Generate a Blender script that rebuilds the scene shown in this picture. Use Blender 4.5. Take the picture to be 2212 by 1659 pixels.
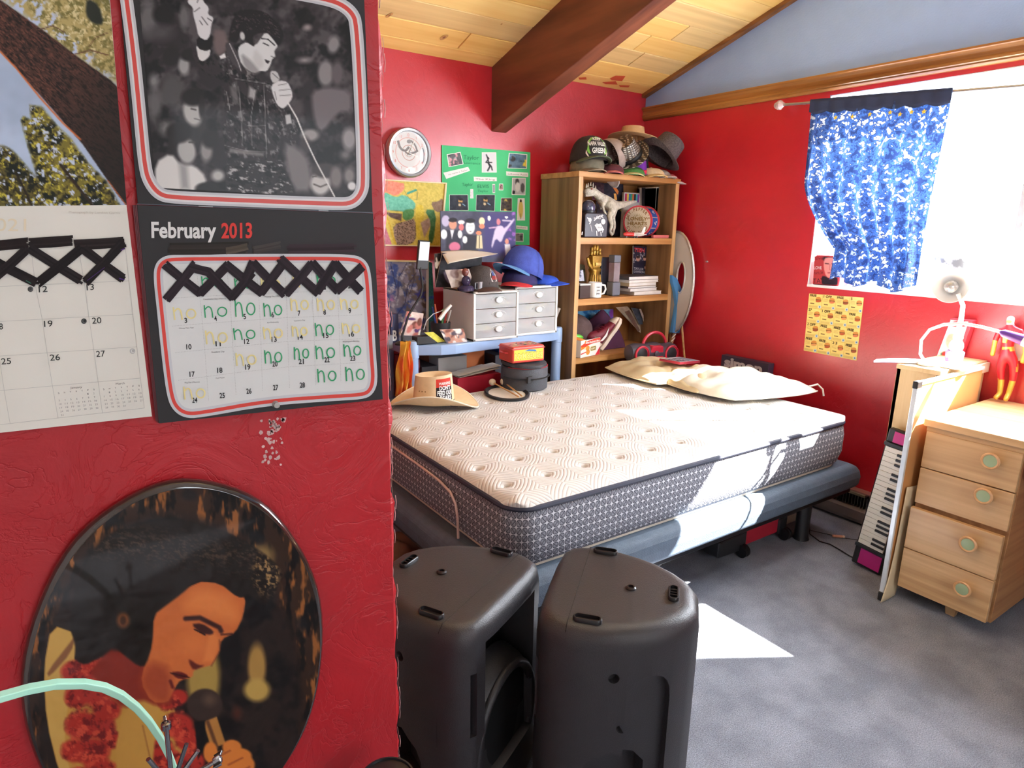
import bpy, math, random
import numpy as np
from mathutils import Vector, Matrix
random.seed(7)
RNG = np.random.RandomState(5)
for o in list(bpy.data.objects): bpy.data.objects.remove(o)
SC = bpy.context.scene
COL = SC.collection
# ---------------------------------------------------------------- camera
W, H, F = 2212, 1659, 1416.12
CR = Vector((0.82405533, -0.56620981, 0.01841922))
CU = Vector((0.11706394, 0.20200522, 0.97236306))
CF = Vector((0.55428228, 0.79912474, -0.23274623))
CC = Vector((0, 0, 1.5))
cam_d = bpy.data.cameras.new('camera'); cam = bpy.data.objects.new('camera', cam_d); COL.objects.link(cam)
cam_d.sensor_fit = 'HORIZONTAL'; cam_d.sensor_width = 36; cam_d.lens = F / W * 36; cam_d.clip_start = .01
cam.matrix_world = Matrix(((CR.x, CU.x, -CF.x, CC.x), (CR.y, CU.y, -CF.y, CC.y), (CR.z, CU.z, -CF.z, CC.z), (0, 0, 0, 1)))
SC.camera = cam
# ---------------------------------------------------------------- view, world, sun, lamps
SC.view_settings.view_transform = 'Standard'; SC.view_settings.look = 'None'
SC.view_settings.gamma = 1; SC.view_settings.use_curve_mapping = False
SC.view_settings.exposure = 0.4
wd = bpy.data.worlds.new('sky'); SC.world = wd; wd.use_nodes = True
bg = wd.node_tree.nodes['Background']; bg.inputs[0].default_value = (0.80, 0.90, 1.0, 1); bg.inputs[1].default_value = 5.0
def lamp(name, kind, loc, d, energy, color=(1, 1, 1), **kw):
    l = bpy.data.lights.new(name, kind); l.energy = energy; l.color = color
    for k, v in kw.items(): setattr(l, k, v)
    o = bpy.data.objects.new(name, l); COL.objects.link(o); o.location = loc
    o.rotation_euler = Vector(d).to_track_quat('-Z', 'Y').to_euler(); return o
lamp('sun', 'SUN', (6, -2, 5), (-1, .61, -1.09), 85, (1.0, .96, .90), angle=.009)
# daylight arriving through the right wall's window, then two added fill lights
lamp('window_daylight', 'AREA', (3.62, 1.2, 1.7), (-1, .25, -.22), 150, (.86, .93, 1.0), shape='RECTANGLE', size=1.7, size_y=.9)
lamp('rear_fill', 'AREA', (1.3, -2.3, 1.75), (.02, 1, -.12), 7, (1.0, .97, .93), shape='RECTANGLE', size=1.3, size_y=.85)  # added fill from behind the camera, lifts the shaded side of the room
lamp('ceiling_fill', 'POINT', (1.3, 1.3, 2.42), (0, 0, -1), 20, (1.0, .93, .84), shadow_soft_size=.12)  # unseen point light added to brighten the ceiling and back wall

# ---------------------------------------------------------------- helpers
def lin(c):
    c = np.asarray(c, float) / 255.
    return np.where(c <= .04045, c / 12.92, ((c + .055) / 1.055) ** 2.4)
def ray(x, y): return CF * F + CR * (x - W / 2) - CU * (y - H / 2)
AX = {'x': 0, 'y': 1, 'z': 2}
def at(px, py, ax, c):                        # photograph pixel -> point on the plane ax = c
    i = AX[ax]; d = ray(px, py); return CC + d * ((c - CC[i]) / d[i])
def atp(px, py, P0, n):
    d = ray(px, py); return CC + d * ((P0 - CC).dot(n) / d.dot(n))
MATS = {}
def nd(nt, typ, **kw):
    n = nt.nodes.new(typ)
    for k, v in kw.items():
        if hasattr(n, k): setattr(n, k, v)
    return n
def M(name, rgb=(200, 200, 200), rough=.5, metal=0, var=.12, scale=8, bump=0, bscale=60, trans=0, emit=0, alpha=1, rgb2=None, stretch=None, coat=0, sss=0, thr=None, transl=0):
    if name in MATS: return MATS[name]
    m = bpy.data.materials.new(name); m.use_nodes = True; nt = m.node_tree; b = nt.nodes['Principled BSDF']
    L = nt.links.new
    tc = nd(nt, 'ShaderNodeTexCoord'); mp = nd(nt, 'ShaderNodeMapping'); L(tc.outputs['Object'], mp.inputs[0])
    if stretch: mp.inputs['Scale'].default_value = stretch
    no = nd(nt, 'ShaderNodeTexNoise'); no.inputs['Scale'].default_value = scale; no.inputs['Detail'].default_value = 4
    L(mp.outputs[0], no.inputs['Vector'])
    r = nd(nt, 'ShaderNodeValToRGB'); c = lin(rgb)
    c2 = lin(rgb2) if rgb2 is not None else c * (1 - var); c1 = c if rgb2 is not None else np.minimum(c * (1 + var), 1)
    lo, hi = thr or (.3, .7)
    r.color_ramp.elements[0].position = lo; r.color_ramp.elements[1].position = hi
    r.color_ramp.elements[0].color = (*c2, 1); r.color_ramp.elements[1].color = (*c1, 1)
    L(no.outputs['Fac'], r.inputs[0]); L(r.outputs[0], b.inputs['Base Color'])
    b.inputs['Roughness'].default_value = rough; b.inputs['Metallic'].default_value = metal
    if coat: b.inputs['Coat Weight'].default_value = coat; b.inputs['Coat Roughness'].default_value = .06
    if trans: b.inputs['Transmission Weight'].default_value = trans; b.inputs['IOR'].default_value = 1.3
    if alpha < 1: b.inputs['Alpha'].default_value = alpha
    if emit: b.inputs['Emission Color'].default_value = (*c, 1); b.inputs['Emission Strength'].default_value = emit
    if transl:
        t = nd(nt, 'ShaderNodeBsdfTranslucent'); mx = nd(nt, 'ShaderNodeMixShader'); mx.inputs[0].default_value = transl
        L(r.outputs[0], t.inputs[0]); L(b.outputs[0], mx.inputs[1]); L(t.outputs[0], mx.inputs[2])
        L(mx.outputs[0], nt.nodes['Material Output'].inputs[0])
    if bump:
        n2 = nd(nt, 'ShaderNodeTexNoise'); n2.inputs['Scale'].default_value = bscale; n2.inputs['Detail'].default_value = 5
        L(mp.outputs[0], n2.inputs['Vector'])
        bp = nd(nt, 'ShaderNodeBump'); bp.inputs['Strength'].default_value = bump; bp.inputs['Distance'].default_value = .01
        L(n2.outputs['Fac'], bp.inputs['Height']); L(bp.outputs[0], b.inputs['Normal'])
    MATS[name] = m; return m
def wood(name, a, b_, rough=.45, grain='x', fine=40, coat=0, knots=0):
    st = {'x': (.9, fine, fine), 'y': (fine, .9, fine), 'z': (fine, fine, .9)}[grain]
    m = M(name, a, rough, rgb2=b_, scale=1.0, stretch=st, bump=.12, bscale=1.5, coat=coat, thr=(.35, .65))
    return m
def pmat(name, rough=.5, coat=0, bump=0, alpha=1):   # printed surface: colour from the mesh's colour attribute
    if name in MATS: return MATS[name]
    m = bpy.data.materials.new(name); m.use_nodes = True; nt = m.node_tree; b = nt.nodes['Principled BSDF']
    a = nd(nt, 'ShaderNodeAttribute'); a.attribute_name = 'Col'; nt.links.new(a.outputs['Color'], b.inputs['Base Color'])
    b.inputs['Roughness'].default_value = rough; b.inputs['Specular IOR Level'].default_value = .22
    if coat: b.inputs['Coat Weight'].default_value = coat; b.inputs['Coat Roughness'].default_value = .05
    if bump:
        n2 = nd(nt, 'ShaderNodeTexNoise'); n2.inputs['Scale'].default_value = 30
        tc = nd(nt, 'ShaderNodeTexCoord'); nt.links.new(tc.outputs['Object'], n2.inputs['Vector'])
        bp = nd(nt, 'ShaderNodeBump'); bp.inputs['Strength'].default_value = bump; bp.inputs['Distance'].default_value = .02
        nt.links.new(n2.outputs['Fac'], bp.inputs['Height']); nt.links.new(bp.outputs[0], b.inputs['Normal'])
    MATS[name] = m; return m
PRINT = pmat('printed_paper', .55); GLOSS = pmat('glossy_print', .4, .08)

def T(name, label, cat, loc=(0, 0, 0), group=None):
    o = bpy.data.objects.new(name, None); COL.objects.link(o); o.location = loc; o.empty_display_size = .05
    o['label'] = label; o['category'] = cat
    if group: o['group'] = group
    return o
def tag(o, label, cat, group=None):
    o['label'] = label; o['category'] = cat
    if group: o['group'] = group
    return o
def root(o):
    while o.parent: o = o.parent
    return o
def finish(me, name, mat, parent):
    o = bpy.data.objects.new(name, me); COL.objects.link(o)
    if mat: me.materials.append(mat)
    if parent is not None:
        r = root(parent)
        if r.type == 'EMPTY': me.transform(Matrix.Translation(-r.location))
        o.parent = parent
    return o
class MB:
    def __init__(s): s.v = []; s.f = []; s.X = Matrix.Identity(4); s.c = []; s.col = None
    def xf(s, loc=(0, 0, 0), rot=(0, 0, 0), sc=1):
        s.X = Matrix.Translation(loc) @ Matrix.Rotation(rot[2], 4, 'Z') @ Matrix.Rotation(rot[1], 4, 'Y') @ Matrix.Rotation(rot[0], 4, 'X') @ Matrix.Diagonal((*((sc,) * 3 if not isinstance(sc, tuple) else sc), 1)); return s
    def mx(s, m): s.X = m; return s
    def add(s, vs, fs):
        n = len(s.v); s.v += [tuple(s.X @ Vector(p)) for p in vs]; s.f += [[n + i for i in f] for f in fs]
        if s.col is not None or s.c: s.c += [s.col or (200, 200, 200)] * len(fs)
        return s
    def box(s, x0, x1, y0, y1, z0, z1):
        return s.add([(x0, y0, z0), (x1, y0, z0), (x1, y1, z0), (x0, y1, z0), (x0, y0, z1), (x1, y0, z1), (x1, y1, z1), (x0, y1, z1)],
                     [(3, 2, 1, 0), (4, 5, 6, 7), (0, 1, 5, 4), (1, 2, 6, 5), (2, 3, 7, 6), (3, 0, 4, 7)])
    def hexa(s, p): return s.add(p, [(3, 2, 1, 0), (4, 5, 6, 7), (0, 1, 5, 4), (1, 2, 6, 5), (2, 3, 7, 6), (3, 0, 4, 7)])
    def prism(s, poly, a, b, ax='z'):         # polygon of 2-D points extruded from a to b along ax
        def P(q, t): return {'z': (q[0], q[1], t), 'y': (q[0], t, q[1]), 'x': (t, q[0], q[1])}[ax]
        n = len(poly); return s.add([P(q, a) for q in poly] + [P(q, b) for q in poly],
            [list(range(n))[::-1], list(range(n, 2 * n))] + [(i, (i + 1) % n, n + (i + 1) % n, n + i) for i in range(n)])
    def loft(s, rings, caps=True, closed=True):
        n = len(rings[0]); vs = [p for r in rings for p in r]; fs = []
        for k in range(len(rings) - 1):
            for i in range(n if closed else n - 1):
                j = (i + 1) % n; fs.append((k * n + i, k * n + j, (k + 1) * n + j, (k + 1) * n + i))
        if caps and closed: fs += [list(range(n))[::-1], list(range((len(rings) - 1) * n, len(rings) * n))]
        return s.add(vs, fs)
    def tube(s, pts, r, n=8, caps=True, flat=1):
        pts = [Vector(p) for p in pts]; rs = r if isinstance(r, (list, tuple)) else [r] * len(pts); rings = []; up = None
        for i, p in enumerate(pts):
            t = (pts[min(i + 1, len(pts) - 1)] - pts[max(i - 1, 0)]).normalized()
            if up is None: up = Vector((0, 0, 1)) if abs(t.z) < .9 else Vector((1, 0, 0))
            a = t.cross(up).normalized(); up = a.cross(t).normalized()
            rings.append([p + (a * math.cos(q) + up * math.sin(q) * flat) * rs[i] for q in [2 * math.pi * k / n for k in range(n)]])
        return s.loft(rings, caps)
    def lathe(s, prof, n=24, sy=1, caps=True):           # profile of (r, z)
        rings = [[(r * math.cos(2 * math.pi * k / n), r * math.sin(2 * math.pi * k / n) * sy, z) for k in range(n)] for r, z in prof]
        return s.loft(rings, caps)
    def ball(s, c, r, n=14, m=8):
        rx, ry, rz = (r, r, r) if not isinstance(r, tuple) else r
        rings = [[(c[0] + rx * math.sin(a) * math.cos(2 * math.pi * k / n), c[1] + ry * math.sin(a) * math.sin(2 * math.pi * k / n), c[2] - rz * math.cos(a)) for k in range(n)] for a in [math.pi * (i + .02) / (m + .04) for i in range(m + 1)]]
        return s.loft(rings, True)
    def surf(s, fn, nu, nv):
        vs = [fn(i / nu, j / nv) for j in range(nv + 1) for i in range(nu + 1)]
        return s.add(vs, [(j * (nu + 1) + i, j * (nu + 1) + i + 1, (j + 1) * (nu + 1) + i + 1, (j + 1) * (nu + 1) + i) for j in range(nv) for i in range(nu)])
    def build(s, name, mat, parent=None, smooth=False, bevel=0, sub=0, solid=0, seg=2, kind=None):
        me = bpy.data.meshes.new(name); me.from_pydata(s.v, [], s.f); me.update()
        if s.c:
            at_ = me.color_attributes.new('Col', 'FLOAT_COLOR', 'CORNER'); arr = []
            for f, c in zip(s.f, s.c): arr += [*lin(c), 1.0] * len(f)
            at_.data.foreach_set('color', np.array(arr, dtype=np.float32))
        o = finish(me, name, mat, parent)
        if smooth:
            me.polygons.foreach_set('use_smooth', [True] * len(me.polygons))
            if not sub:
                try: me.set_sharp_from_angle(angle=math.radians(40))
                except Exception: pass
        if solid: md = o.modifiers.new('s', 'SOLIDIFY'); md.thickness = solid; md.offset = 0
        if bevel: md = o.modifiers.new('b', 'BEVEL'); md.width = bevel; md.segments = seg; md.limit_method = 'ANGLE'
        if sub: md = o.modifiers.new('u', 'SUBSURF'); md.levels = sub; md.render_levels = sub
        if kind: o['kind'] = kind
        return o
def B(x0, x1, y0, y1, z0, z1): return MB().box(x0, x1, y0, y1, z0, z1)
def struct(o): o['kind'] = 'structure'; return o

# ---- flat print: crisp shapes -------------------------------------------------
FC = bpy.data.curves.new('font', 'FONT'); FO = bpy.data.objects.new('font', FC)
def glyphs(s, bold=0, shear=0):
    FC.body = s; FC.offset = bold; FC.shear = shear; FC.resolution_u = 3; FC.fill_mode = 'FRONT'
    COL.objects.link(FO); dg = bpy.context.evaluated_depsgraph_get(); dg.update()
    me = bpy.data.meshes.new_from_object(FO.evaluated_get(dg)); COL.objects.unlink(FO)
    v = np.array([x.co[:2] for x in me.vertices]) if len(me.vertices) else np.zeros((1, 2)); f = [tuple(p.vertices) for p in me.polygons]
    bpy.data.meshes.remove(me); return v, f
class Print:
    """flat coloured shapes on a plane; given in crop coordinates (x, y) -> photo px = (ox + x/s, oy + y/s)"""
    def __init__(p, P0, n, o=(0, 0), s=1.0, k0=.0006, dk=.00001):
        p.P0 = Vector(P0); p.n = Vector(n).normalized(); p.o = o; p.s = s; p.k = k0; p.dk = dk; p.m = MB(); p.m.c = []
    def P(p, x, y): return atp(p.o[0] + x / p.s, p.o[1] + y / p.s, p.P0, p.n) + p.n * p.k
    def _a(p, pts, fs, col): p.m.col = col; p.m.add(pts, fs); p.k += p.dk
    def poly(p, pts, col):
        from mathutils.geometry import tessellate_polygon
        t = tessellate_polygon([[Vector((x, y, 0)) for x, y in pts]]); p._a([p.P(*q) for q in pts], [tuple(f) for f in t], col); return p
    def ell(p, cx, cy, rx, ry, col, rot=0, n=20):
        c, s_ = math.cos(rot), math.sin(rot)
        pts = [(cx + rx * math.cos(a) * c - ry * math.sin(a) * s_, cy + rx * math.cos(a) * s_ + ry * math.sin(a) * c) for a in [2 * math.pi * k / n for k in range(n)]]
        p._a([p.P(*q) for q in pts], [tuple(range(n))], col); return p
    def rib(p, pts, w, col, closed=False, sm=0):
        pts = [np.array(q, float) for q in pts]
        for _ in range(sm):
            q = [pts[0]] if not closed else []
            for i in range(len(pts) - (0 if closed else 1)):
                a, b = pts[i], pts[(i + 1) % len(pts)]; q += [a * .75 + b * .25, a * .25 + b * .75]
            if not closed: q.append(pts[-1])
            pts = q
        n = len(pts); L_, R_ = [], []
        for i, q in enumerate(pts):
            a = pts[(i - 1) % n] if closed or i else q; b = pts[(i + 1) % n] if closed or i < n - 1 else q
            t = b - a; t = t / (np.hypot(*t) + 1e-9); nn = np.array([-t[1], t[0]]) * (w[i * len(w) // n] if isinstance(w, (list, tuple)) else w) / 2
            L_.append(q + nn); R_.append(q - nn)
        m = n if closed else n - 1
        p._a([p.P(*q) for q in L_] + [p.P(*q) for q in R_], [(i, (i + 1) % n, n + (i + 1) % n, n + i) for i in range(m)], col); return p
    def text(p, s, p0, p1, h, col, bold=0, shear=0, up=None):
        v, f = glyphs(s, bold, shear); mn, mx_ = v.min(0), v.max(0); w = max(mx_[0] - mn[0], 1e-6)
        hh = .7 if mx_[1] < .8 else mx_[1]
        a = np.array(p0, float); e = np.array(p1, float) - a; u = np.array([e[1], -e[0]]) / np.hypot(*e) if up is None else np.array(up, float)
        pts = [a + e * (x - mn[0]) / w + u * h * y / .7 for x, y in v]
        p._a([p.P(*q) for q in pts], f, col); return p
    def build(p, name, parent, mat=None):
        return p.m.build(name, mat or PRINT, parent)
# ---- flat print: photographs and paintings as painted grids --------------------
def vnoise(x, y, sc, seed=0):
    a = vn1(x, y, sc, seed) * .5 + vn1(x * .8 + y * .6, y * .8 - x * .6, sc * .45, seed + 1) * .3 + vn1(x * .6 - y * .8, y * .6 + x * .8, sc * .2, seed + 2) * .2
    return np.clip((a - .5) * 1.7 + .5, 0, 1)
def vn1(x, y, sc, seed=0):
    r = np.random.RandomState(seed).rand(64, 64); u, v = x / sc, y / sc; i, j = np.floor(u).astype(int), np.floor(v).astype(int)
    a, b = u - i, v - j; a = a * a * (3 - 2 * a); b = b * b * (3 - 2 * b); g = lambda q, w_: r[q % 64, w_ % 64]
    return (g(i, j) * (1 - a) + g(i + 1, j) * a) * (1 - b) + (g(i, j + 1) * (1 - a) + g(i + 1, j + 1) * a) * b
class Art:
    """a painted grid on a plane; quad = crop corners tl,tr,br,bl"""
    def __init__(p, P0, n, quad, o=(0, 0), s=1.0, cell=2.0, bg=(128, 128, 128), k=.0004):
        p.P0 = Vector(P0); p.n = Vector(n).normalized(); q = np.array(quad, float)
        nu = max(3, int(max(np.hypot(*(q[1] - q[0])), np.hypot(*(q[2] - q[3]))) / s / cell)); nv = max(3, int(max(np.hypot(*(q[3] - q[0])), np.hypot(*(q[2] - q[1]))) / s / cell))
        U, V = np.meshgrid(np.linspace(0, 1, nu + 1), np.linspace(0, 1, nv + 1)); p.nu, p.nv = nu, nv; U = U.ravel()[:, None]; V = V.ravel()[:, None]
        g = (q[0] * (1 - U) + q[1] * U) * (1 - V) + (q[3] * (1 - U) + q[2] * U) * V
        p.x, p.y = g[:, 0], g[:, 1]; p.o = o; p.s = s; p.k = k; p.c = np.tile(np.array(bg, float), (len(g), 1)); p.m0 = None
    def mix(p, a, col):
        a = np.clip(a, 0, 1)
        if p.m0 is not None: a = a * p.m0
        p.c = p.c * (1 - a[:, None]) + np.asarray(col, float) * a[:, None]; return p
    def mask_poly(p, pts, soft=6):
        x, y = p.x, p.y; ins = np.zeros(len(x), bool); d = np.full(len(x), 1e9); n = len(pts)
        for i in range(n):
            (x0, y0), (x1, y1) = pts[i], pts[(i + 1) % n]
            c = ((y0 > y) != (y1 > y)) & (x < (x1 - x0) * (y - y0) / ((y1 - y0) + 1e-9) + x0); ins ^= c
            ex, ey = x1 - x0, y1 - y0; t = np.clip(((x - x0) * ex + (y - y0) * ey) / (ex * ex + ey * ey + 1e-9), 0, 1)
            d = np.minimum(d, (x - x0 - t * ex) ** 2 + (y - y0 - t * ey) ** 2)
        d = np.sqrt(d); sd = np.where(ins, d, -d); return np.clip(.5 + sd / soft, 0, 1)
    def poly(p, pts, col, soft=6, a=1):
        if len(pts) > 4: pts = [(x0 * (1 - t) + x1 * t, y0 * (1 - t) + y1 * t) for (x0, y0), (x1, y1) in zip(pts, pts[1:] + pts[:1]) for t in (.22, .78)]
        return p.mix(p.mask_poly(pts, soft) * a, col)
    def ell(p, cx, cy, rx, ry, col, soft=.2, rot=0, a=1):
        c, s_ = math.cos(rot), math.sin(rot); X = (p.x - cx) * c + (p.y - cy) * s_; Y = -(p.x - cx) * s_ + (p.y - cy) * c
        return p.mix((1 - np.sqrt((X / rx) ** 2 + (Y / ry) ** 2)) / soft * a if a == 1 else np.clip((1 - np.sqrt((X / rx) ** 2 + (Y / ry) ** 2)) / soft, 0, 1) * a, col)
    def line(p, pts, w, col, soft=4, a=1):
        d = np.full(len(p.x), 1e9)
        for (x0, y0), (x1, y1) in zip(pts[:-1], pts[1:]):
            ex, ey = x1 - x0, y1 - y0; t = np.clip(((p.x - x0) * ex + (p.y - y0) * ey) / (ex * ex + ey * ey + 1e-9), 0, 1)
            d = np.minimum(d, np.hypot(p.x - x0 - t * ex, p.y - y0 - t * ey))
        return p.mix(np.clip((w / 2 - d) / soft + .5, 0, 1) * a, col)
    def noise(p, amp, sc, seed=0): p.c = np.clip(p.c + amp * (vnoise(p.x, p.y, sc, seed) - .5)[:, None], 0, 255); return p
    def nmix(p, col, sc, lo, hi, seed=0, m=None, ang=0, st=1):
        c, s_ = math.cos(ang), math.sin(ang); u = p.x * c + p.y * s_; v = (-p.x * s_ + p.y * c) * st
        a = np.clip((vnoise(u, v, sc, seed) - lo) / (hi - lo), 0, 1); return p.mix(a * (m if m is not None else 1), col)
    def build(p, name, parent, mat=None, fn=None):
        # unproject every grid point onto the real plane
        X = p.o[0] + p.x / p.s - W / 2; Y = p.o[1] + p.y / p.s - H / 2
        D = np.array(CF)[None] * F + np.outer(X, np.array(CR)) - np.outer(Y, np.array(CU)); n = np.array(p.n); C = np.array(CC)
        t = (np.array(p.P0) - C) @ n / (D @ n); V = C + D * t[:, None] + n * p.k
        if fn: V = fn(V, p)
        nu, nv = p.nu, p.nv; me = bpy.data.meshes.new(name)
        i = np.arange(nu)[None, :] + np.arange(nv)[:, None] * (nu + 1); fs = np.stack([i, i + nu + 1, i + nu + 2, i + 1], -1).reshape(-1, 4)
        me.from_pydata(V.tolist(), [], fs.tolist()); me.update()
        ca = me.color_attributes.new('Col', 'FLOAT_COLOR', 'POINT'); ca.data.foreach_set('color', np.hstack([lin(np.clip(p.c, 0, 255)), np.ones((len(V), 1))]).astype(np.float32).ravel())
        return finish(me, name, mat or PRINT, parent)
def slab(quad, P0, n, th, o=(0, 0), s=1.0, k=0):   # a thin solid behind a print, same crop corners
    P0 = Vector(P0); n = Vector(n).normalized(); q = [atp(o[0] + x / s, o[1] + y / s, P0, n) + n * k for x, y in quad]; b = [v - n * th for v in q]
    return MB().hexa([b[3], b[2], b[1], b[0], q[3], q[2], q[1], q[0]])
# ---- furniture board helper
def board(name, x0, x1, y0, y1, z0, z1, mat, parent=None, bev=.002): return B(x0, x1, y0, y1, z0, z1).build(name, mat, parent, bevel=bev)

# ---------------------------------------------------------------- room shell
XR, YB, YP = 3.42, 3.41, .92
RED = M('red_wall_paint', (188, 20, 37), .4, var=.10, scale=3, bump=.55, bscale=16)
RED.node_tree.nodes['Principled BSDF'].inputs['Coat Weight'].default_value = 1.0; RED.node_tree.nodes['Principled BSDF'].inputs['Coat Roughness'].default_value = .30
REDP = M('partition_red_paint', (176, 15, 28), .45, var=.12, scale=3)
def plaster(m, k=1.0):  # add trowel strokes
    nt = m.node_tree; b = nt.nodes['Principled BSDF']; L = nt.links.new
    tc = nd(nt, 'ShaderNodeTexCoord'); mu = nd(nt, 'ShaderNodeTexNoise'); mu.inputs['Scale'].default_value = 7; mu.inputs['Detail'].default_value = 7; mu.inputs['Distortion'].default_value = 2.2
    L(tc.outputs['Object'], mu.inputs['Vector'])
    v = nd(nt, 'ShaderNodeTexVoronoi'); v.feature = 'DISTANCE_TO_EDGE'; v.inputs['Scale'].default_value = 9
    ad = nd(nt, 'ShaderNodeMixRGB'); ad.blend_type = 'ADD'; ad.inputs[0].default_value = .35
    L(tc.outputs['Object'], ad.inputs[1]); L(mu.outputs['Color'], ad.inputs[2]); L(ad.outputs[0], v.inputs['Vector'])
    rp = nd(nt, 'ShaderNodeValToRGB'); rp.color_ramp.elements[0].position = .0; rp.color_ramp.elements[1].position = .05
    rp.color_ramp.elements[0].color = (.35, .35, .35, 1)
    L(v.outputs['Distance'], rp.inputs[0])
    b1 = nd(nt, 'ShaderNodeBump'); b1.inputs['Strength'].default_value = min(1, .2 * k); b1.inputs['Distance'].default_value = .004; L(rp.outputs[0], b1.inputs['Height'])
    b2 = nd(nt, 'ShaderNodeBump'); b2.inputs['Strength'].default_value = min(1, .28 * k); b2.inputs['Distance'].default_value = .01; L(mu.outputs['Fac'], b2.inputs['Height']); L(b1.outputs[0], b2.inputs['Normal'])
    L(b2.outputs[0], b.inputs['Normal'])
plaster(RED); plaster(REDP, 1.5)
BLUE = M('blue_wall_paint', (152, 182, 232), .55, var=.05, scale=4, bump=.15, bscale=120)
SL = .3166; ZC = 2.382
def zc(y): return ZC + SL * (YB - y)
XL, YF = -1.4, -2.2
# carpet
cp = M('blue_grey_carpet', (166, 171, 184), .95, rgb2=(144, 149, 162), scale=7, bump=1.0, bscale=350, thr=(.38, .62))
nt = cp.node_tree; n3 = nd(nt, 'ShaderNodeTexNoise'); n3.inputs['Scale'].default_value = 260; tcn = nd(nt, 'ShaderNodeTexCoord'); nt.links.new(tcn.outputs['Object'], n3.inputs['Vector'])
mxn = nd(nt, 'ShaderNodeMixRGB'); mxn.blend_type = 'OVERLAY'; mxn.inputs[0].default_value = .8
bs = nt.nodes['Principled BSDF']; src = bs.inputs['Base Color'].links[0].from_socket
nt.links.new(src, mxn.inputs[1]); nt.links.new(n3.outputs['Fac'], mxn.inputs[2]); nt.links.new(mxn.outputs[0], bs.inputs['Base Color'])
struct(B(XL - .1, XR + .1, YF - .1, YB + .1, -.1, 0).build('floor', cp))
struct(B(XL, XR, YB, YB + .12, 0, ZC + .02).build('wall_back', RED))
# right wall with the window opening
WY0, WY1, WZ0, WZ1, TH = .19, 2.085, 1.222, 2.195, .14
wr = MB(); wr.box(XR, XR + TH, YF, WY0, 0, 2.26).box(XR, XR + TH, WY1, YB + .12, 0, 2.26).box(XR, XR + TH, WY0, WY1, 0, WZ0).box(XR, XR + TH, WY0, WY1, WZ1, 2.26)
WR = struct(wr.build('wall_right', RED))
gb = MB().prism([(YF, 2.26), (YB + .12, 2.26), (YB + .12, zc(YB + .12) + .05), (.4, zc(.4) + .05), (YF, zc(.4) - .35)], XR, XR + TH, 'x')
gb.build('upper_panel', BLUE, WR)
struct(B(XL - .1, XL, YF, YB + .12, 0, 3.4).build('wall_left', M('white_wall_paint', (214, 208, 200), .6)))
struct(MB().box(XL, XR + TH, YF - .1, YF, 0, 1.2).box(XL, .6, YF - .1, YF, 1.2, 3.4).box(2.0, XR + TH, YF - .1, YF, 1.2, 3.4).box(.6, 2.0, YF - .1, YF, 2.1, 3.4).build('wall_front', MATS['white_wall_paint']))  # unseen wall; its opening is added and sized to let in fill light
# partition: slightly wavy plastered corner
def wav(z, k): return .0022 * math.sin(z * 37 + k) + .0018 * math.sin(z * 83 + 2 * k) + .0012 * math.sin(z * 190 + k)
zs = [i * .02 for i in range(0, 166)]
pm = MB(); rows = []
for z in zs: rows.append([(XL, YP, z), (.404, YP, z), (.409 + wav(z, 1), YP + .005, z), (.409 + wav(z, 2), YP + .11, z), (XL, YP + .115, z)])
pm.loft([[Vector(p) for p in r] for r in rows]); WP = struct(pm.build('wall_partition', REDP))
CH_ = M('bare_plaster_chips', (206, 170, 166), .8, var=.2, scale=60, bump=.5)
# chipped light edge of the partition corner
ce = MB()
for i, z in enumerate(zs[25:110]):
    if RNG.rand() < .8:
        w_ = .0003 + .0008 * RNG.rand(); ce.tube([(.4100 + wav(z, 1), YP + .004, z - .012), (.4108 + wav(z, 1), YP + .003, z), (.4100 + wav(z, 1), YP + .004, z + .012)], w_ * .75, 5)
ce.build('chipped_corner', CH_, WP)
# window
ALU = M('aluminium_window_frame', (205, 208, 212), .35, .6)
WF = struct(bpy.data.objects.new('window_1', None)); COL.objects.link(WF); WF.location = (XR + .1, (WY0 + WY1) / 2, WZ0)
f = MB(); a = .028
f.box(XR + .09, XR + .13, WY0, WY1, WZ0, WZ0 + a).box(XR + .09, XR + .13, WY0, WY1, WZ1 - a, WZ1).box(XR + .09, XR + .13, WY0, WY0 + a, WZ0, WZ1).box(XR + .09, XR + .13, WY1 - a, WY1, WZ0, WZ1)
f.build('window_frame', ALU, WF, bevel=.002)
B(XR + .095, XR + .125, 1.17, 1.195, WZ0 + a, WZ1 - a).build('mullion', ALU, WF)
gm = bpy.data.materials.new('window_glass'); gm.use_nodes = True; g_ = gm.node_tree; g_.nodes.remove(g_.nodes['Principled BSDF'])
tr = nd(g_, 'ShaderNodeBsdfTransparent'); gl = nd(g_, 'ShaderNodeBsdfGlossy'); gl.inputs['Roughness'].default_value = .02; mx = nd(g_, 'ShaderNodeMixShader'); mx.inputs[0].default_value = .05
g_.links.new(tr.outputs[0], mx.inputs[1]); g_.links.new(gl.outputs[0], mx.inputs[2]); g_.links.new(mx.outputs[0], g_.nodes['Material Output'].inputs[0])
for y0, y1 in ((WY0 + a, 1.17), (1.195, WY1 - a)): B(XR + .108, XR + .112, y0, y1, WZ0 + a, WZ1 - a).build('glass_pane', gm, WF)
WHT = M('white_sill_paint', (226, 226, 224), .4, var=.04)
B(XR - .004, XR + .09, WY0, WY1, WZ0 - .012, WZ0 + .002).build('window_sill', WHT, WF, bevel=.003)
MB().box(XR + .001, XR + .09, WY0, WY1, WZ1 - .006, WZ1 - .001).box(XR + .001, XR + .09, WY1 - .006, WY1 - .001, WZ0, WZ1).build('jamb_liner', WHT, WF)
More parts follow.
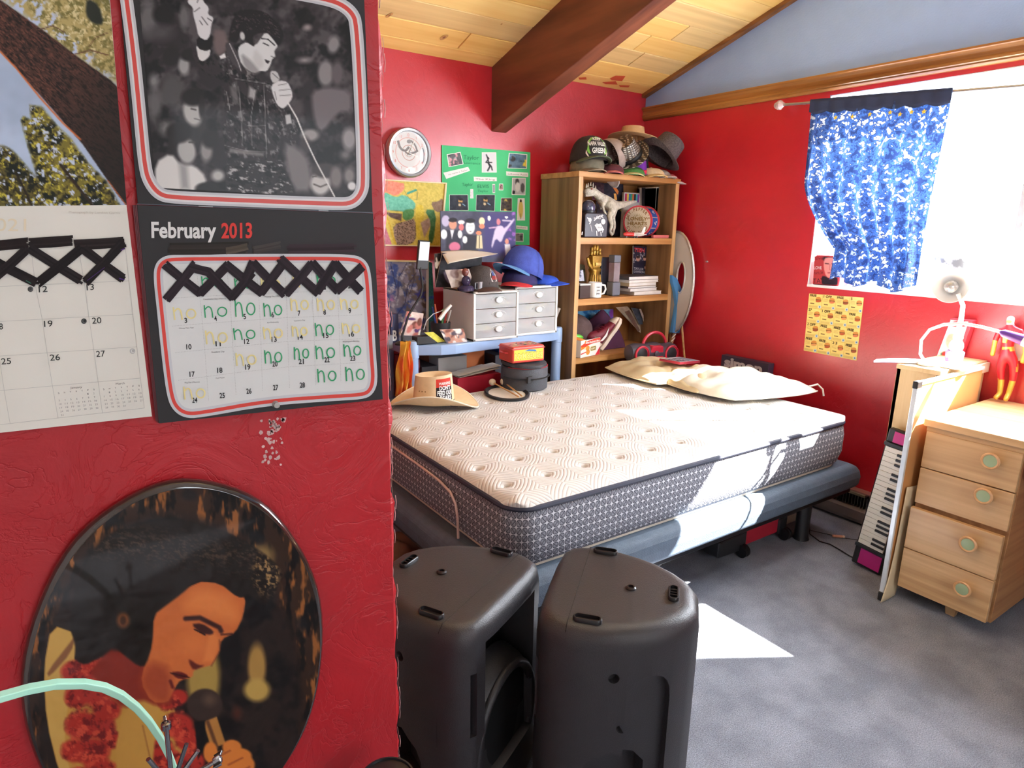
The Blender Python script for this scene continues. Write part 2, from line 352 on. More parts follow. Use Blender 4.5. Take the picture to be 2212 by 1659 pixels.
# ceiling boards
PL_ = [wood('pine_board_%s' % n, a_, b_, .5, 'x', 26) for n, a_, b_ in (('pale', (250, 216, 142), (244, 204, 128)), ('gold', (248, 208, 128), (240, 194, 112)), ('grey', (236, 204, 142), (220, 186, 126)), ('warm', (250, 210, 128), (242, 196, 112)))]
CE = struct(MB().hexa([(XL, YB + .1, zc(YB + .1) + .025), (XR + TH, YB + .1, zc(YB + .1) + .025), (XR + TH, .4, zc(.4) + .025), (XL, .4, zc(.4) + .025)] +
    [(XL, YB + .1, zc(YB + .1) + .1), (XR + TH, YB + .1, zc(YB + .1) + .1), (XR + TH, .4, zc(.4) + .1), (XL, .4, zc(.4) + .1)]).build('ceiling', PL_[2]))
struct(MB().hexa([(XL, .4, zc(.4)), (XR + TH, .4, zc(.4)), (XR + TH, YF - .1, zc(.4) - .3), (XL, YF - .1, zc(.4) - .3), (XL, .4, zc(.4) + .1), (XR + TH, .4, zc(.4) + .1), (XR + TH, YF - .1, zc(.4) - .2), (XL, YF - .1, zc(.4) - .2)]).build('rear_slope', MATS['white_wall_paint'], CE))
def plank(x0, x1, y0, y1, i):
    g = .0026; q = lambda x, y, d: (x, y, zc(y) + d)
    dz = RNG.rand() * .002
    MB().hexa([q(x0 + g, y1 - g, dz), q(x1 - g, y1 - g, dz), q(x1 - g, y0 + g, dz), q(x0 + g, y0 + g, dz), q(x0 + g, y1 - g, .03), q(x1 - g, y1 - g, .03), q(x1 - g, y0 + g, .03), q(x0 + g, y0 + g, .03)][:8]).build('board', PL_[i % 4], CE, bevel=.002, seg=1)
y = YB + .002; k = 0; yy = [3.31, 3.168, 3.022, 2.879, 2.738, 2.596, 2.458, 2.316, 2.174, 2.032, 1.89, 1.748]
JO = {0: [1.2], 1: [.3, 1.9], 2: [1.1, 3.0], 3: [.4, 2.9], 4: [1.72, 3.05], 5: [.9, 2.72], 6: [1.95], 7: [.5, 2.6], 8: [1.5, 3.1]}
for y2 in yy:
    xs = [XL] + JO.get(k, [1.0 + (k * .7) % 1.8]) + [XR]
    for a0, a1 in zip(xs[:-1], xs[1:]): plank(a0, a1, y2, y, int(RNG.randint(4)))
    y = y2; k += 1
# beam: a long dark stained timber
BM = M('dark_stained_beam', (126, 70, 48), .5, rgb2=(84, 42, 30), scale=1.3, stretch=(14, 1.1, 9), bump=.2, bscale=2, thr=(.3, .7))
bd = .345
MB().hexa([(2.185, YB + .005, zc(YB) - bd), (2.29, YB + .005, zc(YB) - bd), (2.29, .4, zc(.4) - bd), (2.185, .4, zc(.4) - bd), (2.185, YB + .005, zc(YB) + .01), (2.29, YB + .005, zc(YB) + .01), (2.29, .4, zc(.4) + .01), (2.185, .4, zc(.4) + .01)]).build('beam', BM, CE, bevel=.004)
ps_ = Print((XR, YB, ZC - .0012), (0, -SL, -1), (820, 0), 2.353, .0004)
for q in ([(1170, 398), (1200, 384), (1250, 386), (1232, 412), (1180, 408)], [(1130, 418), (1200, 412), (1210, 430), (1150, 428)], [(1010, 394), (1050, 392), (1052, 404), (1016, 404)], [(1215, 432), (1272, 434), (1265, 444), (1222, 442)]): ps_.poly(q, (206, 92, 60))
for x, y, a_, b_ in ((328, 190, 24, 9), (50, 78, 22, 6), (1124, 34, 12, 6), (620, 122, 7, 3)): ps_.ell(x, y, a_, b_, (206, 158, 100), -.5); ps_.ell(x, y, a_ * .4, b_ * .5, (150, 100, 70), -.5)
ps_.build('paint_smear', CE)['kind'] = 'stuff'
# trim along the gable and the moulded trim under the blue panel
TW = wood('oak_trim', (176, 122, 62), (128, 80, 34), .35, 'y', 30, .3)
struct(MB().hexa([(XR - .04, YB, zc(YB) - .022), (XR, YB, zc(YB) - .022), (XR, .4, zc(.4) - .022), (XR - .04, .4, zc(.4) - .022), (XR - .04, YB, zc(YB) + .002), (XR, YB, zc(YB) + .002), (XR, .4, zc(.4) + .002), (XR - .04, .4, zc(.4) + .002)]).build('trim_1', wood('trim_strip_wood', (150, 100, 52), (110, 70, 36), .5, 'y')))
pr = [(0, 2.215), (-.012, 2.217), (-.02, 2.226), (-.02, 2.232), (-.026, 2.236), (-.026, 2.246), (-.02, 2.252), (-.022, 2.27), (-.03, 2.284), (-.036, 2.288), (-.036, 2.297), (0, 2.3)]
struct(MB().prism([(XR + a_, b_) for a_, b_ in pr], -1.6, YB, 'y').build('trim_2', TW))
struct(B(XL, .409, YP - .012, YP, 0, .09).build('baseboard_partition', TW, bevel=.002))
struct(B(1.0, XR - .1, YB - .012, YB, 0, .09).build('baseboard_back', TW, bevel=.002))
# ================================================================ BED
bed = T('adjustable_bed_base', 'dark grey padded bed base on thick legs under the white mattress', 'bed frame', (2.1, 2.3, 0))
PADm = M('dark_grey_mesh_fabric', (80, 94, 110), .62, var=.1, scale=30, bump=.25, bscale=300)
nt = PADm.node_tree; bs = nt.nodes['Principled BSDF']; tcn = nd(nt, 'ShaderNodeTexCoord'); mpn = nd(nt, 'ShaderNodeMapping'); mpn.inputs['Rotation'].default_value = (0, .6, .5); nt.links.new(tcn.outputs['Object'], mpn.inputs[0])
vr = nd(nt, 'ShaderNodeTexVoronoi'); vr.inputs['Scale'].default_value = 210; vr.inputs['Randomness'].default_value = 0; nt.links.new(mpn.outputs[0], vr.inputs['Vector'])
mxn = nd(nt, 'ShaderNodeMixRGB'); mxn.blend_type = 'MULTIPLY'; mxn.inputs[0].default_value = .65; src = bs.inputs['Base Color'].links[0].from_socket
rr = nd(nt, 'ShaderNodeValToRGB'); rr.color_ramp.elements[0].color = (.35, .35, .38, 1); rr.color_ramp.elements[0].position = .15; rr.color_ramp.elements[1].position = .4
nt.links.new(vr.outputs['Distance'], rr.inputs[0]); nt.links.new(src, mxn.inputs[1]); nt.links.new(rr.outputs[0], mxn.inputs[2]); nt.links.new(mxn.outputs[0], bs.inputs['Base Color'])
BX0, BX1, BY0, BY1 = 1.05, 3.20, 1.535, 2.95
def skirt(x0, x1, y0, y1, z): return [(x0, y0, z), (x1, y0, z), (x1, y1, z), (x0, y1, z)]
prof = [(.10, .388), (.045, .386), (.02, .375), (.006, .35), (0, .32), (.004, .275), (.02, .262)]
MB().loft([skirt(BX0 + d, BX1 - d, BY0 + d, BY1 - d, z) for d, z in prof]).build('padded_rail', PADm, bed, bevel=.012, seg=3)
MB().box(BX0 + .03, BX1 - .03, BY0 + .03, BY1 - .03, .235, .263).build('steel_rail', M('black_steel', (30, 30, 34), .35, .5), bed, bevel=.003)
lg = M('black_plastic_leg', (34, 35, 40), .4)
for lx, ly in ((2.94, 1.66), (1.32, 1.72), (2.94, 2.85), (1.32, 2.85)):
    MB().xf((lx, ly, 0)).lathe([(.036, 0), (.04, .004), (.034, .02), (.034, .235)], 20).build('leg', lg, bed, smooth=True)
MX0, MX1, MY0, MY1, MZ0, MZ1 = 1.11, 3.12, 1.575, 2.935, .393, .645
mat_ = T('mattress', 'thick white tufted mattress with grey leaf patterned sides lying on the bed base', 'mattress', (2.1, 2.3, MZ0))
def rrect(x0, x1, y0, y1, r, z, n=7):
    out = []
    for cx, cy, a0 in ((x1 - r, y1 - r, 0), (x0 + r, y1 - r, 90), (x0 + r, y0 + r, 180), (x1 - r, y0 + r, 270)):
        for i in range(n + 1): a = math.radians(a0 + 90 * i / n); out.append((cx + r * math.cos(a), cy + r * math.sin(a), z))
    return out
SIDE = bpy.data.materials.new('leaf_pattern_ticking'); SIDE.use_nodes = True; nt = SIDE.node_tree; L = nt.links.new; bs = nt.nodes['Principled BSDF']; bs.inputs['Roughness'].default_value = .7
tc = nd(nt, 'ShaderNodeTexCoord'); sp = nd(nt, 'ShaderNodeSeparateXYZ'); L(tc.outputs['Object'], sp.inputs[0])
def mth(op, a_, b_=None, c_=None):
    n = nt.nodes.new('ShaderNodeMath'); n.operation = op
    for i, v in enumerate((a_, b_, c_)):
        if v is None: continue
        if isinstance(v, (int, float)): n.inputs[i].default_value = v
        else: L(v, n.inputs[i])
    return n.outputs[0]
hx = mth('ADD', mth('SUBTRACT', sp.outputs[0], sp.outputs[1]), 7.0); hz = mth('ADD', sp.outputs[2], 3.0)
def cellf(v, s_, o_=0.0): return mth('SUBTRACT', mth('FRACT', mth('ADD', mth('MULTIPLY', v, s_), o_)), .5)
S_ = 38.0
gx, gz = cellf(hx, S_), cellf(hz, S_)
rad = mth('POWER', mth('ADD', mth('POWER', mth('ABSOLUTE', gx), 2.6), mth('POWER', mth('ABSOLUTE', gz), 2.6)), 1 / 2.6)
disc = mth('LESS_THAN', rad, .475); inner = mth('LESS_THAN', rad, .37)
par = mth('MODULO', mth('ADD', mth('FLOOR', mth('MULTIPLY', hx, S_)), mth('FLOOR', mth('MULTIPLY', hz, S_))), 2.0); sg = mth('SUBTRACT', mth('MULTIPLY', mth('ABSOLUTE', par), 2.0), 1.0)
u_ = mth('ADD', gx, mth('MULTIPLY', gz, sg)); w_ = mth('SUBTRACT', gx, mth('MULTIPLY', gz, sg))
split = mth('LESS_THAN', mth('ABSOLUTE', w_), .07); vein = mth('LESS_THAN', mth('ABSOLUTE', mth('SUBTRACT', mth('ABSOLUTE', u_), .30)), .04)
dark = mth('MINIMUM', mth('ADD', mth('ADD', mth('SUBTRACT', 1.0, inner), split), mth('MULTIPLY', vein, .6)), 1.0)
mixa = nd(nt, 'ShaderNodeMixRGB'); mixa.inputs[1].default_value = (*lin((138, 140, 150)), 1); mixa.inputs[2].default_value = (*lin((62, 63, 74)), 1); L(dark, mixa.inputs[0])
mixb = nd(nt, 'ShaderNodeMixRGB'); L(disc, mixb.inputs[0]); mixb.inputs[1].default_value = (*lin((206, 207, 213)), 1); L(mixa.outputs[0], mixb.inputs[2])
L(mixb.outputs[0], bs.inputs['Base Color'])
rings = []
for z, d in ((MZ0, .03), (MZ0 + .02, .012), (MZ0 + .07, .0), (MZ0 + .16, .0), (MZ1 - .045, .006), (MZ1 - .03, .014)): rings.append(rrect(MX0 + d, MX1 - d, MY0 + d, MY1 - d, .09, z))
MB().loft(rings).build('border_panel', SIDE, mat_, smooth=True)
MB().loft([rrect(MX0 + d, MX1 - d, MY0 + d, MY1 - d, .09, z) for z, d in ((MZ0 - .004, .05), (MZ0 - .004, .026), (MZ0 + .008, .024), (MZ0 + .008, .05))]).build('bottom_binding', M('cream_binding', (226, 216, 196), .7), mat_)
piping = M('navy_piping', (46, 50, 68), .6)
MB().tube([*rrect(MX0 + .008, MX1 - .008, MY0 + .008, MY1 - .008, .09, MZ1 - .035), rrect(MX0 + .008, MX1 - .008, MY0 + .008, MY1 - .008, .09, MZ1 - .035)[0]], .0105, 8).build('piping', piping, mat_, smooth=True)
# quilted top, tufted
TX, TY = 1.36, 1.735; DX, DY = .173, .186
QUILT = bpy.data.materials.new('quilted_white_knit'); QUILT.use_nodes = True; nt = QUILT.node_tree; L = nt.links.new; bs = nt.nodes['Principled BSDF']; bs.inputs['Roughness'].default_value = .8
bs.inputs['Base Color'].default_value = (*lin((214, 209, 203)), 1); bs.inputs['Sheen Weight'].default_value = .15
tc = nd(nt, 'ShaderNodeTexCoord'); sp = nd(nt, 'ShaderNodeSeparateXYZ'); L(tc.outputs['Object'], sp.inputs[0])
nzq = nd(nt, 'ShaderNodeTexNoise'); nzq.inputs['Scale'].default_value = 5; L(tc.outputs['Object'], nzq.inputs['Vector'])
ox_, oy_ = 2.1 - TX, 2.3 - TY
cx_ = mth('SUBTRACT', mth('FRACT', mth('ADD', mth('MULTIPLY', mth('ADD', sp.outputs[0], ox_), 1 / DX), .5)), .5)
cy_ = mth('SUBTRACT', mth('FRACT', mth('ADD', mth('MULTIPLY', mth('ADD', sp.outputs[1], oy_), 1 / DY), .5)), .5)
ax_, ay_ = mth('ABSOLUTE', cx_), mth('ABSOLUTE', cy_)
dd = mth('POWER', mth('ADD', mth('POWER', mth('ADD', ax_, mth('MULTIPLY', ay_, .25)), 3.0), mth('POWER', mth('ADD', ay_, mth('MULTIPLY', ax_, .25)), 3.0)), .3333)
# checkered: half the cells carry diamonds instead
dg_ = mth('ADD', ax_, ay_)
mixd = mth('ADD', mth('MULTIPLY', dd, .45), mth('MULTIPLY', dg_, .55))
ln_ = mth('ABSOLUTE', mth('SINE', mth('ADD', mth('MULTIPLY', mixd, 34.0), mth('MULTIPLY', nzq.outputs['Fac'], 2.0))))
hgt = mth('POWER', ln_, .5)
bp = nd(nt, 'ShaderNodeBump'); bp.inputs['Strength'].default_value = .55; bp.inputs['Distance'].default_value = .004; L(hgt, bp.inputs['Height']); L(bp.outputs[0], bs.inputs['Normal'])
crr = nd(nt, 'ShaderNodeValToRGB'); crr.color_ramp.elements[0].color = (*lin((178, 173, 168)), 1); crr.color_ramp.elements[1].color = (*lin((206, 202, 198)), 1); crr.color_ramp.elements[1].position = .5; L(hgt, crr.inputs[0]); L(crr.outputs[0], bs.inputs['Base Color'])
def topz(x, y):
    e = min(x - MX0, MX1 - x, y - MY0, MY1 - y); z = MZ1 + .006 - .04 * math.exp(-max(e, 0) / .028)
    i = round((x - TX) / DX); j = round((y - TY) / DY); xx, yy_ = TX + i * DX, TY + j * DY
    if MX0 + .06 < xx < MX1 - .06 and MY0 + .06 < yy_ < MY1 - .06:
        r = math.hypot(x - xx, y - yy_); z -= .017 * math.exp(-(r / .014) ** 2) + .007 * math.exp(-(r / .05) ** 2)
    return z
def tf(u, v):
    x = MX0 + .006 + (MX1 - MX0 - .012) * u; y = MY0 + .006 + (MY1 - MY0 - .012) * v
    r = .085  # round the corners
    cx = min(max(x, MX0 + r), MX1 - r); cy = min(max(y, MY0 + r), MY1 - r); q = math.hypot(x - cx, y - cy); z = topz(x, y)
    if x != cx and y != cy and q > r - .006: k_ = (r - .006) / q; x = cx + (x - cx) * k_; y = cy + (y - cy) * k_
    return (x, y, z)
MB().surf(tf, 300, 210).build('quilted_top', QUILT, mat_, smooth=True)
# side handle strap seam cord on the foot side
MB().tube([(MX0 - .004, 2.52, .575), (MX0 - .006, 2.25, .572), (MX0 - .008, 2.06, .565), (MX0 - .01, 1.97, .55), (MX0 - .011, 1.93, .52), (MX0 - .011, 1.915, .47), (MX0 - .011, 1.91, .392)], .005, 8).build('corner_cord', M('pinkish_cord', (214, 180, 170), .6), mat_, smooth=True)

# ================================================================ SPEAKERS
def boolcut(o, cutters):
    for c in cutters:
        md = o.modifiers.new('c', 'BOOLEAN'); md.object = c; md.operation = 'DIFFERENCE'; md.solver = 'EXACT'
    dg = bpy.context.evaluated_depsgraph_get(); dg.update(); me = bpy.data.meshes.new_from_object(o.evaluated_get(dg)); o.modifiers.clear(); o.data = me
    for c in cutters: bpy.data.objects.remove(c)
    try: me.polygons.foreach_set('use_smooth', [True] * len(me.polygons)); me.set_sharp_from_angle(angle=math.radians(35))
    except Exception: pass
SPK = M('black_textured_plastic', (46, 44, 47), .38, var=.05, scale=20, bump=.18, bscale=420)
SPD = M('dark_speaker_cavity', (20, 20, 22), .5); RUB = M('black_rubber', (22, 21, 24), .35)
def splan(inset=0.0):
    q = [(-.02, .128), (-.1, .127), (-.165, .12), (-.192, .104), (-.206, .08), (-.216, .045), (-.216, 0), (-.209, -.045), (-.192, -.10), (-.165, -.155), (-.13, -.20), (-.09, -.235), (-.045, -.255)]
    q = q + [(-x, y) for x, y in q[::-1]]; c = Vector((0, -.04)); out = []
    for x, y in q:
        v = Vector((x, y)) - c; l = v.length; out.append((c + v * ((l - inset) / l))[:])
    return out
def speaker(x, y, ang, label, grp):
    t = T('loudspeaker', label, 'loudspeaker', (0, 0, 0), grp); HT = .618
    prof = [(.02, 0), (.004, .008), (0, .02), (0, HT - .05), (.003, HT - .03), (.009, HT - .016), (.019, HT - .006), (.03, HT - .001), (.045, HT)]
    b = MB().loft([[(p[0], p[1], z) for p in splan(i)] for i, z in prof]).build('cabinet', SPK, t)
    cs = []
    # horn recess in the front: tapered pocket, and two slots in its posts
    cs.append(MB().hexa([(-.15, .2, .13), (.15, .2, .13), (.105, .03, .16), (-.105, .03, .16), (-.15, .2, .575), (.15, .2, .575), (.105, .03, .545), (-.105, .03, .545)]).build('c', None))
    for s in (-1, 1): cs.append(MB().prism([(s * .17 - .008, z0) for z0 in (.33, .5)] + [(s * .17 + .008, z0) for z0 in (.5, .33)], .085, .2, 'y').build('c', None))
    # arched shallow side recesses and the handle pockets
    for s in (-1, 1):
        arc = [(-.02, .02), (-.02, .50)] + [(-.02 - .10 * (1 - math.cos(a)), .50 + .055 * math.sin(a)) for a in [math.pi * k / 8 for k in range(1, 8)]] + [(-.22, .50), (-.22, .02)]
        nrm = Vector((s * .86, -.5, 0)).normalized(); tan = Vector((0, 0, 0)); tan = Vector((-nrm.y * 1, nrm.x, 0)) * s
        base = Vector((s * .205, -.05, 0)) + nrm * .002
        def fr(w_, d): q = base + tan * w_ + nrm * d; return q
        pts = []
        ol = [(-.01, .33), (-.01, .53), (.0, .56)] if False else None
        oc = [(-.165, .03), (-.165, .43)] + [(-.165 + .0575 * (1 - math.cos(a)) , .43 + .07 * math.sin(a) ** .8) for a in [math.pi * k / 10 for k in range(1, 10)]] + [(-.05, .43), (-.05, .03)]
        A_ = [fr(w_, -.012) for w_, z in oc]; B__ = [fr(w_, .06) for w_, z in oc]
        n = len(oc); A_ = [(p.x, p.y, oc[i][1]) for i, p in enumerate(A_)]; B__ = [(p.x, p.y, oc[i][1]) for i, p in enumerate(B__)]
        c = MB().add(A_ + B__, [list(range(n))[::-1], list(range(n, 2 * n))] + [(i, (i + 1) % n, n + (i + 1) % n, n + i) for i in range(n)]).build('c', None)
        bm_fix(c); cs.append(c)
        hp = [(-.12, .12), (-.12, .24), (-.09, .275), (-.02, .30), (.03, .27), (.045, .24), (.045, .12)]
        A_ = [(*fr(w_, -.06)[:2], z) for w_, z in hp]; B__ = [(*fr(w_, .06)[:2], z) for w_, z in hp]; n = len(hp)
        c = MB().add(A_ + B__, [list(range(n))[::-1], list(range(n, 2 * n))] + [(i, (i + 1) % n, n + (i + 1) % n, n + i) for i in range(n)]).build('c', None); bm_fix(c); cs.append(c)
        for w_, z, r in ((-.02, .50, .013), (-.045, .365, .013)):
            c = MB().mx(Matrix.Translation(fr(w_, 0)) @ nrm.to_track_quat('Z', 'Y').to_matrix().to_4x4() @ Matrix.Translation((0, 0, z) if False else (0, 0, 0))).lathe([(r, -.012), (r, .03)], 14).build('c', None)
            c.data.transform(Matrix.Translation((0, 0, z))); bm_fix(c); cs.append(c)
    for c in cs: bm_fix(c)
    boolcut(b, cs)
    # horn throat, woofer rim and its grille
    MB().hexa([(-.104, .035, .165), (.104, .035, .165), (.104, .028, .165), (-.104, .028, .165), (-.104, .035, .54), (.104, .035, .54), (.104, .028, .54), (-.104, .028, .54)]).build('horn_back', SPD, t)
    cz = .225; R_ = .15
    arcp = [(R_ * math.cos(a) * 1.0, .118, cz + R_ * 1.15 * math.sin(a)) for a in [math.pi * k / 20 for k in range(-3, 24)]]
    MB().tube([(p[0], .112, p[2]) for p in arcp], .013, 10).build('woofer_rim', SPK, t, smooth=True)
    hood = lambda k, y_: [(R_ * k * math.cos(a), y_, cz + R_ * 1.15 * k * math.sin(a)) for a in [math.pi * i / 20 for i in range(0, 21)]]
    MB().loft([hood(1.0, .118), hood(1.06, .112), hood(1.16, .085), hood(1.22, .05)], caps=False, closed=False).build('woofer_hood', SPK, t, smooth=True)
    def dome(u, v):
        a = 2 * math.pi * u; r = R_ * v; return (r * math.cos(a), .10 + .006 * (1 - v * v), cz + 1.15 * r * math.sin(a))
    MB().surf(dome, 40, 6).build('woofer_grille', SPD, t, smooth=True)
    MB().prism([(-R_, .03), (R_, .03), (R_, cz), (-R_, cz)], .06, .104, 'y').build('lower_baffle', SPK, t)
    # seam between baffle and shell over the top
    MB().tube([(-.213, .044, HT - .035), (-.205, .044, HT - .012), (-.19, .044, HT - .0002), (.19, .044, HT - .0002), (.205, .044, HT - .012), (.213, .044, HT - .035), (.2165, .044, .3)], .0008, 4).build('seam', M('seam_black', (14, 14, 15), .9), t)
    def foot(x_, y_, r):
        def race(hl, hw, z): return [(math.copysign(hl - hw, math.cos(a)) * (1 if abs(math.cos(a)) > 1e-6 else 0) + hw * math.cos(a), hw * math.sin(a), z) for a in [2 * math.pi * (k + .5) / 24 for k in range(24)]]
        m = MB().xf((x_, y_, HT - .001), (0, 0, r))
        m.loft([race(.034, .0135, 0), race(.034, .0135, .008), race(.032, .0115, .0105), race(.0295, .009, .0105), race(.0285, .008, .003)])
        return m.build('foot', RUB, t, smooth=True)
    foot(-.17, 0, math.pi / 2); foot(.17, 0, math.pi / 2); ft = foot(0, -.19, 0)
    m = MB().xf((0, -.19, HT))
    for dx in (-.012, 0, .012): m.box(dx - .0012, dx + .0012, -.008, .008, 0, .008)
    m.build('foot_ribs', RUB, ft)
    MB().xf((0, -.085, HT - .001)).lathe([(.0135, 0), (.0135, .004), (.010, .007), (.007, .007), (.0065, .001)], 20).build('bolt_socket', M('dark_bolt', (40, 36, 38), .3, .3), t, smooth=True)
    t.location = (x, y, 0); t.rotation_euler = (0, 0, ang)
    return t
def bm_fix(o):
    import bmesh
    bm = bmesh.new(); bm.from_mesh(o.data); bmesh.ops.recalc_face_normals(bm, faces=bm.faces); bm.to_mesh(o.data); bm.free()
speaker(.781, 1.30, math.radians(-152.4), 'black loudspeaker with its open horn front showing, standing against the partition corner', 'pair of loudspeakers')
speaker(1.05, 1.114, math.radians(40.6), 'black loudspeaker turned backwards, rear housing towards the grey carpet', 'pair of loudspeakers')

# ================================================================ DESK
DW = wood('blond_desk_wood', (214, 176, 128), (190, 150, 104), .42, 'y', 36, .15); DWD = wood('blond_desk_side', (186, 138, 92), (160, 112, 72), .45, 'x', 36)
dk = T('wooden_desk', 'blond wooden desk with four round knobbed drawers under the window', 'desk', (3.05, .7, 0))
DX0, DX1, DYL, DYR = 2.80, 3.40, 1.115, .785
board('carcass', DX0, DX1, DYR, DYL, .055, .755, DWD, dk)
board('desktop', 2.775, 3.41, -.35, DYL + .01, .762, .792, DW, dk, .004)
board('top_rail', 2.785, 2.80, DYR, DYL, .742, .762, DW, dk)
GR = M('sage_green_inlay', (158, 176, 138), .35, var=.06)
zs_ = [(.592, .742, 2.783), (.438, .588, 2.783), (.246, .424, 2.757), (.068, .243, 2.757)]
ky = [(.875, .694), (.875, .556), (.885, .362), (.875, .178)]
for (z0, z1, xf), (yk, zk) in zip(zs_, ky):
    d = board('drawer_front', xf, xf + .022, DYR + .004, DYL - .002, z0, z1, DW, dk, .003)
    MB().mx(Matrix.Translation((xf - .001, yk, zk)) @ Matrix.Rotation(-math.pi / 2, 4, 'Y')).lathe([(.013, 0), (.013, .012), (.026, .018), (.031, .022), (.0315, .027), (.028, .030), (.024, .029), (.022, .026)], 28).build('knob', wood('knob_wood', (222, 176, 128), (200, 150, 100), .35, 'z'), d, smooth=True)
    MB().mx(Matrix.Translation((xf - .026, yk, zk)) @ Matrix.Rotation(-math.pi / 2, 4, 'Y')).lathe([(.0225, 0), (.0225, .0022), (.02, .003)], 28).build('knob_inlay', GR, d, smooth=True)
for lx, ly in ((2.82, .93), (3.34, .93)):
    MB().hexa([(lx + .008, ly - .014, 0), (lx + .034, ly - .014, 0), (lx + .034, ly + .018, 0), (lx + .008, ly + .018, 0), (lx, ly - .024, .056), (lx + .04, ly - .024, .056), (lx + .04, ly + .024, .056), (lx, ly + .024, .056)]).build('leg', DW, dk, bevel=.002)
board('side_panel', DX0, DX1, -.35, -.32, .055, .755, DWD, dk); board('centre_drawer', 2.785, 2.80, -.3, DYR - .02, .66, .75, DW, dk)
cab = T('low_bookcase', 'blond wood bookcase standing in the corner behind the desk end', 'bookcase', (3.2, 1.3, 0))
CWD = wood('blond_cabinet', (222, 196, 150), (204, 174, 126), .5, 'z', 30)
cx0, cx1, cy0, cy1, cz1 = 2.97, XR - .004, 1.172, 1.345, .935
board('side_panel', cx0, cx1, cy0, cy0 + .018, 0, cz1, CWD, cab); board('side_panel', cx0, cx1, cy1 - .018, cy1, 0, cz1, CWD, cab); board('top_panel', cx0 - .01, cx1, cy0 - .004, cy1, cz1, cz1 + .02, CWD, cab)
board('front_panel', cx0, cx0 + .015, cy0, cy1, 0, cz1, CWD, cab); board('plinth', cx0 + .02, cx1, cy0 + .02, cy1 - .02, 0, .06, CWD, cab)
TRI = board('back_rail', cx0 + .2, cx1, cy0 - .016, cy0 - .005, cz1 - .03, cz1 + .014, M('cream_rail', (232, 224, 206), .5), cab)
# ================================================================ BOOKCASE
bk = T('tall_bookcase', 'tall oak veneer bookcase crowded with toys and books in the corner', 'bookcase', (2.92, 3.15, 0))
OAK = wood('oak_veneer_side', (150, 112, 74), (112, 80, 50), .45, 'z', 22); OAK2 = wood('oak_veneer_edge', (200, 150, 92), (170, 118, 64), .42, 'x', 30); OAKB = wood('oak_back_panel', (196, 138, 78), (150, 98, 50), .5, 'z', 14); OAKV = wood('oak_front_edge', (206, 164, 112), (184, 138, 86), .42, 'z', 30)
KX0, KX1, KY0, KY1, KZ = 2.503, 3.332, 2.98, 3.335, 1.815
s = board('side_panel', KX0, KX0 + .03, KY0 + .004, KY1, 0, KZ - .03, OAK, bk); board('edge_band', KX0, KX0 + .03, KY0, KY0 + .004, 0, KZ - .03, OAKV, s, 0)
s = board('side_panel', KX1 - .03, KX1, KY0 + .004, KY1, 0, KZ - .03, OAK, bk); board('edge_band', KX1 - .03, KX1, KY0, KY0 + .004, 0, KZ - .03, OAKV, s, 0)
board('back_panel', KX0 + .03, KX1 - .03, KY1 - .012, KY1 - .002, .05, KZ - .03, OAKB, bk)
board('top_panel', KX0 - .008, KX1 + .005, KY0 - .006, KY1, KZ - .03, KZ, OAK2, bk)
SH = [1.448, 1.09, .735, .40]
for z in SH: board('shelf', KX0 + .03, KX1 - .03, KY0 + .002, KY1 - .012, z - .038, z, OAK2, bk)
board('shelf', KX0 + .03, KX1 - .03, KY0 + .002, KY1 - .012, .05, .08, OAK2, bk)
# ================================================================ BLUE SHELF UNIT
bl = T('plastic_shelf_unit', 'pale blue plastic shelf unit with round posts left of the bookcase', 'shelf', (1.97, 3.15, 0))
BLP = M('pale_blue_plastic', (150, 176, 214), .38, var=.06, scale=6)
def tier(z0, z1, nm):
    pl = [(1.44, 3.38), (1.44, 3.05), (1.47, 3.02), (1.60, 2.955), (1.68, 2.945), (2.0, 2.98), (2.40, 3.035), (2.47, 3.05), (2.49, 3.08), (2.49, 3.38)]
    MB().prism(pl, z0, z1, 'z').build(nm, BLP, bl, bevel=.006, seg=3)
tier(.845, .90, 'tier'); tier(.50, .55, 'tier'); tier(.12, .17, 'tier')
for px_, py_ in ((1.475, 3.035), (2.455, 3.075), (1.475, 3.34), (2.455, 3.34)): MB().xf((px_, py_, 0)).lathe([(.03, 0), (.03, .83), (.034, .832), (.034, .912), (.028, .92), (.01, .923)], 20).build('post', BLP, bl, smooth=True)
# ================================================================ PARTITION: calendars, plaque
NP = (0, -1, 0); PP = Vector((0, YP, 0))
# ---- tree calendar (2021)
c1 = T('wall_calendar', 'white calendar with a tree trunk photo, grid page reading 021', 'calendar', tuple(at(160, 690, 'y', YP)))
P1 = Vector((0, YP - .004, 0))
slab([(-260, -20), (236, -20), (273, 443), (-230, 447)], P1, NP, .003).build('upper_page', M('calendar_paper', (222, 220, 210), .6, var=.02), c1)
slab([(-230, 447), (273, 443), (328, 899), (-190, 955)], P1, NP, .003, k=.001).build('lower_page', MATS['calendar_paper'], c1)
S3 = 3.687
A = Art(P1, NP, [(-900, -60), (868, -60), (1010, 1640), (-840, 1650)], s=S3, cell=2.6, bg=(172, 188, 212))
A.noise(22, 300, 3)
A.poly([(-900, -60), (1100, -60), (1100, 760), (880, 640), (500, 380), (120, 60), (-100, -60)], (178, 160, 104), 60)
A.nmix((120, 112, 62), 34, .4, .7, 4, A.mask_poly([(120, -60), (1100, -60), (1100, 700), (880, 620), (400, 300)], 60))
A.nmix((214, 200, 150), 26, .62, .8, 5, A.mask_poly([(150, -60), (1100, -60), (1100, 700), (880, 620), (400, 300)], 60))
A.nmix((186, 198, 222), 60, .62, .75, 9, A.mask_poly([(0, -60), (300, -60), (900, 620), (560, 560), (200, 200)], 60))
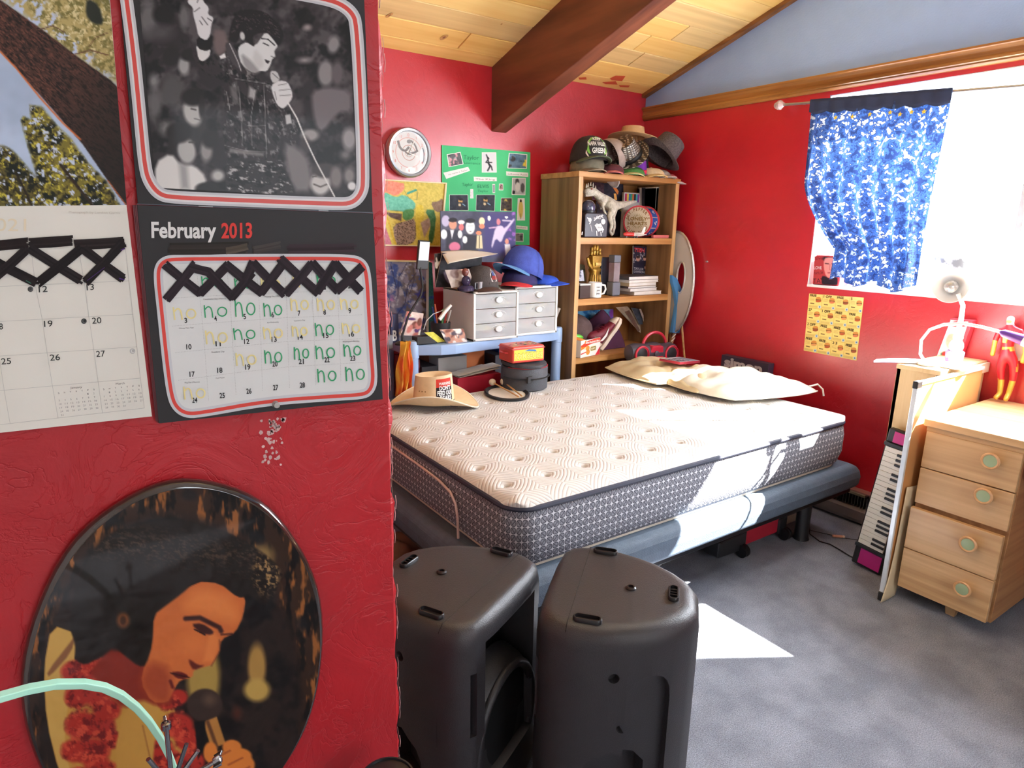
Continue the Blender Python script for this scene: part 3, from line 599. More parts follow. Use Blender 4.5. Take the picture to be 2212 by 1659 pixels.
A.poly([(690, -20), (790, 40), (830, 200), (740, 190), (680, 120)], (44, 48, 40), 20)
for pts in ([(0, 1150), (100, 1200), (230, 1350), (400, 1560), (420, 1660), (-900, 1660), (-900, 1150)],): A.poly(pts, (96, 88, 44), 30)
fol = A.mask_poly([(240, 840), (330, 850), (450, 1000), (560, 1100), (700, 1300), (850, 1450), (960, 1650), (330, 1660), (290, 1380), (215, 1130), (170, 960), (190, 930), (250, 960)], 26)
A.mix(fol, (122, 112, 48)); both = np.maximum(fol, A.mask_poly([(-900, 1150), (0, 1150), (100, 1200), (230, 1350), (400, 1560), (420, 1660), (-900, 1660)], 30))
A.nmix((52, 48, 30), 30, .45, .75, 6, both); A.nmix((204, 190, 70), 26, .6, .8, 7, both); A.nmix((30, 34, 28), 60, .6, .75, 11, both); A.nmix((196, 206, 226), 34, .74, .84, 12, both)
A.line([(480, 1310), (740, 1640)], 22, (48, 38, 30), 8); A.line([(130, 1380), (260, 1650)], 18, (40, 34, 28), 8)
trk = A.mask_poly([(-60, -40), (30, 20), (340, 240), (600, 440), (880, 640), (1000, 760), (1010, 1640), (930, 1540), (660, 1150), (400, 850), (0, 400), (-300, 60), (-300, -60)], 10)
A.mix(trk, (74, 50, 42))
A.nmix((112, 70, 58), 30, .45, .8, 13, trk * np.clip(1.25 - A.x / 800, 0, 1), .72, 5); A.nmix((38, 30, 28), 40, .45, .75, 14, trk, .74, 5)
A.mix(trk * np.clip((A.x + A.y - 1200) / 900, 0, 1) * .75, (34, 30, 28))
A.line([(0, 410), (130, 545), (320, 780), (500, 980), (640, 1110)], 12, (206, 110, 58), 8); A.line([(860, 1440), (1010, 1640)], 8, (176, 96, 50), 6)
A.line([(300, 240), (420, 205), (520, 260)], 8, (96, 66, 50), 5); A.line([(570, 440), (720, 400), (860, 440)], 10, (104, 70, 50), 5); A.line([(710, 370), (760, 300), (860, 260)], 7, (104, 70, 50), 5)
A.build('tree_photograph', c1)
p = Print(P1, NP, (0, 430), 3.19, .0016)
p.text('2021', (-112, 218), (180, 222), 88, (224, 212, 184), .0)
p.text('Photograph by London Garcia', (474, 97), (826, 103), 15, (196, 190, 178))
GC = (176, 176, 172)
for a_, b_ in (((-700, 632), (888, 563)), ((-700, 880), (915, 793)), ((-700, 1128), (942, 1016)), ((-700, 1380), (966, 1232)), ((-500, 1610), (994, 1438))): p.rib([a_, b_], 2.2, GC)
for L_ in ([(215, 350), (245, 600), (290, 825), (325, 1060), (362, 1290), (400, 1508)], [(545, 360), (580, 575), (612, 810), (645, 1035), (676, 1260), (705, 1475)], [(862, 330), (888, 563), (915, 793), (942, 1016), (966, 1232), (994, 1438)], [(-40, 900), (0, 1120), (30, 1320), (70, 1545)]): p.rib(L_, 2.2, GC)
for s_, x, y, w in (('12', 268, 642, 60), ('13', 598, 628, 50), ('8', -4, 898, 26), ('19', 305, 880, 58), ('20', 635, 858, 64), ('25', 10, 1138, 68), ('26', 345, 1112, 70), ('27', 664, 1087, 60)): p.text(s_, (x, y), (x + w, y - w * .07), 42, (52, 54, 52), .006)
for x, y, r_, col in ((210, 620, 19, (60, 60, 60)), (578, 840, 19, (44, 44, 44)), (912, 1046, 19, (176, 176, 174))):
    p.ell(x, y, r_, r_, col); p.ell(x + 2, y, r_ - 5, r_ - 5, (96, 96, 96) if col[0] < 100 else (214, 214, 210)); p.ell(x + (5 if x > 500 else 0), y - 2, r_ - 9, r_ - 9, col)
for nm, x, y, rows in (('January', 485, 1305, ['         1  2', ' 3  4  5  6  7  8  9', '10 11 12 13 14 15 16', '17 18 19 20 21 22 23', '24 25 26 27 28 29 30', '31']), ('March', 798, 1278, ['    1  2  3  4  5  6', ' 7  8  9 10 11 12 13', '14 15 16 17 18 19 20', '21 22 23 24 25 26 27', '28 29 30 31'])):
    p.text(nm, (x, y), (x + (80 if nm == 'January' else 60), y - 6), 14, (90, 90, 88))
    sx = x - (85 if nm == 'January' else 88)
    for i, d in enumerate('SMTWTFS'): p.text(d, (sx + i * 40.5, y + 36 - i * 4.2), (sx + 9 + i * 40.5, y + 35 - i * 4.2), 11, (96, 96, 94))
    rr_ = [[None] * 5 + [1, 2]] + [[3 + 7 * k + j for j in range(7)] for k in range(4)] + [[31]] if nm == 'January' else [[None] + [1, 2, 3, 4, 5, 6]] + [[7 + 7 * k + j for j in range(7)] for k in range(3)] + [[28, 29, 30, 31]]
    for k, rw in enumerate(rr_):
        for i, d in enumerate(rw):
            if d: xx = sx + i * 40.5 + k * 4.5 - 2 * (d > 9); yy_ = y + 62 + k * 25 - i * 4; p.text(str(d), (xx, yy_), (xx + (18 if d > 9 else 8), yy_ - 1.5), 12, (150, 150, 148))
K0 = (22, 14, 16)
def scr(p, a_, b_, w, col=K0, seed=0):
    r = np.random.RandomState(seed); a_, b_ = np.array(a_, float), np.array(b_, float); L_ = np.hypot(*(b_ - a_)); t = (b_ - a_) / L_; n = np.array([-t[1], t[0]])
    for j in range(5):
        o_ = (j - 2) / 5 * w; e0, e1 = r.rand(2) * .06 - .03
        p.rib([a_ + t * L_ * e0 + n * o_, (a_ + b_) / 2 + n * (o_ + r.rand() * w * .08), b_ + t * L_ * e1 + n * o_], w * .3, tuple(np.clip(np.array(col) + r.randint(-6, 14), 0, 255)))
for i, (a_, b_) in enumerate((((-300, 345), (190, 300)), ((200, 305), (500, 285)), ((510, 315), (860, 295)))): scr(p, a_, b_, 66, (26, 16, 16), i)
for i, (a_, b_) in enumerate((((-180, 350), (250, 575)), ((-60, 560), (180, 350)), ((190, 330), (565, 565)), ((265, 575), (560, 340)), ((570, 340), (850, 550)), ((590, 570), (845, 300)), ((-230, 340), (-200, 540)))): scr(p, a_, b_, 60, K0, i + 9)
p.rib([(830, 350), (860, 340)], 8, (72, 30, 110)); p.rib([(600, 560), (720, 470)], 4, (76, 40, 110)); p.rib([(180, 560), (215, 580)], 5, (60, 120, 100)); p.rib([(820, 545), (858, 556)], 7, (70, 30, 120))
p.build('page_print', c1)
# ---- singer calendar (2013)
c2 = T('wall_calendar', 'black bordered February 2013 calendar with a singer photo and scribbled no on its days', 'calendar', tuple(at(560, 690, 'y', YP)))
P2 = Vector((0, YP - .008, 0)); BK = M('black_calendar_card', (27, 25, 27), .6, var=.25, scale=5)
slab([(258, -20), (786, -20), (805, 459), (298, 441)], P2, NP, .004).build('upper_page', BK, c2)
for i in range(4): slab([(296 - 3 * i, 443), (805, 461), (826, 862), (343 - 2 * i, 914 - i)], P2, NP, .0011, k=.0016 - i * .0013).build('page', BK if i == 0 else M('wine_red_page', (96, 26, 34), .5), c2)
A = Art(P2, NP, [(175, -60), (1770, -60), (1845, 1520), (300, 1430)], (250, 0), 3.53, 2.0, (38, 33, 35), .0006)
A.nmix((74, 68, 70), 150, .45, .8, 21); A.nmix((14, 12, 13), 120, .5, .8, 22)
def el(*a, **k): A.ell(*a, **k)
el(250, 150, 100, 190, (104, 102, 102), .6, a=.9); el(370, 110, 110, 100, (24, 21, 22), .4); el(520, 130, 50, 130, (96, 94, 94), .6); el(340, 250, 150, 90, (70, 66, 68), .8)
el(290, 620, 60, 90, (120, 118, 118), .8); el(430, 700, 120, 160, (72, 70, 70), .5); el(420, 430, 90, 110, (32, 28, 28), .4); el(520, 500, 55, 100, (150, 148, 146), .5); el(560, 420, 90, 60, (30, 26, 26), .4)
el(300, 800, 70, 170, (90, 88, 88), .7); el(390, 980, 100, 90, (110, 108, 106), .8)
el(600, 960, 130, 200, (44, 42, 42), .4); el(585, 860, 82, 125, (172, 170, 166), .35, rot=-.3); el(590, 740, 110, 85, (26, 23, 23), .35); el(655, 820, 30, 110, (36, 32, 32), .5); A.line([(575, 830), (610, 838)], 12, (70, 66, 64), 8); A.line([(600, 905), (640, 915)], 8, (96, 90, 88), 8)
el(540, 1150, 80, 115, (168, 166, 162), .3, rot=-.2); el(480, 1010, 115, 95, (30, 26, 26), .3); el(430, 1100, 40, 110, (34, 30, 30), .5); A.line([(560, 1085), (600, 1085)], 14, (66, 62, 60), 9)
A.poly([(300, 1240), (420, 1165), (500, 1265), (600, 1260), (690, 1350), (680, 1460), (300, 1460)], (206, 204, 200), 26); A.poly([(480, 1240), (545, 1270), (560, 1440), (500, 1440)], (150, 148, 146), 40)
el(690, 1150, 60, 110, (140, 136, 134), .5); el(720, 1060, 80, 90, (34, 30, 30), .4); el(780, 1340, 70, 60, (176, 174, 170), .6); el(700, 1440, 110, 60, (28, 25, 25), .3)
el(1460, 210, 50, 40, (140, 130, 130), .8); el(1440, 460, 90, 40, (140, 132, 132), .9); el(1660, 340, 60, 90, (132, 126, 126), .5, rot=.2); el(1600, 560, 75, 125, (132, 126, 126), .4); el(1690, 560, 60, 130, (92, 84, 86), .5)
A.poly([(1490, 700), (1600, 660), (1790, 690), (1800, 860), (1700, 850), (1580, 1010), (1530, 980), (1500, 850)], (112, 104, 106), 40); el(1390, 830, 60, 80, (72, 64, 66), .7)
el(1780, 1060, 70, 110, (148, 142, 142), .5); el(1750, 1180, 70, 60, (110, 104, 104), .8); el(1480, 1030, 90, 60, (150, 144, 142), .5); el(1440, 1120, 60, 100, (60, 54, 56), .5)
A.poly([(1270, 1080), (1400, 1130), (1480, 1230), (1500, 1460), (1340, 1460)], (118, 112, 112), 50); el(1560, 1400, 90, 105, (190, 186, 182), .35); el(1590, 1300, 105, 70, (64, 58, 58), .35); el(1680, 1350, 60, 110, (120, 112, 110), .5); A.line([(1510, 1405), (1560, 1425), (1610, 1405)], 12, (92, 84, 80), 8); A.line([(1500, 1350), (1530, 1345)], 8, (70, 62, 60), 6); A.line([(1590, 1345), (1620, 1350)], 8, (70, 62, 60), 6); el(1780, 1340, 60, 90, (130, 124, 122), .6); el(1800, 1420, 40, 40, (216, 212, 210), .4)
# figure on stage
A.poly([(850, 1225), (1260, 1215), (1345, 1400), (1375, 1500), (840, 1500), (835, 1330)], (40, 36, 37), 12)
m_tr = A.mask_poly([(850, 1235), (1260, 1225), (1330, 1400), (1350, 1480), (850, 1480)], 20); A.nmix((166, 162, 160), 40, .62, .82, 31, m_tr, .1, 2.2); A.nmix((10, 8, 9), 50, .6, .75, 32, m_tr, .1, 2)
jk = A.mask_poly([(570, 320), (610, 400), (720, 380), (780, 470), (830, 330), (870, 340), (960, 500), (1090, 590), (1180, 640), (1210, 760), (1250, 830), (1330, 840), (1390, 1000), (1380, 1080), (1340, 1110), (1260, 1060), (1230, 1230), (840, 1200), (815, 1000), (830, 800), (820, 620), (760, 590), (660, 540), (590, 440)], 10)
A.mix(jk, (42, 36, 38)); A.nmix((116, 112, 112), 46, .55, .85, 33, jk * np.clip((A.x - 760) / 120, 0, 1), 1.2, 1.6); A.nmix((12, 10, 11), 60, .55, .75, 34, jk, 1.1, 1.6)
for L_ in ([(850, 560), (900, 600), (1150, 640)], [(935, 660), (960, 900), (965, 1110)], [(1060, 690), (1030, 900), (1040, 1110)], [(850, 850), (1000, 960), (1140, 960)], [(845, 700), (870, 840)], [(1130, 640), (1150, 1200)], [(830, 1110), (980, 1150), (1130, 1160)]): A.line(L_, 5, (170, 166, 164), 6, .8); A.line([(x + 8, y + 6) for x, y in L_], 5, (12, 9, 10), 6, .8)
A.poly([(1020, 660), (1070, 690), (1060, 760), (1010, 740)], (186, 182, 180), 24, .8); A.poly([(870, 1130), (1130, 1165), (1128, 1195), (860, 1165)], (150, 146, 144), 20, .7); A.poly([(870, 660), (920, 620), (940, 800), (890, 790)], (130, 126, 124), 24, .6)
el(800, 340, 75, 120, (92, 80, 80), .5); A.poly([(740, 230), (820, 230), (850, 300), (860, 330), (800, 420), (760, 400)], (108, 92, 90), 30, .8); A.poly([(790, 430), (830, 405), (840, 440), (800, 450)], (220, 216, 214), 8)
A.poly([(610, 335), (660, 375), (722, 370), (716, 430), (668, 470), (630, 455)], (206, 204, 202), 6); A.poly([(612, 285), (738, 255), (732, 370), (690, 392), (625, 372)], (16, 13, 14), 6)
A.poly([(560, -20), (650, -60), (665, 10), (712, 60), (700, 110), (748, 135), (728, 190), (720, 270), (690, 312), (630, 280), (612, 190), (588, 110), (590, 60), (545, 20)], (206, 204, 204), 8)
for L_ in ([(640, 60), (600, 90)], [(655, 130), (700, 190)], [(640, 160), (660, 190)], [(700, 140), (730, 160)], [(620, 20), (640, -30)]): A.line(L_, 7, (84, 78, 80), 6)
A.poly([(830, 330), (870, 320), (940, 420), (960, 540), (900, 500), (850, 420)], (64, 58, 60), 10); A.line([(868, 335), (930, 470), (955, 540)], 6, (190, 186, 184), 6)
A.poly([(940, 350), (1000, 320), (1060, 360), (1150, 230), (1218, 320), (1236, 352), (1208, 388), (1217, 432), (1190, 452), (1182, 490), (1150, 548), (1100, 540), (1050, 560), (960, 500), (930, 400)], (206, 205, 203), 7)
A.poly([(950, 400), (1040, 470), (1100, 545), (1060, 570), (980, 520)], (128, 124, 124), 26, .8); A.poly([(1060, 370), (1120, 440), (1130, 500), (1090, 530), (1040, 460)], (178, 176, 174), 30, .6)
A.poly([(862, 250), (900, 120), (1000, 66), (1140, 90), (1240, 180), (1282, 260), (1262, 330), (1236, 350), (1200, 300), (1150, 245), (1060, 262), (1040, 300), (1062, 362), (1010, 330), (985, 300), (950, 240), (930, 330), (870, 310)], (22, 17, 19), 9); A.nmix((62, 52, 54), 26, .6, .85, 35, A.mask_poly([(880, 250), (920, 120), (1140, 100), (1240, 200), (1260, 300), (1100, 220), (940, 240)], 10), .5, 3)
el(965, 275, 22, 40, (190, 188, 186), .4, rot=-.2)
A.line([(1112, 295), (1160, 300), (1210, 345)], 9, (20, 16, 18), 5); A.line([(1125, 330), (1165, 348)], 9, (38, 32, 33), 5); A.poly([(1135, 452), (1178, 468), (1160, 488), (1140, 474)], (34, 22, 26), 5); A.line([(1208, 388), (1216, 430)], 5, (130, 126, 124), 6); A.line([(1185, 430), (1205, 438)], 6, (90, 84, 84), 6)
A.poly([(1180, 540), (1230, 545), (1255, 610), (1200, 640), (1176, 590)], (188, 186, 184), 8); A.line([(1195, 560), (1240, 600)], 6, (90, 86, 86), 6)
A.poly([(1182, 650), (1250, 612), (1310, 625), (1342, 690), (1348, 750), (1300, 810), (1270, 832), (1228, 800), (1196, 720)], (208, 206, 205), 8)
for L_ in ([(1240, 650), (1300, 640)], [(1245, 690), (1330, 680)], [(1250, 730), (1335, 725)], [(1210, 700), (1225, 760)]): A.line(L_, 6, (120, 114, 114), 6)
A.poly([(1290, 880), (1330, 870), (1340, 940), (1300, 950)], (186, 184, 182), 10); A.line([(1310, 780), (1380, 900), (1440, 1050), (1520, 1220), (1600, 1370), (1668, 1500)], 11, (214, 212, 208), 5)
A.build('concert_photograph', c2, GLOSS)
p = Print(P2, NP, (250, 0), 3.53, .0012)
pth = [(60, -160), (135, 400), (185, 900), (222, 1290), (262, 1400), (330, 1480), (420, 1505), (900, 1525), (1680, 1556), (1800, 1550), (1868, 1480), (1888, 1380), (1862, 700), (1832, 180), (1800, 100), (1720, 35), (1600, -6), (1300, -60)]
p.rib(pth, 98, (186, 186, 190), sm=2); p.rib(pth, 60, (210, 208, 208), sm=2); p.rib(pth, 32, (204, 74, 66), sm=2)
p.rib([(160, 1555), (1960, 1622)], 8, (72, 74, 84)); p.rib([(630, 1572), (740, 1577)], 7, (150, 150, 154)); p.rib([(1545, 1605), (1620, 1608)], 7, (150, 150, 154))
p.build('photo_border', c2, GLOSS)
p = Print(P2, NP, (280, 440), 3.386, .0026)
p.text('February', (158, 246), (632, 250), 112, (216, 216, 214), .028, up=(-.02, -1)); p.text('2013', (668, 250), (893, 248), 108, (214, 64, 58), .028)
pth = [(330, 405), (700, 402), (1200, 400), (1600, 402), (1690, 425), (1728, 500), (1745, 800), (1762, 1100), (1778, 1290), (1750, 1370), (1690, 1395), (1500, 1405), (1000, 1440), (500, 1530), (410, 1530), (345, 1490), (305, 1410), (270, 1150), (232, 780), (205, 540), (215, 455), (260, 415)]
p.poly(pth, (214, 216, 214)); p.rib(pth, 68, (196, 198, 202), True, 2); p.rib(pth, 26, (214, 74, 66), True, 2)
p.rib([(500 + i, 345) for i in range(0, 380, 60)], 40, (60, 50, 44)); scr(p, (290, 330), (860, 320), 80, (40, 34, 30), 3); scr(p, (700, 345), (860, 312), 46, (74, 64, 54), 4); scr(p, (900, 340), (1100, 300), 50, (56, 50, 48), 5); scr(p, (1150, 330), (1640, 320), 60, (44, 30, 36), 6)
GC = (158, 158, 156)
def dots(pts, w=3):
    pts = [np.array(q, float) for q in pts]
    for a_, b_ in zip(pts[:-1], pts[1:]):
        n = int(np.hypot(*(b_ - a_)) / 11)
        k0_ = p.k
        for i in range(n): p.k = k0_; q = a_ + (b_ - a_) * i / n; e = (b_ - a_) / np.hypot(*(b_ - a_)) * 4; p.rib([q, q + e], w, GC)
rowsY = [[(285, 690), (730, 665), (1130, 648), (1700, 632)], [(310, 893), (740, 860), (1140, 832), (1700, 810)], [(330, 1087), (750, 1045), (1150, 1005), (1705, 985)], [(355, 1288), (760, 1235), (1160, 1190), (1710, 1158)]]
for r_ in rowsY: dots(r_)
for L_ in ([(490, 520), (520, 770), (545, 1050), (575, 1440)], [(712, 520), (735, 760), (748, 1000), (775, 1400)], [(925, 500), (945, 740), (955, 980), (968, 1370)], [(1130, 500), (1145, 740), (1152, 980), (1165, 1350)], [(1325, 500), (1335, 740), (1345, 980), (1355, 1330)], [(1510, 500), (1520, 740), (1530, 980), (1540, 1300)]): dots(L_)
KN = (40, 40, 42)
for s_, x, y in (('1', 1412, 628), ('2', 1592, 618), ('3', 400, 870), ('4', 617, 856), ('5', 830, 842), ('6', 1034, 830), ('7', 1227, 818), ('8', 1413, 810), ('9', 1597, 800), ('10', 412, 1063), ('11', 626, 1040), ('12', 834, 1024), ('13', 1034, 1008), ('14', 1225, 992), ('15', 1412, 980), ('16', 1598, 970), ('17', 436, 1262), ('18', 638, 1234), ('19', 842, 1210), ('20', 1040, 1188), ('21', 1232, 1170), ('22', 1420, 1158), ('23', 1607, 1147), ('24', 455, 1452), ('25', 655, 1418), ('26', 850, 1386), ('27', 1045, 1360), ('28', 1240, 1342)):
    p.text(s_, (x, y), (x + (19 if len(s_) == 1 else 38), y - 2), 37, KN, .02)
for s_, x, y, w in (('Constitution Day (Mexico)', 535, 702, 165), ('Waitangi Day (NZ)', 982, 684, 106), ('Chinese New Year', 358, 914, 108), ('Ash Wednesday', 1000, 873, 86), ("Valentine's Day", 1196, 860, 82), ("Presidents' Day", 596, 1088, 94), ('Full Moon', 628, 1278, 62), ('Flag Day (Mexico)', 400, 1310, 108), ("Washington's Birthday", 1552, 1012, 124)): p.text(s_, (x, y), (x + w, y - 6), 10, (96, 96, 96))
GR_, YL = (52, 158, 104), (228, 214, 150)
def no_(x, y, w, h, col, th=9):   # hand written "no"
    j = lambda a_: a_ + (RNG.rand() - .5) * 5
    p.rib([(j(x), y), (x + w * .06, y + h)], th, col)
    p.rib([(x + w * .04, y + h * .35), (x + w * .16, j(y + h * .1)), (x + w * .30, y + h * .2), (x + w * .36, y + h * .6), (j(x + w * .38), y + h)], th, col, sm=2)
    cx, cy, rx, ry = x + w * .78, y + h * .52, w * .2, h * .36
    p.rib([(cx + rx * math.cos(a_) + j(0) * .4, cy + ry * math.sin(a_)) for a_ in [2 * math.pi * k / 12 + .5 for k in range(12)]], th, col, True, 1)
for x, y, w, h, col in ((318, 755, 165, 92, YL), (540, 740, 170, 92, GR_), (765, 705, 150, 120, GR_), (975, 725, 135, 98, GR_), (1172, 690, 132, 92, YL), (1365, 690, 130, 92, YL), (1537, 690, 130, 84, YL), (552, 925, 160, 100, YL), (757, 908, 158, 86, GR_), (975, 900, 138, 88, YL), (1182, 890, 112, 80, YL), (1352, 870, 136, 96, GR_), (1548, 870, 130, 80, YL), (772, 1090, 150, 92, YL), (982, 1068, 128, 98, GR_), (1196, 1045, 110, 92, GR_), (1355, 1035, 140, 100, GR_), (1560, 1025, 126, 90, GR_), (1368, 1205, 138, 98, GR_), (1572, 1190, 140, 104, GR_), (392, 1335, 158, 92, YL), (522, 530, 160, 92, GR_), (765, 545, 120, 80, GR_), (955, 545, 140, 80, YL), (1362, 520, 136, 80, GR_), (1190, 530, 120, 80, YL)):
    no_(x, y, w, h, col, 9 if col == GR_ else 11)
KP = (30, 18, 26)
for i, (a_, b_) in enumerate((((250, 440), (520, 660)), ((265, 700), (475, 440)), ((430, 460), (585, 500)), ((505, 660), (720, 440)), ((575, 500), (755, 690)), ((695, 440), (960, 650)), ((735, 690), (890, 500)), ((840, 560), (900, 420)), ((895, 430), (1130, 665)), ((945, 660), (1120, 430)), ((1095, 400), (1370, 650)), ((1130, 665), (1330, 430)), ((1325, 430), (1520, 640)), ((1360, 645), (1500, 430)), ((1490, 430), (1685, 645)), ((1500, 640), (1695, 455)))): scr(p, a_, b_, 60, KP, i + 30)
p.build('page_print', c2)
tagm = M('clear_pushpin', (214, 214, 210), .12, trans=.6, var=0)
pn = T('push_pin', 'clear push pin holding the bottom edge of the singer calendar', 'pin', tuple(at(594, 872, 'y', YP - .012)))
MB().mx(Matrix.Translation(at(594, 872, 'y', YP - .009)) @ Matrix.Rotation(math.pi / 2, 4, 'X')).lathe([(.0055, 0), (.0055, .001), (.0028, .003), (.003, .007), (.0042, .009), (.004, .0105), (.001, .011)], 16).build('pin_head', tagm, pn, smooth=True)
# wall chips below the pin
cm = MB()
for i in range(60):
    x = 596 + RNG.randn() * 13 - (i * .2); y = 905 + RNG.rand() ** 1.2 * 100; r = 1.5 + RNG.rand() * 4.5; q = at(x, y, 'y', YP - .0004); sc_ = r / 1416 * .95
    cm.mx(Matrix.Translation(q) @ Matrix.Rotation(math.pi / 2, 4, 'X')); n = 6; ph = RNG.rand() * 6
    cm.add([(sc_ * (.5 + .6 * RNG.rand()) * math.cos(ph + k * 2 * math.pi / n), sc_ * (.6 + .6 * RNG.rand()) * math.sin(ph + k * 2 * math.pi / n), 0) for k in range(n)], [tuple(range(n))])
cm.build('paint_chips', CH_, WP)['kind'] = 'stuff'
# ---- oval plaque
pq = T('oval_plaque', 'glossy oval wooden plaque with a portrait of a singer holding a microphone', 'plaque', (.09, YP, .6))
ex, ez, ea, eb = .0915, .888, .189, .281
def oval(k=1, d=0, n=72):
    return [(ex + (ea * k - d) * math.cos(a_) * (1 + .006 * math.sin(7 * a_)), ez + (eb * k - d) * math.sin(a_) * (1 + .005 * math.sin(9 * a_))) for a_ in [2 * math.pi * i / n for i in range(n)]]
LAC = M('dark_lacquered_edge', (46, 38, 34), .12, var=.4, scale=14, coat=1)
rings = []
for y_, d in ((YP, .003), (YP - .006, 0), (YP - .013, .001), (YP - .018, .005), (YP - .0195, .009)): rings.append([(x, y_, z) for x, z in oval(1, d)])
MB().loft(rings).build('plaque_body', LAC, pq, smooth=True)
PQ = Vector((0, YP - .0195, 0))
A = Art(PQ, NP, [(20, 20), (1850, 20), (1850, 1860), (20, 1860)], (0, 1020), 2.596, 2.4, (38, 28, 24), .0006)
A.nmix((20, 15, 14), 160, .4, .7, 41)
# wood rim
rimd = np.sqrt(((A.x - 950) / 850) ** 2 + ((A.y - 1290) / 1230) ** 2); rim = np.clip((rimd - .84) / .05, 0, 1)
A.mix(rim * .9, (52, 34, 24)); A.nmix((140, 86, 42), 34, .62, .8, 42, rim, 0, .22); A.nmix((18, 13, 12), 46, .55, .75, 43, rim, 0, .3)
A.ell(1440, 1090, 62, 160, (176, 136, 70), .4, a=.9); A.ell(1440, 1220, 90, 80, (178, 146, 76), .4); A.ell(1470, 470, 90, 90, (128, 104, 64), .6); A.ell(1140, 1150, 110, 260, (160, 132, 66), .35); A.ell(1330, 1350, 40, 60, (70, 36, 26), .8)
# jacket, collar and lei
A.poly([(290, 856), (430, 905), (410, 1080), (560, 1100), (700, 1060), (880, 1120), (960, 1290), (1060, 1500), (1060, 1860), (420, 1860), (330, 1680), (262, 1400), (245, 1100)], (186, 140, 62), 10)
A.poly([(290, 856), (430, 905), (400, 1200), (380, 1300), (360, 1540), (440, 1860), (340, 1700), (262, 1400), (245, 1100)], (196, 156, 80), 8); A.poly([(415, 925), (428, 900), (400, 1010), (275, 1150), (262, 1120)], (132, 88, 54), 10)
lei = [(420, 1120, 90), (520, 1100, 90), (430, 1260, 80), (540, 1250, 90), (600, 1330, 90), (460, 1420, 110), (560, 1420, 100), (420, 1560, 90), (520, 1570, 110), (620, 1500, 70), (560, 1680, 110), (440, 1720, 90), (900, 1560, 90), (1000, 1420, 100), (1060, 1500, 90), (960, 1640, 110), (1080, 1620, 80), (940, 1280, 70), (1000, 1260, 60)]
for x, y, r_ in lei: A.ell(x, y, r_, r_ * .85, (164, 44, 34), .3)
lm = np.zeros(len(A.x))
for x, y, r_ in lei: lm = np.maximum(lm, np.clip((1 - np.hypot(A.x - x, A.y - y) / r_) / .3, 0, 1))
A.nmix((110, 26, 26), 40, .5, .75, 44, lm); A.nmix((196, 72, 50), 34, .6, .8, 45, lm)
A.poly([(700, 1330), (790, 1270), (900, 1310), (880, 1380), (850, 1700), (760, 1860), (640, 1860), (660, 1600), (640, 1560)], (190, 142, 66), 14); A.line([(800, 1420), (850, 1640)], 8, (150, 100, 50), 8)
# neck, face
A.poly([(560, 1040), (640, 980), (820, 1080), (960, 1250), (960, 1300), (880, 1310), (790, 1270), (690, 1330), (600, 1240), (500, 1120)], (128, 42, 30), 26)
A.poly([(860, 800), (900, 760), (1100, 610), (1230, 620), (1330, 700), (1378, 700), (1365, 800), (1320, 900), (1240, 935), (1232, 1000), (1190, 1080), (1130, 1095), (1085, 1110), (1080, 1150), (1010, 1165), (985, 1200), (960, 1250), (940, 1290), (850, 1290), (790, 1180), (810, 1080), (850, 980)], (196, 104, 52), 8)
A.poly([(830, 1060), (960, 1100), (960, 1290), (860, 1290), (780, 1180)], (150, 62, 38), 60, .85); A.poly([(1120, 640), (1320, 720), (1340, 850), (1150, 800), (1000, 760)], (218, 128, 66), 70, .8); A.ell(1080, 960, 120, 90, (212, 118, 60), .9, a=.7); A.poly([(1180, 870), (1232, 940), (1200, 1060), (1140, 1060)], (216, 126, 66), 24, .7)
A.line([(1040, 820), (1120, 815), (1230, 870), (1240, 890)], 26, (58, 28, 24), 12); A.poly([(1070, 850), (1130, 845), (1200, 890), (1190, 912), (1130, 905)], (62, 28, 24), 10); A.line([(1090, 880), (1150, 912)], 8, (28, 14, 14), 5); A.line([(1240, 910), (1300, 905)], 10, (74, 34, 26), 8)
A.poly([(1060, 1045), (1110, 1080), (1150, 1082), (1085, 1112), (1060, 1070)], (92, 34, 26), 12); A.line([(1230, 940), (1232, 1000), (1185, 1085)], 6, (120, 62, 36), 8)
A.poly([(955, 1120), (1010, 1115), (1060, 1140), (1035, 1160), (990, 1155)], (92, 26, 24), 8); A.line([(955, 1125), (1060, 1150)], 6, (40, 14, 14), 5); A.line([(955, 1170), (968, 1205)], 18, (96, 28, 26), 10)
# hair
hair = [(400, 760), (430, 600), (560, 380), (700, 300), (940, 262), (1100, 280), (1260, 330), (1400, 400), (1540, 500), (1580, 570), (1540, 680), (1480, 760), (1400, 680), (1340, 706), (1250, 620), (1100, 606), (1020, 680), (940, 740), (860, 800), (855, 960), (820, 1080), (780, 1090), (690, 1020), (640, 970), (560, 1040), (480, 1080), (430, 1060), (420, 960), (390, 860)]
A.poly(hair, (30, 23, 19), 14); hm_ = A.mask_poly(hair, 20)
A.nmix((74, 58, 44), 22, .5, .85, 46, hm_ * np.clip(1 - abs(A.y - 420 - (A.x - 900) * .12) / 140, 0, 1), .25, 2.5); A.nmix((150, 118, 76), 16, .55, .8, 47, hm_ * np.clip(1 - np.hypot((A.x - 1500) / 110, (A.y - 560) / 160), 0, 1) * 2)
A.ell(690, 830, 46, 56, (112, 66, 36), .5); A.ell(690, 830, 22, 34, (60, 36, 24), .5)
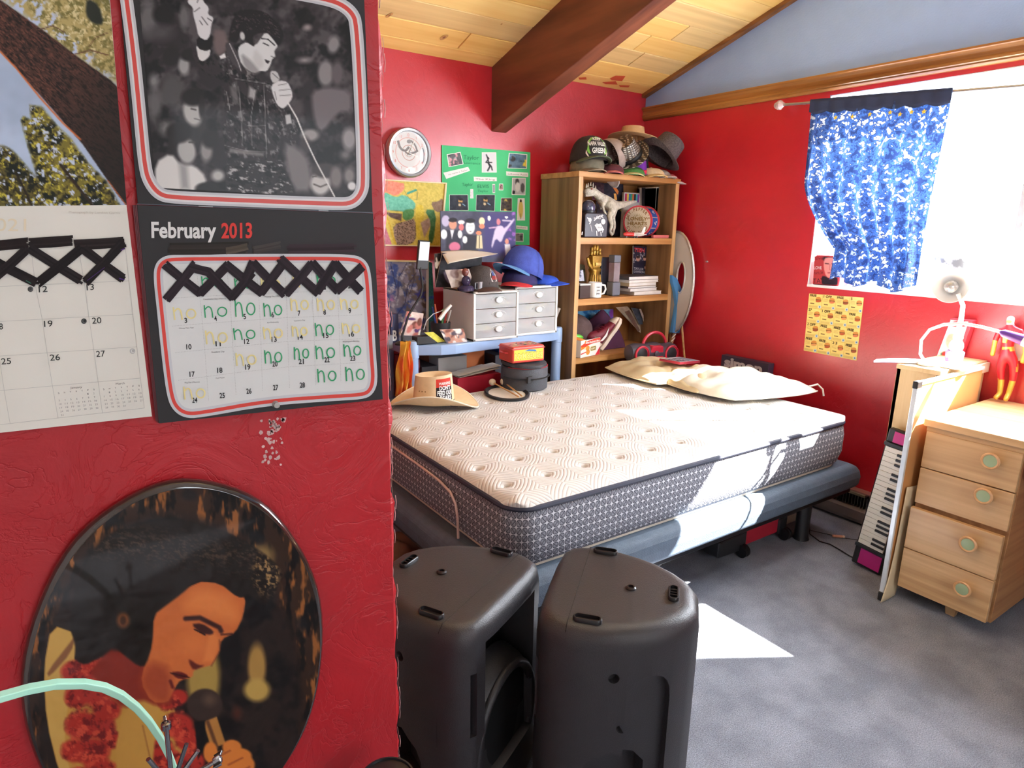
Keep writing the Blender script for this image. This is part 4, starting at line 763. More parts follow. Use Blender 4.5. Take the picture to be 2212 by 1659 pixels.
# microphone and hand
A.ell(1148, 1305, 106, 98, (54, 40, 34), .12); A.ell(1175, 1275, 60, 55, (84, 64, 52), .8); A.poly([(1140, 1400), (1215, 1370), (1265, 1520), (1185, 1550)], (170, 116, 56), 8); A.line([(1165, 1400), (1215, 1540)], 20, (96, 60, 36), 10)
A.poly([(1090, 1400), (1150, 1390), (1150, 1540), (1110, 1610)], (18, 14, 14), 10)
for x, y, rx, ry in ((1180, 1570, 44, 66), (1300, 1540, 60, 46), (1340, 1590, 80, 50), (1370, 1640, 66, 60), (1260, 1640, 100, 90), (1300, 1730, 110, 90)): A.ell(x, y, rx, ry, (206, 120, 50), .22)
A.line([(1210, 1600), (1290, 1560)], 8, (140, 66, 34), 8); A.line([(1280, 1640), (1360, 1600)], 8, (140, 66, 34), 8); A.line([(1300, 1700), (1400, 1650)], 8, (140, 66, 34), 8)
# carved notches round the rim
for a_ in range(0, 360, 30):
    q = math.radians(a_ + 8); cx, cy = 950 + 800 * math.cos(q), 1290 + 1175 * math.sin(q); A.ell(cx, cy, 60, 44, (26, 24, 26), .5, rot=q + 1.57, a=.8)
def clampo(V, p):
    dx, dz = (V[:, 0] - ex) / (ea - .0085), (V[:, 2] - ez) / (eb - .0085); r = np.hypot(dx, dz); k = np.where(r > 1, 1 / np.maximum(r, 1e-6), 1)
    V[:, 0] = ex + dx * k * (ea - .0085); V[:, 2] = ez + dz * k * (eb - .0085); return V
A.build('portrait_print', pq, pmat('lacquered_print', .3, .08, .12), clampo)
# ---- foreground: mint strip and the stand of chrome rods
gh = T('mint_hoop', 'pale mint green plastic strip arching in front of the oval plaque', 'strip', tuple(at(200, 1659, 'y', .74)))
hp_ = [(-60, 1530), (0, 1506), (60, 1489), (120, 1478), (180, 1477), (225, 1485), (262, 1502), (295, 1528), (322, 1558), (345, 1592), (364, 1628), (380, 1670), (390, 1720)]
fr, bk_ = [at(x, y, 'y', .72 + .0002 * x) for x, y in hp_], []
rings = []
for i, q in enumerate(fr):
    t_ = (fr[min(i + 1, len(fr) - 1)] - fr[max(i - 1, 0)]).normalized(); n_ = t_.cross(Vector((0, 1, 0))).normalized(); w_, h_ = .0036, .0055
    rings.append([q + n_ * w_ + Vector((0, -h_, 0)), q + n_ * w_ + Vector((0, h_, 0)), q - n_ * w_ + Vector((0, h_, 0)), q - n_ * w_ + Vector((0, -h_, 0))])
MB().loft(rings).build('strip', M('mint_plastic', (168, 222, 198), .35, var=.05), gh, bevel=.001)
hr = T('chrome_rod_stand', 'small stand of chrome rods with wing nuts in front of the oval plaque', 'stand', tuple(at(382, 1760, 'y', .70)))
CHR = M('smoky_chrome', (150, 152, 156), .18, .95, var=.1)
hub = at(372, 1700, 'y', .70)
for i, (x, y, nut) in enumerate(((358, 1560, 1), (403, 1607, 0), (428, 1621, 0), (478, 1637, 1), (320, 1640, 0))):
    e = at(x, y, 'y', .70 - .004 * i); rd = MB().tube([hub, hub.lerp(e, .5), e], [.0028, .0026, .0024], 8).build('rod', CHR, hr, smooth=True)
    if nut:
        d = (e - hub).normalized()
        m = MB().mx(Matrix.Translation(e) @ d.to_track_quat('Z', 'Y').to_matrix().to_4x4()).lathe([(.003, -.009), (.0052, -.008), (.0052, -.001), (.003, 0)], 8)
        m.prism([(-.010, -.009), (-.004, -.008), (.004, -.008), (.010, -.009), (.0105, .001), (.0045, -.001), (.0, .001), (-.0045, -.001), (-.0105, .001)], -.0015, .0015, 'y')
        m.build('wing_nut', CHR, hr, bevel=.0005)
MB().xf(tuple(hub)).lathe([(.008, -.05), (.012, -.02), (.01, .006), (.004, .008)], 16).build('hub', CHR, hr, smooth=True); MB().xf((hub.x, hub.y, hub.z - .05)).lathe([(.006, -.35), (.006, 0)], 12).build('stem', CHR, hr, smooth=True)
rd_ = at(835, 1662, 'y', .80); dm = T('black_drum_pad', 'black round rim at the foot of the partition corner', 'drum pad', (rd_.x, rd_.y, rd_.z - .1))
MB().xf((rd_.x, rd_.y + .0, rd_.z - .02)).lathe([(.038, -.03), (.043, -.026), (.044, .0), (.0425, .004), (.040, .004), (.039, .0)], 40).build('rim', M('black_satin_rim', (26, 27, 31), .3), dm, smooth=True)
MB().xf((rd_.x, rd_.y, rd_.z - .02)).lathe([(.0, -.002), (.039, -.001), (.039, .001), (.0, .0015)], 40).build('pad', RUB, dm)
MB().xf((rd_.x, rd_.y, rd_.z - .05)).lathe([(.008, -.5), (.008, 0)], 12).build('stem', RUB, dm)
# ================================================================ BACK WALL
PB = Vector((0, YB, 0)); C1 = ((820, 240), 5.185); C2 = ((820, 500), 4.148); C3 = ((1160, 240), 5.53); C4 = ((1200, 500), 5.53)
def cp_(c, x, y): return (c[0][0] + x / c[1], c[0][1] + y / c[1])
def X(c, x0, y0, x1, y1, Y):
    a_, b_ = at(*cp_(c, x0, (y0 + y1) / 2), 'y', Y), at(*cp_(c, x1, (y0 + y1) / 2), 'y', Y); xm = (x0 + x1) / 2
    t_, d_ = at(*cp_(c, xm, y0), 'y', Y), at(*cp_(c, xm, y1), 'y', Y); return a_.x, b_.x, d_.z, t_.z
def picture(name, label, cat, c, quad, P0, n, th, backmat, painter, cell=2.0, group=None, mat=None, frame=None):
    P0 = Vector(P0); ctr = sum((atp(*cp_(c, x, y), P0, Vector(n)) for x, y in quad), Vector()) / 4
    t = T(name, label, cat, tuple(ctr), group)
    slab(quad, P0, n, th, c[0], c[1]).build('backing', backmat, t)
    A = Art(P0, n, quad, c[0], c[1], cell=cell, bg=(200, 200, 200)); painter(A)
    A.build('printed_face', t, mat); return t
def blobs(A, cols, seed, n=14, r0=.06, r1=.2):
    r = np.random.RandomState(seed); x0, x1, y0, y1 = A.x.min(), A.x.max(), A.y.min(), A.y.max(); A.c[:] = cols[0]
    for i in range(n):
        c = cols[r.randint(len(cols))]; A.ell(x0 + r.rand() * (x1 - x0), y0 + r.rand() * (y1 - y0), (r0 + r.rand() * r1) * (x1 - x0), (r0 + r.rand() * r1) * (y1 - y0), c, .3, rot=r.rand() * 3)
    A.noise(30, (x1 - x0) / 8, seed)
# clock
ck = at(883, 330, 'y', YB - .03); ct = T('wall_clock', 'round silver wall clock with a dancer picture on its dial', 'clock', (ck.x, YB, ck.z))
RY = Matrix.Translation((ck.x, YB, ck.z)) @ Matrix.Rotation(math.pi / 2, 4, 'X')
SIL = M('brushed_silver', (176, 178, 182), .28, .85, var=.06)
MB().mx(RY).lathe([(.118, 0), (.126, .006), (.129, .03), (.128, .045), (.122, .052), (.112, .050), (.108, .040), (.0, .0399)], 48).build('clock_case', SIL, ct, smooth=True)
PK = Vector((0, YB - .0405, 0)); kc, kr = at(883, 330, 'y', YB - .0405), .107
pk = Print(PK, NP, C1[0], C1[1], .0002)
def cring(r_, w_, col, n=40):
    pts = []
    for k in range(n): a_ = 2 * math.pi * k / n; pts.append(Vector((kc.x + r_ * math.cos(a_), PK.y - pk.k, kc.z + r_ * math.sin(a_))))
    pts2 = [Vector((kc.x + (p.x - kc.x) * (r_ - w_) / r_, p.y, kc.z + (p.z - kc.z) * (r_ - w_) / r_)) for p in pts]
    pk._a(pts + pts2, [(i, (i + 1) % n, n + (i + 1) % n, n + i) for i in range(n)], col)
cring(kr, kr - .0001, (206, 206, 204)); cring(.078, .004, (206, 150, 142)); cring(.040, .003, (176, 120, 104)); cring(.022, .002, (176, 120, 104))
for pts, w_ in (([(205, 330), (230, 420), (290, 450), (330, 400)], 26), ([(290, 450), (320, 480), (380, 470), (430, 440)], 24), ([(350, 330), (400, 380), (420, 450)], 18)): pk.rib(pts, w_, (104, 100, 100), sm=1)
pk.ell(330, 340, 26, 22, (120, 120, 124)); pk.ell(345, 660, 55, 34, (232, 232, 230)); pk.ell(480, 500, 26, 90, (120, 128, 134)); pk.ell(470, 500, 20, 84, (220, 226, 228))
for i in range(1, 13):
    a_ = math.radians(90 - 30 * i); s_ = str(i); q = kc + Vector((math.cos(a_) * .091, 0, math.sin(a_) * .091)); w_ = .007 * len(s_)
    v, f_ = glyphs(s_, .01); v = v - v.mean(0); pk._a([Vector((q.x + x * .017, PK.y - pk.k, q.z + y * .02)) for x, y in v], f_, (196, 84, 76))
pk.build('dial', ct)
for ang, ln_, nm in ((62, .085, 'minute_hand'), (62, .03, 'hour_hand'), (-20, .06, 'second_hand')):
    d_ = Vector((math.cos(math.radians(ang)), 0, math.sin(math.radians(ang)))); p0 = kc + Vector((0, -.003, 0)); n_ = Vector((-d_.z, 0, d_.x)) * .002
    MB().add([p0 - d_ * .015 - n_, p0 - d_ * .015 + n_, p0 + d_ * ln_ + n_ * .5, p0 + d_ * ln_ - n_ * .5], [(0, 1, 2, 3)]).build(nm, M('ivory_hand', (238, 232, 222), .5), ct, solid=.001)
MB().mx(RY).lathe([(.0, .047), (.05, .0465), (.095, .044), (.109, .041)], 40).build('cover_glass', M('clear_lens', (255, 255, 255), .06, var=0, alpha=.06), ct, smooth=True)
# green poster board with cut outs
def gpaint(A): A.c[:] = (74, 190, 124); A.noise(14, 400, 3)
gp = picture('poster_board', 'green poster board pasted with cut out photos on the red back wall', 'poster', C1, [(697, 380), (1688, 462), (1678, 1500), (700, 1480)], PB + Vector((0, -.006, 0)), NP, .005, M('green_card', (74, 180, 120), .6), gpaint, 6)
PG = PB + Vector((0, -.0065, 0))
def cut(quad, painter, k=.0012, cell=1.6, nm='cut_out_photo', rim=10):
    q = np.array(quad, float); c_ = q.mean(0); qo = c_ + (q - c_) * (1 + rim / np.hypot(*(q[2] - q[0])) * 2)
    slab(qo.tolist(), PG, NP, .0006, C1[0], C1[1], k=k - .0004).build(nm + '_border', M('paper_white', (232, 230, 224), .6, var=.02), gp)
    A = Art(PG, NP, quad, C1[0], C1[1], cell=cell, bg=(60, 60, 60), k=k); painter(A); A.build(nm, gp)
def c_blob(cols, seed, n=12): return lambda A: blobs(A, cols, seed, n)
cut([(760, 490), (900, 465), (930, 590), (780, 620)], c_blob([(90, 92, 96), (50, 50, 54), (160, 160, 162), (214, 150, 160)], 1, 16))
def dancer(A):
    A.c[:] = (214, 214, 216)
    for L_, w_ in (([(1195, 490), (1210, 530), (1222, 580)], 14), ([(1222, 530), (1190, 575), (1255, 575)], 14), ([(1215, 580), (1235, 620), (1210, 665)], 18), ([(1225, 590), (1250, 620), (1260, 660)], 14)): A.line(L_, w_, (50, 50, 54), 6)
    A.ell(1212, 525, 12, 14, (40, 40, 44))
cut([(1150, 470), (1300, 470), (1305, 680), (1150, 680)], dancer, cell=1.2)
cut([(1455, 475), (1645, 490), (1640, 640), (1440, 635)], c_blob([(84, 110, 130), (226, 196, 70), (60, 60, 60), (110, 150, 190), (226, 196, 70)], 3, 14))
def bw1(A): A.c[:] = (176, 176, 178); A.ell(1540, 800, 26, 50, (70, 68, 70)); A.ell(1600, 860, 26, 60, (84, 80, 80)); A.ell(1545, 850, 30, 60, (206, 204, 202)); A.ell(1500, 910, 20, 24, (40, 40, 40))
cut([(1490, 755), (1630, 755), (1625, 935), (1485, 930)], bw1)
def stage(cx, cy, seed):
    def f_(A):
        A.c[:] = (44, 46, 56); A.noise(24, 40, seed); A.ell(cx, cy, 26, 32, (206, 160, 90)); A.ell(cx - 5, cy + 50, 46, 46, (50, 48, 54)); A.ell(cx - 10, cy + 40, 14, 18, (214, 190, 150)); A.ell(cx + 3, cy - 22, 26, 16, (30, 24, 26)); A.line([(cx + 25, cy + 30), (cx + 50, cy + 50)], 8, (150, 190, 210))
    return f_
cut([(785, 940), (985, 940), (990, 1110), (785, 1110)], stage(905, 1010, 4), rim=6); cut([(1085, 940), (1290, 940), (1285, 1118), (1080, 1110)], stage(1185, 1000, 5), rim=4); cut([(1362, 975), (1480, 975), (1480, 1118), (1355, 1115)], c_blob([(70, 60, 50), (196, 160, 80), (40, 36, 40)], 7, 10), rim=4)
def yel(A): A.c[:] = (222, 218, 214); A.ell(1580, 1100, 28, 110, (206, 180, 96)); A.ell(1580, 1005, 14, 18, (60, 44, 40)); A.line([(1580, 1150), (1578, 1210)], 6, (120, 96, 60))
cut([(1550, 985), (1620, 985), (1625, 1215), (1540, 1215)], yel, cell=1.2); cut([(1525, 1370), (1605, 1370), (1605, 1460), (1525, 1455)], c_blob([(120, 116, 112), (60, 60, 60), (180, 170, 160)], 8, 8), rim=6)
cut([(1265, 825), (1290, 825), (1290, 910), (1268, 910)], c_blob([(150, 150, 156), (60, 60, 64)], 9, 5), rim=8, cell=1); cut([(1342, 820), (1378, 820), (1380, 880), (1340, 880)], c_blob([(150, 120, 116), (60, 50, 54)], 10, 5), rim=8, cell=1); cut([(1018, 880), (1045, 880), (1048, 970), (1016, 970)], c_blob([(226, 220, 224), (200, 150, 170)], 11, 4), rim=8, cell=1)
pg = Print(PG, NP, C1[0], C1[1], .002)
for q in ([(712, 690), (990, 625), (1012, 668), (745, 760)], [(1052, 735), (1310, 742), (1310, 785), (1055, 785)], [(1415, 675), (1662, 690), (1662, 738), (1418, 722)], [(1528, 1280), (1655, 1292), (1655, 1330), (1528, 1318)]): pg.poly(q, (228, 226, 220))
INK = (44, 130, 92)
for s_, p0, p1, h_, c_ in (('Taylor', (935, 540), (1110, 548), 50, INK), ('Lawrence', (945, 590), (1125, 600), 26, INK), ('Taylor', (920, 838), (1045, 838), 36, INK), ('ELVIS', (1095, 862), (1222, 862), 40, INK), ('Taylor', (1095, 905), (1218, 908), 26, INK), ('my name is Taylor', (770, 720), (985, 665), 18, (130, 120, 120)), ('The King', (1072, 772), (1290, 775), 20, (130, 120, 120)), ('Jailhouse Rock', (1430, 712), (1650, 722), 18, (130, 120, 120)), ('perform', (1535, 1310), (1640, 1316), 18, (120, 110, 110))): pg.text(s_, p0, p1, h_, c_)
pg.build('handwriting', gp)
# framed drawings
FRW = M('pale_wood_frame', (222, 206, 160), .5, var=.06)
def framed(name, label, quad, Pp, painter, fw, c=C1):
    t = picture(name, label, 'picture', c, quad, Pp, NP, .012, FRW, painter, 1.8); q = [atp(*cp_(c, x, y), Vector(Pp), Vector(NP)) for x, y in quad]
    for i in range(4):
        a_, b_ = q[i], q[(i + 1) % 4]; ctr = sum(q, Vector()) / 4; ia, ib = a_ + (ctr - a_).normalized() * fw, b_ + (ctr - b_).normalized() * fw
        MB().hexa([a_, b_, ib, ia] + [v + Vector((0, -.009, 0)) for v in (a_, b_, ib, ia)]).build('frame_rail', FRW, t)
    return t
def abst(A):
    A.c[:] = (214, 192, 92)
    for pts, col in (([(-300, 760), (270, 790), (280, 880), (180, 960), (60, 900), (-300, 900)], (232, 140, 116)), ([(50, 900), (180, 970), (270, 930), (400, 1020), (400, 1090), (320, 1130), (110, 1110), (-300, 1110), (-300, 900)], (110, 186, 160)), ([(260, 1110), (390, 1090), (380, 1200), (300, 1230), (255, 1200)], (84, 140, 80)), ([(60, 1130), (250, 1150), (240, 1230), (120, 1190)], (104, 84, 76)), ([(150, 1270), (300, 1230), (400, 1200), (410, 1430), (340, 1500), (170, 1500)], (168, 142, 128)), ([(415, 1440), (400, 1240), (410, 1050), (490, 1050), (500, 1190), (440, 1260), (465, 1430)], (222, 196, 70)), ([(460, 1250), (560, 1190), (580, 1260), (500, 1420)], (176, 148, 136)), ([(500, 1100), (640, 1110), (600, 1500), (540, 1440), (580, 1250)], (80, 130, 84)), ([(570, 1020), (660, 1010), (700, 970), (740, 1080), (740, 1130), (620, 1130)], (140, 112, 90)), ([(50, 1250), (140, 1500), (50, 1500)], (196, 120, 140))): A.poly(pts, col, 8)
    A.nmix((90, 74, 66), 12, .55, .7, 51, A.mask_poly([(150, 1270), (400, 1200), (410, 1430), (340, 1500), (170, 1500)]), .7, 3); A.line([(85, 1190), (180, 1495)], 22, (214, 180, 64), 6); A.line([(315, 920), (405, 885)], 24, (60, 160, 140), 6)
    A.noise(30, 18, 5)
    for L_ in ([(275, 800), (270, 880), (330, 980), (420, 990), (420, 830)], [(110, 1110), (320, 1130), (400, 1090)]): A.line(L_, 4, (110, 120, 80), 4)
framed('framed_drawing', 'framed crayon drawing of yellow, green and orange shapes below the clock', [(-330, 740), (748, 803), (690, 1518), (-330, 1502)], PB + Vector((0, -.013, 0)), abst, .012)
def blued(A):
    A.c[:] = (150, 146, 170); A.nmix((72, 92, 160), 60, .4, .7, 61); A.nmix((200, 200, 214), 40, .6, .8, 62); A.nmix((112, 100, 96), 50, .5, .75, 63, np.clip((A.x - 180) / 60, 0, 1)); A.nmix((206, 120, 196), 60, .45, .6, 64, np.clip((A.y - 560) / 60, 0, 1) * np.clip((140 - A.x) / 40, 0, 1))
    for L_ in ([(330, 370), (250, 480), (230, 640), (150, 760)], [(240, 290), (170, 420), (160, 600)], [(100, 300), (150, 500)], [(300, 330), (310, 420), (270, 560)]): A.line(L_, 6, (60, 56, 80), 5)
    st = [(340, 560), (400, 500), (420, 600), (360, 580)]; A.poly([(300, 555), (350, 550), (370, 500), (385, 545), (425, 530), (395, 570), (420, 600), (370, 590), (340, 620), (345, 580)], (70, 70, 140), 5)
framed('framed_drawing', 'framed drawing in blue and grey swirls behind the gooseneck lamp', [(-300, 245), (444, 262), (440, 930), (-300, 900)], PB + Vector((0, -.013, 0)), blued, .014, C2)
# collage panel leaning above the drawers
def coll(A):
    A.c[:] = (74, 74, 92); A.noise(30, 120, 71)
    A.poly([(1150, 1130), (1530, 1130), (1530, 1620), (1150, 1620)], (66, 60, 110), 80); A.nmix((140, 90, 170), 60, .55, .8, 72, np.clip((A.x - 1380) / 60, 0, 1))
    A.ell(740, 1230, 50, 70, (178, 170, 196)); A.ell(820, 1270, 48, 62, (198, 142, 118)); A.ell(820, 1220, 55, 28, (34, 28, 34)); A.poly([(745, 1330), (890, 1330), (920, 1560), (740, 1560)], (50, 50, 62), 20); A.poly([(790, 1330), (835, 1330), (810, 1430)], (220, 220, 226), 8); A.ell(720, 1380, 40, 60, (220, 224, 228))
    A.ell(915, 1245, 40, 26, (232, 226, 222)); A.ell(915, 1300, 30, 42, (214, 110, 110)); A.ell(900, 1380, 28, 50, (216, 216, 216)); A.ell(1015, 1300, 56, 86, (226, 232, 228)); A.ell(1015, 1228, 60, 30, (34, 32, 38)); A.line([(985, 1285), (1050, 1285)], 6, (90, 100, 110), 5); A.ell(1015, 1345, 16, 5, (120, 100, 110)); A.poly([(940, 1380), (1100, 1390), (1100, 1560), (930, 1560)], (46, 46, 56), 16); A.ell(955, 1440, 30, 46, (222, 228, 226))
    A.ell(1145, 1235, 36, 50, (232, 208, 170)); A.ell(1145, 1290, 34, 30, (226, 130, 100)); A.ell(1226, 1200, 20, 30, (226, 226, 220)); A.ell(1110, 1365, 34, 24, (222, 130, 96)); A.poly([(1090, 1390), (1145, 1390), (1155, 1540), (1080, 1540)], (216, 200, 160), 8); A.line([(1118, 1400), (1118, 1530)], 10, (50, 44, 44), 4)
    A.ell(1330, 1240, 24, 40, (196, 120, 130)); A.poly([(1300, 1290), (1370, 1280), (1400, 1320), (1500, 1200), (1515, 1215), (1400, 1370), (1360, 1480), (1300, 1420), (1260, 1540), (1250, 1500)], (196, 184, 206), 12); A.line([(1230, 1310), (1310, 1300)], 14, (196, 160, 190), 6); A.ell(1425, 1460, 22, 34, (214, 140, 120)); A.poly([(1400, 1490), (1460, 1490), (1475, 1620), (1410, 1620)], (218, 214, 216), 8)
    A.ell(840, 1520, 70, 60, (206, 112, 140)); A.ell(1420, 1190, 20, 14, (226, 226, 226)); A.line([(1380, 1225), (1470, 1230)], 16, (190, 180, 200), 8)
picture('photo_collage', 'dark purple collage of singers propped on top of the white drawers', 'poster', C1, [(680, 1118), (1525, 1128), (1522, 1690), (688, 1690)], (0, 3.17, 0), NP, .004, M('dark_board', (40, 38, 48), .5), coll, 1.6)
# curled sheet
cs_ = T('curled_sheet', 'curled white sheet of paper in front of the purple collage', 'paper', tuple(at(1010, 572, 'y', 3.1)))
def csf(u, v):
    top = (548 + (1060 - 548) * u, 178 + 20 * math.sin(u * 3.1) * -1 + 22 * u); bot = (610 + (1050 - 610) * u, 292 - 90 * u ** .8 + 4 * math.sin(3 * u)); x = top[0] * (1 - v) + bot[0] * v; y = top[1] * (1 - v) + bot[1] * v
    return tuple(at(*cp_(C2, x, y), 'y', 3.15 - .12 * v - .03 * math.sin(math.pi * u)))
MB().surf(csf, 20, 8).build('sheet', M('white_paper', (226, 222, 214), .6, var=.02), cs_, smooth=True, solid=.0008)
# ================================================================ SHELF UNIT CONTENTS
WPL = M('white_plastic', (220, 220, 218), .35, var=.03); WPG = M('grey_white_plastic', (186, 186, 190), .45, var=.03)
CLR = M('frosted_drawer_plastic', (222, 226, 230), .2, var=.05, scale=12, alpha=.34)
def drawers(name, label, x0, x1, y0, y1, z0, z1, seed):
    t = T(name, label, 'drawer unit', ((x0 + x1) / 2, (y0 + y1) / 2, z0), 'three drawer units on the blue shelf'); w = .014
    m = MB(); m.box(x0, x0 + w, y0, y1, z0, z1).box(x1 - w, x1, y0, y1, z0, z1).box(x0, x1, y0, y1, z1 - .012, z1).box(x0, x1, y0, y1, z0, z0 + .014).box(x0, x1, y1 - .006, y1, z0, z1); m.build('shell', WPL, t, bevel=.003)
    h_ = (z1 - z0 - .028) / 3; r = np.random.RandomState(seed)
    for k in range(3):
        a_, b_ = z0 + .015 + k * h_, z0 + .015 + (k + 1) * h_ - .003
        d = MB().box(x0 + w + .001, x1 - w - .001, y0 + .004, y0 + .008, a_, b_).box(x0 + w + .001, x1 - w - .001, y0 + .008, y1 - .01, a_, a_ + .003).build('drawer', CLR, t, bevel=.001)
        cx = (x0 + x1) / 2 + .015; cz = (a_ + b_) / 2 + .006
        MB().xf((cx, y0 + .004, cz), (math.pi / 2, 0, 0)).lathe([(.024, -.002), (.024, .005), (.021, .009), (.0, .010)], 20, .75).build('handle', M('clear_handle', (206, 210, 212), .2, var=.02), d, smooth=True)
        MB().tube([(cx + .045 * math.cos(q), y0 + .003, cz + .02 * math.sin(q)) for q in [math.pi * i / 10 for i in range(11)]], .0012, 5).build('moulded_arc', WPL, d)
        m = MB(); m.c = []
        for i in range(9):
            m.col = [(226, 222, 210), (206, 200, 186), (196, 206, 214), (226, 214, 160), (190, 120, 110)][r.randint(5) if k else r.randint(5)]; zz = a_ + .006 + r.rand() * (h_ - .03); xx = x0 + .03 + r.rand() * .1
            m.xf((xx, y0 + .012 + r.rand() * .02, zz), (0, (r.rand() - .5) * .25, 0)).box(0, .10 + r.rand() * .06, 0, .1, 0, .003 + r.rand() * .008)
        m.build('paper_contents', PRINT, d)
drawers('drawer_tower', 'three drawer white plastic organiser nearest the gooseneck lamp', 1.795, 2.085, 2.955, 3.29, .901, 1.165, 1)
drawers('drawer_tower', 'three drawer white plastic organiser beside the oak bookcase', 2.092, 2.395, 3.0, 3.31, .901, 1.178, 2)
ZT = 1.166
# caps
def cap(label, loc, rz, tilt, ccrown, cbill, grp=None, sc=1.0, logo=None, roll=0, bill=True, name='baseball_cap', h=.115, rx=.088):
    t = T(name, label, 'cap', loc, grp); Mx = Matrix.Translation(loc) @ Matrix.Rotation(rz, 4, 'Z') @ Matrix.Rotation(tilt, 4, 'X') @ Matrix.Rotation(roll, 4, 'Y') @ Matrix.Scale(sc, 4)
    mc = M('cloth_%d_%d_%d' % ccrown, ccrown, .85, var=.15, scale=30, bump=.3, bscale=200)
    def cf(u, v):
        a_ = 2 * math.pi * u; e = math.pi / 2 * v; r = math.cos(e) ** .75; return (rx * r * math.cos(a_), (rx + .012) * r * math.sin(a_), .004 + h * math.sin(e) ** .9 * (1 + .06 * math.sin(a_ * -1) * (1 - v)))
    MB().mx(Mx).surf(cf, 30, 9).build('crown', mc, t, smooth=True, solid=.002)
    for k in range(6): MB().mx(Mx).tube([cf(k / 6 + .083, v / 6) for v in range(7)], .0012, 4).build('panel_seam', mc, t)
    MB().mx(Mx).ball((0, 0, h + .005), (.008, .008, .004), 8, 4).build('button', mc, t, smooth=True)
    if bill:
        mb_ = M('cloth_%d_%d_%d' % cbill, cbill, .8, var=.15, scale=30, bump=.3, bscale=200)
        def bf(u, v):
            a_ = math.pi * (.14 + .72 * u); x = -math.cos(a_) * (rx - .004 + .004 * v); y = -math.sin(a_) * (rx + .008) - .072 * v * math.sin(math.pi * u) ** .6; return (x, y, .006 + .018 * (1 - (x / rx) ** 2) - .012 * v - .004)
        MB().mx(Mx).surf(bf, 16, 6).build('bill', mb_, t, smooth=True, solid=.004)
    if logo: logo(Mx, t)
    return t
def patch(Mx, t, shape, col, name='logo_patch', k=0.0, rx=.088, h=.115):   # shape: list of (angle off front in rad, height 0..1)
    m = MB(); m.c = []; m.col = col; pts = []
    for a_, v in shape:
        e = math.pi / 2 * v; r = math.cos(e) ** .75 * (1.03 + k); q = -math.pi / 2 + a_; pts.append((rx * r * math.cos(q), (rx + .012) * r * math.sin(q), .004 + h * math.sin(e) ** .9 * (1 + .06 * (1 - v)) + k * .03))
    m.mx(Mx).add(pts, [tuple(range(len(pts)))]); return m.build(name, PRINT, t)
def captext(Mx, t, rows, rx=.088, h=.115):
    m = MB(); m.c = []; m.mx(Mx)
    for s_, a0, a1, v0, hh, col in rows:
        v, f_ = glyphs(s_, .02); mn, mx2 = v.min(0), v.max(0); pts = []
        for x, y in v:
            a_ = a0 + (a1 - a0) * (x - mn[0]) / (mx2[0] - mn[0]); w_ = v0 + hh * y / .7; e = math.pi / 2 * w_; r = math.cos(e) ** .75 * 1.07; q = -math.pi / 2 + a_
            pts.append((rx * r * math.cos(q), (rx + .012) * r * math.sin(q), .004 + h * math.sin(e) ** .9 * (1 + .06 * (1 - w_)) + .003))
        m.col = col; m.add(pts, f_)
    m.build('lettering', PRINT, t)
FZ = -.42   # facing the camera
def lg1(Mx, t): patch(Mx, t, [(.15, .2), (.62, .2), (.66, .4), (.55, .52), (.42, .66), (.3, .52), (.1, .42)], (214, 200, 196)); patch(Mx, t, [(.25, .38), (.55, .36), (.5, .5), (.4, .58), (.3, .5)], (70, 90, 140), 'logo_patch', .02); captext(Mx, t, [('MONTANA', .18, .6, .24, .11, (196, 60, 56))])
cp1 = at(1066, 618, 'z', ZT); cap('charcoal cap with a white and red logo, sitting on the left white organiser', (1.90, 3.06, ZT), FZ - .35 + .7, 0, (72, 66, 66), (84, 62, 60), logo=lg1, sc=1.08)
# lining edge of blue helmet-like caps
def helmet():
    c0 = (2.22, 3.13, 1.19); cap('red billed cap under the blue cap on the white organisers', (2.19, 3.10, 1.18), FZ - .5, 0, (44, 40, 90), (196, 44, 52), sc=1.15, h=.08)
    cap('large blue and white cap stacked on the red billed cap', (2.215, 3.12, 1.225), FZ - .9, -.32, (66, 84, 170), (96, 146, 200), sc=1.33, h=.125)
helmet()
cap('flat bright blue cap on the right edge of the white organiser', (2.36, 3.10, 1.178), .6, 0, (44, 84, 200), (40, 80, 196), sc=.95, h=.05)
# gooseneck lamp with a white panel
gl_ = T('gooseneck_lamp', 'black gooseneck lamp with a white light panel on the blue shelf', 'lamp', tuple(at(862, 738, 'z', .905)))
BLKP = M('black_plastic', (30, 30, 33), .4)
gpth = [at(*cp_(C2, x, y), 'y', 3.05 + d) for x, y, d in ((205, 930, 0), (225, 860, 0), (260, 750, .01), (320, 650, .01), (370, 570, 0), (385, 500, 0), (378, 430, 0), (365, 350, 0), (370, 320, 0))]
MB().tube(gpth, .006, 8).build('neck', BLKP, gl_, smooth=True); MB().xf((gpth[0].x, gpth[0].y, .903)).lathe([(.04, 0), (.04, .008), (.03, .014), (.008, .02), (.006, .06)], 24).build('base', BLKP, gl_, smooth=True)
q0 = [at(*cp_(C2, x, y), 'y', 3.05) for x, y in ((330, 340), (432, 342), (452, 85), (350, 75))]
MB().hexa([v + Vector((0, .012, 0)) for v in q0] + [v + Vector((0, -.004, 0)) for v in q0]).build('lamp_head', BLKP, gl_, bevel=.004)
q0 = [at(*cp_(C2, x, y), 'y', 3.05) for x, y in ((343, 258), (432, 262), (446, 95), (358, 90))]
MB().hexa([v + Vector((0, -.004, 0)) for v in q0] + [v + Vector((0, -.007, 0)) for v in q0]).build('light_panel', M('diffuser_white', (214, 226, 236), .3), gl_, bevel=.002)
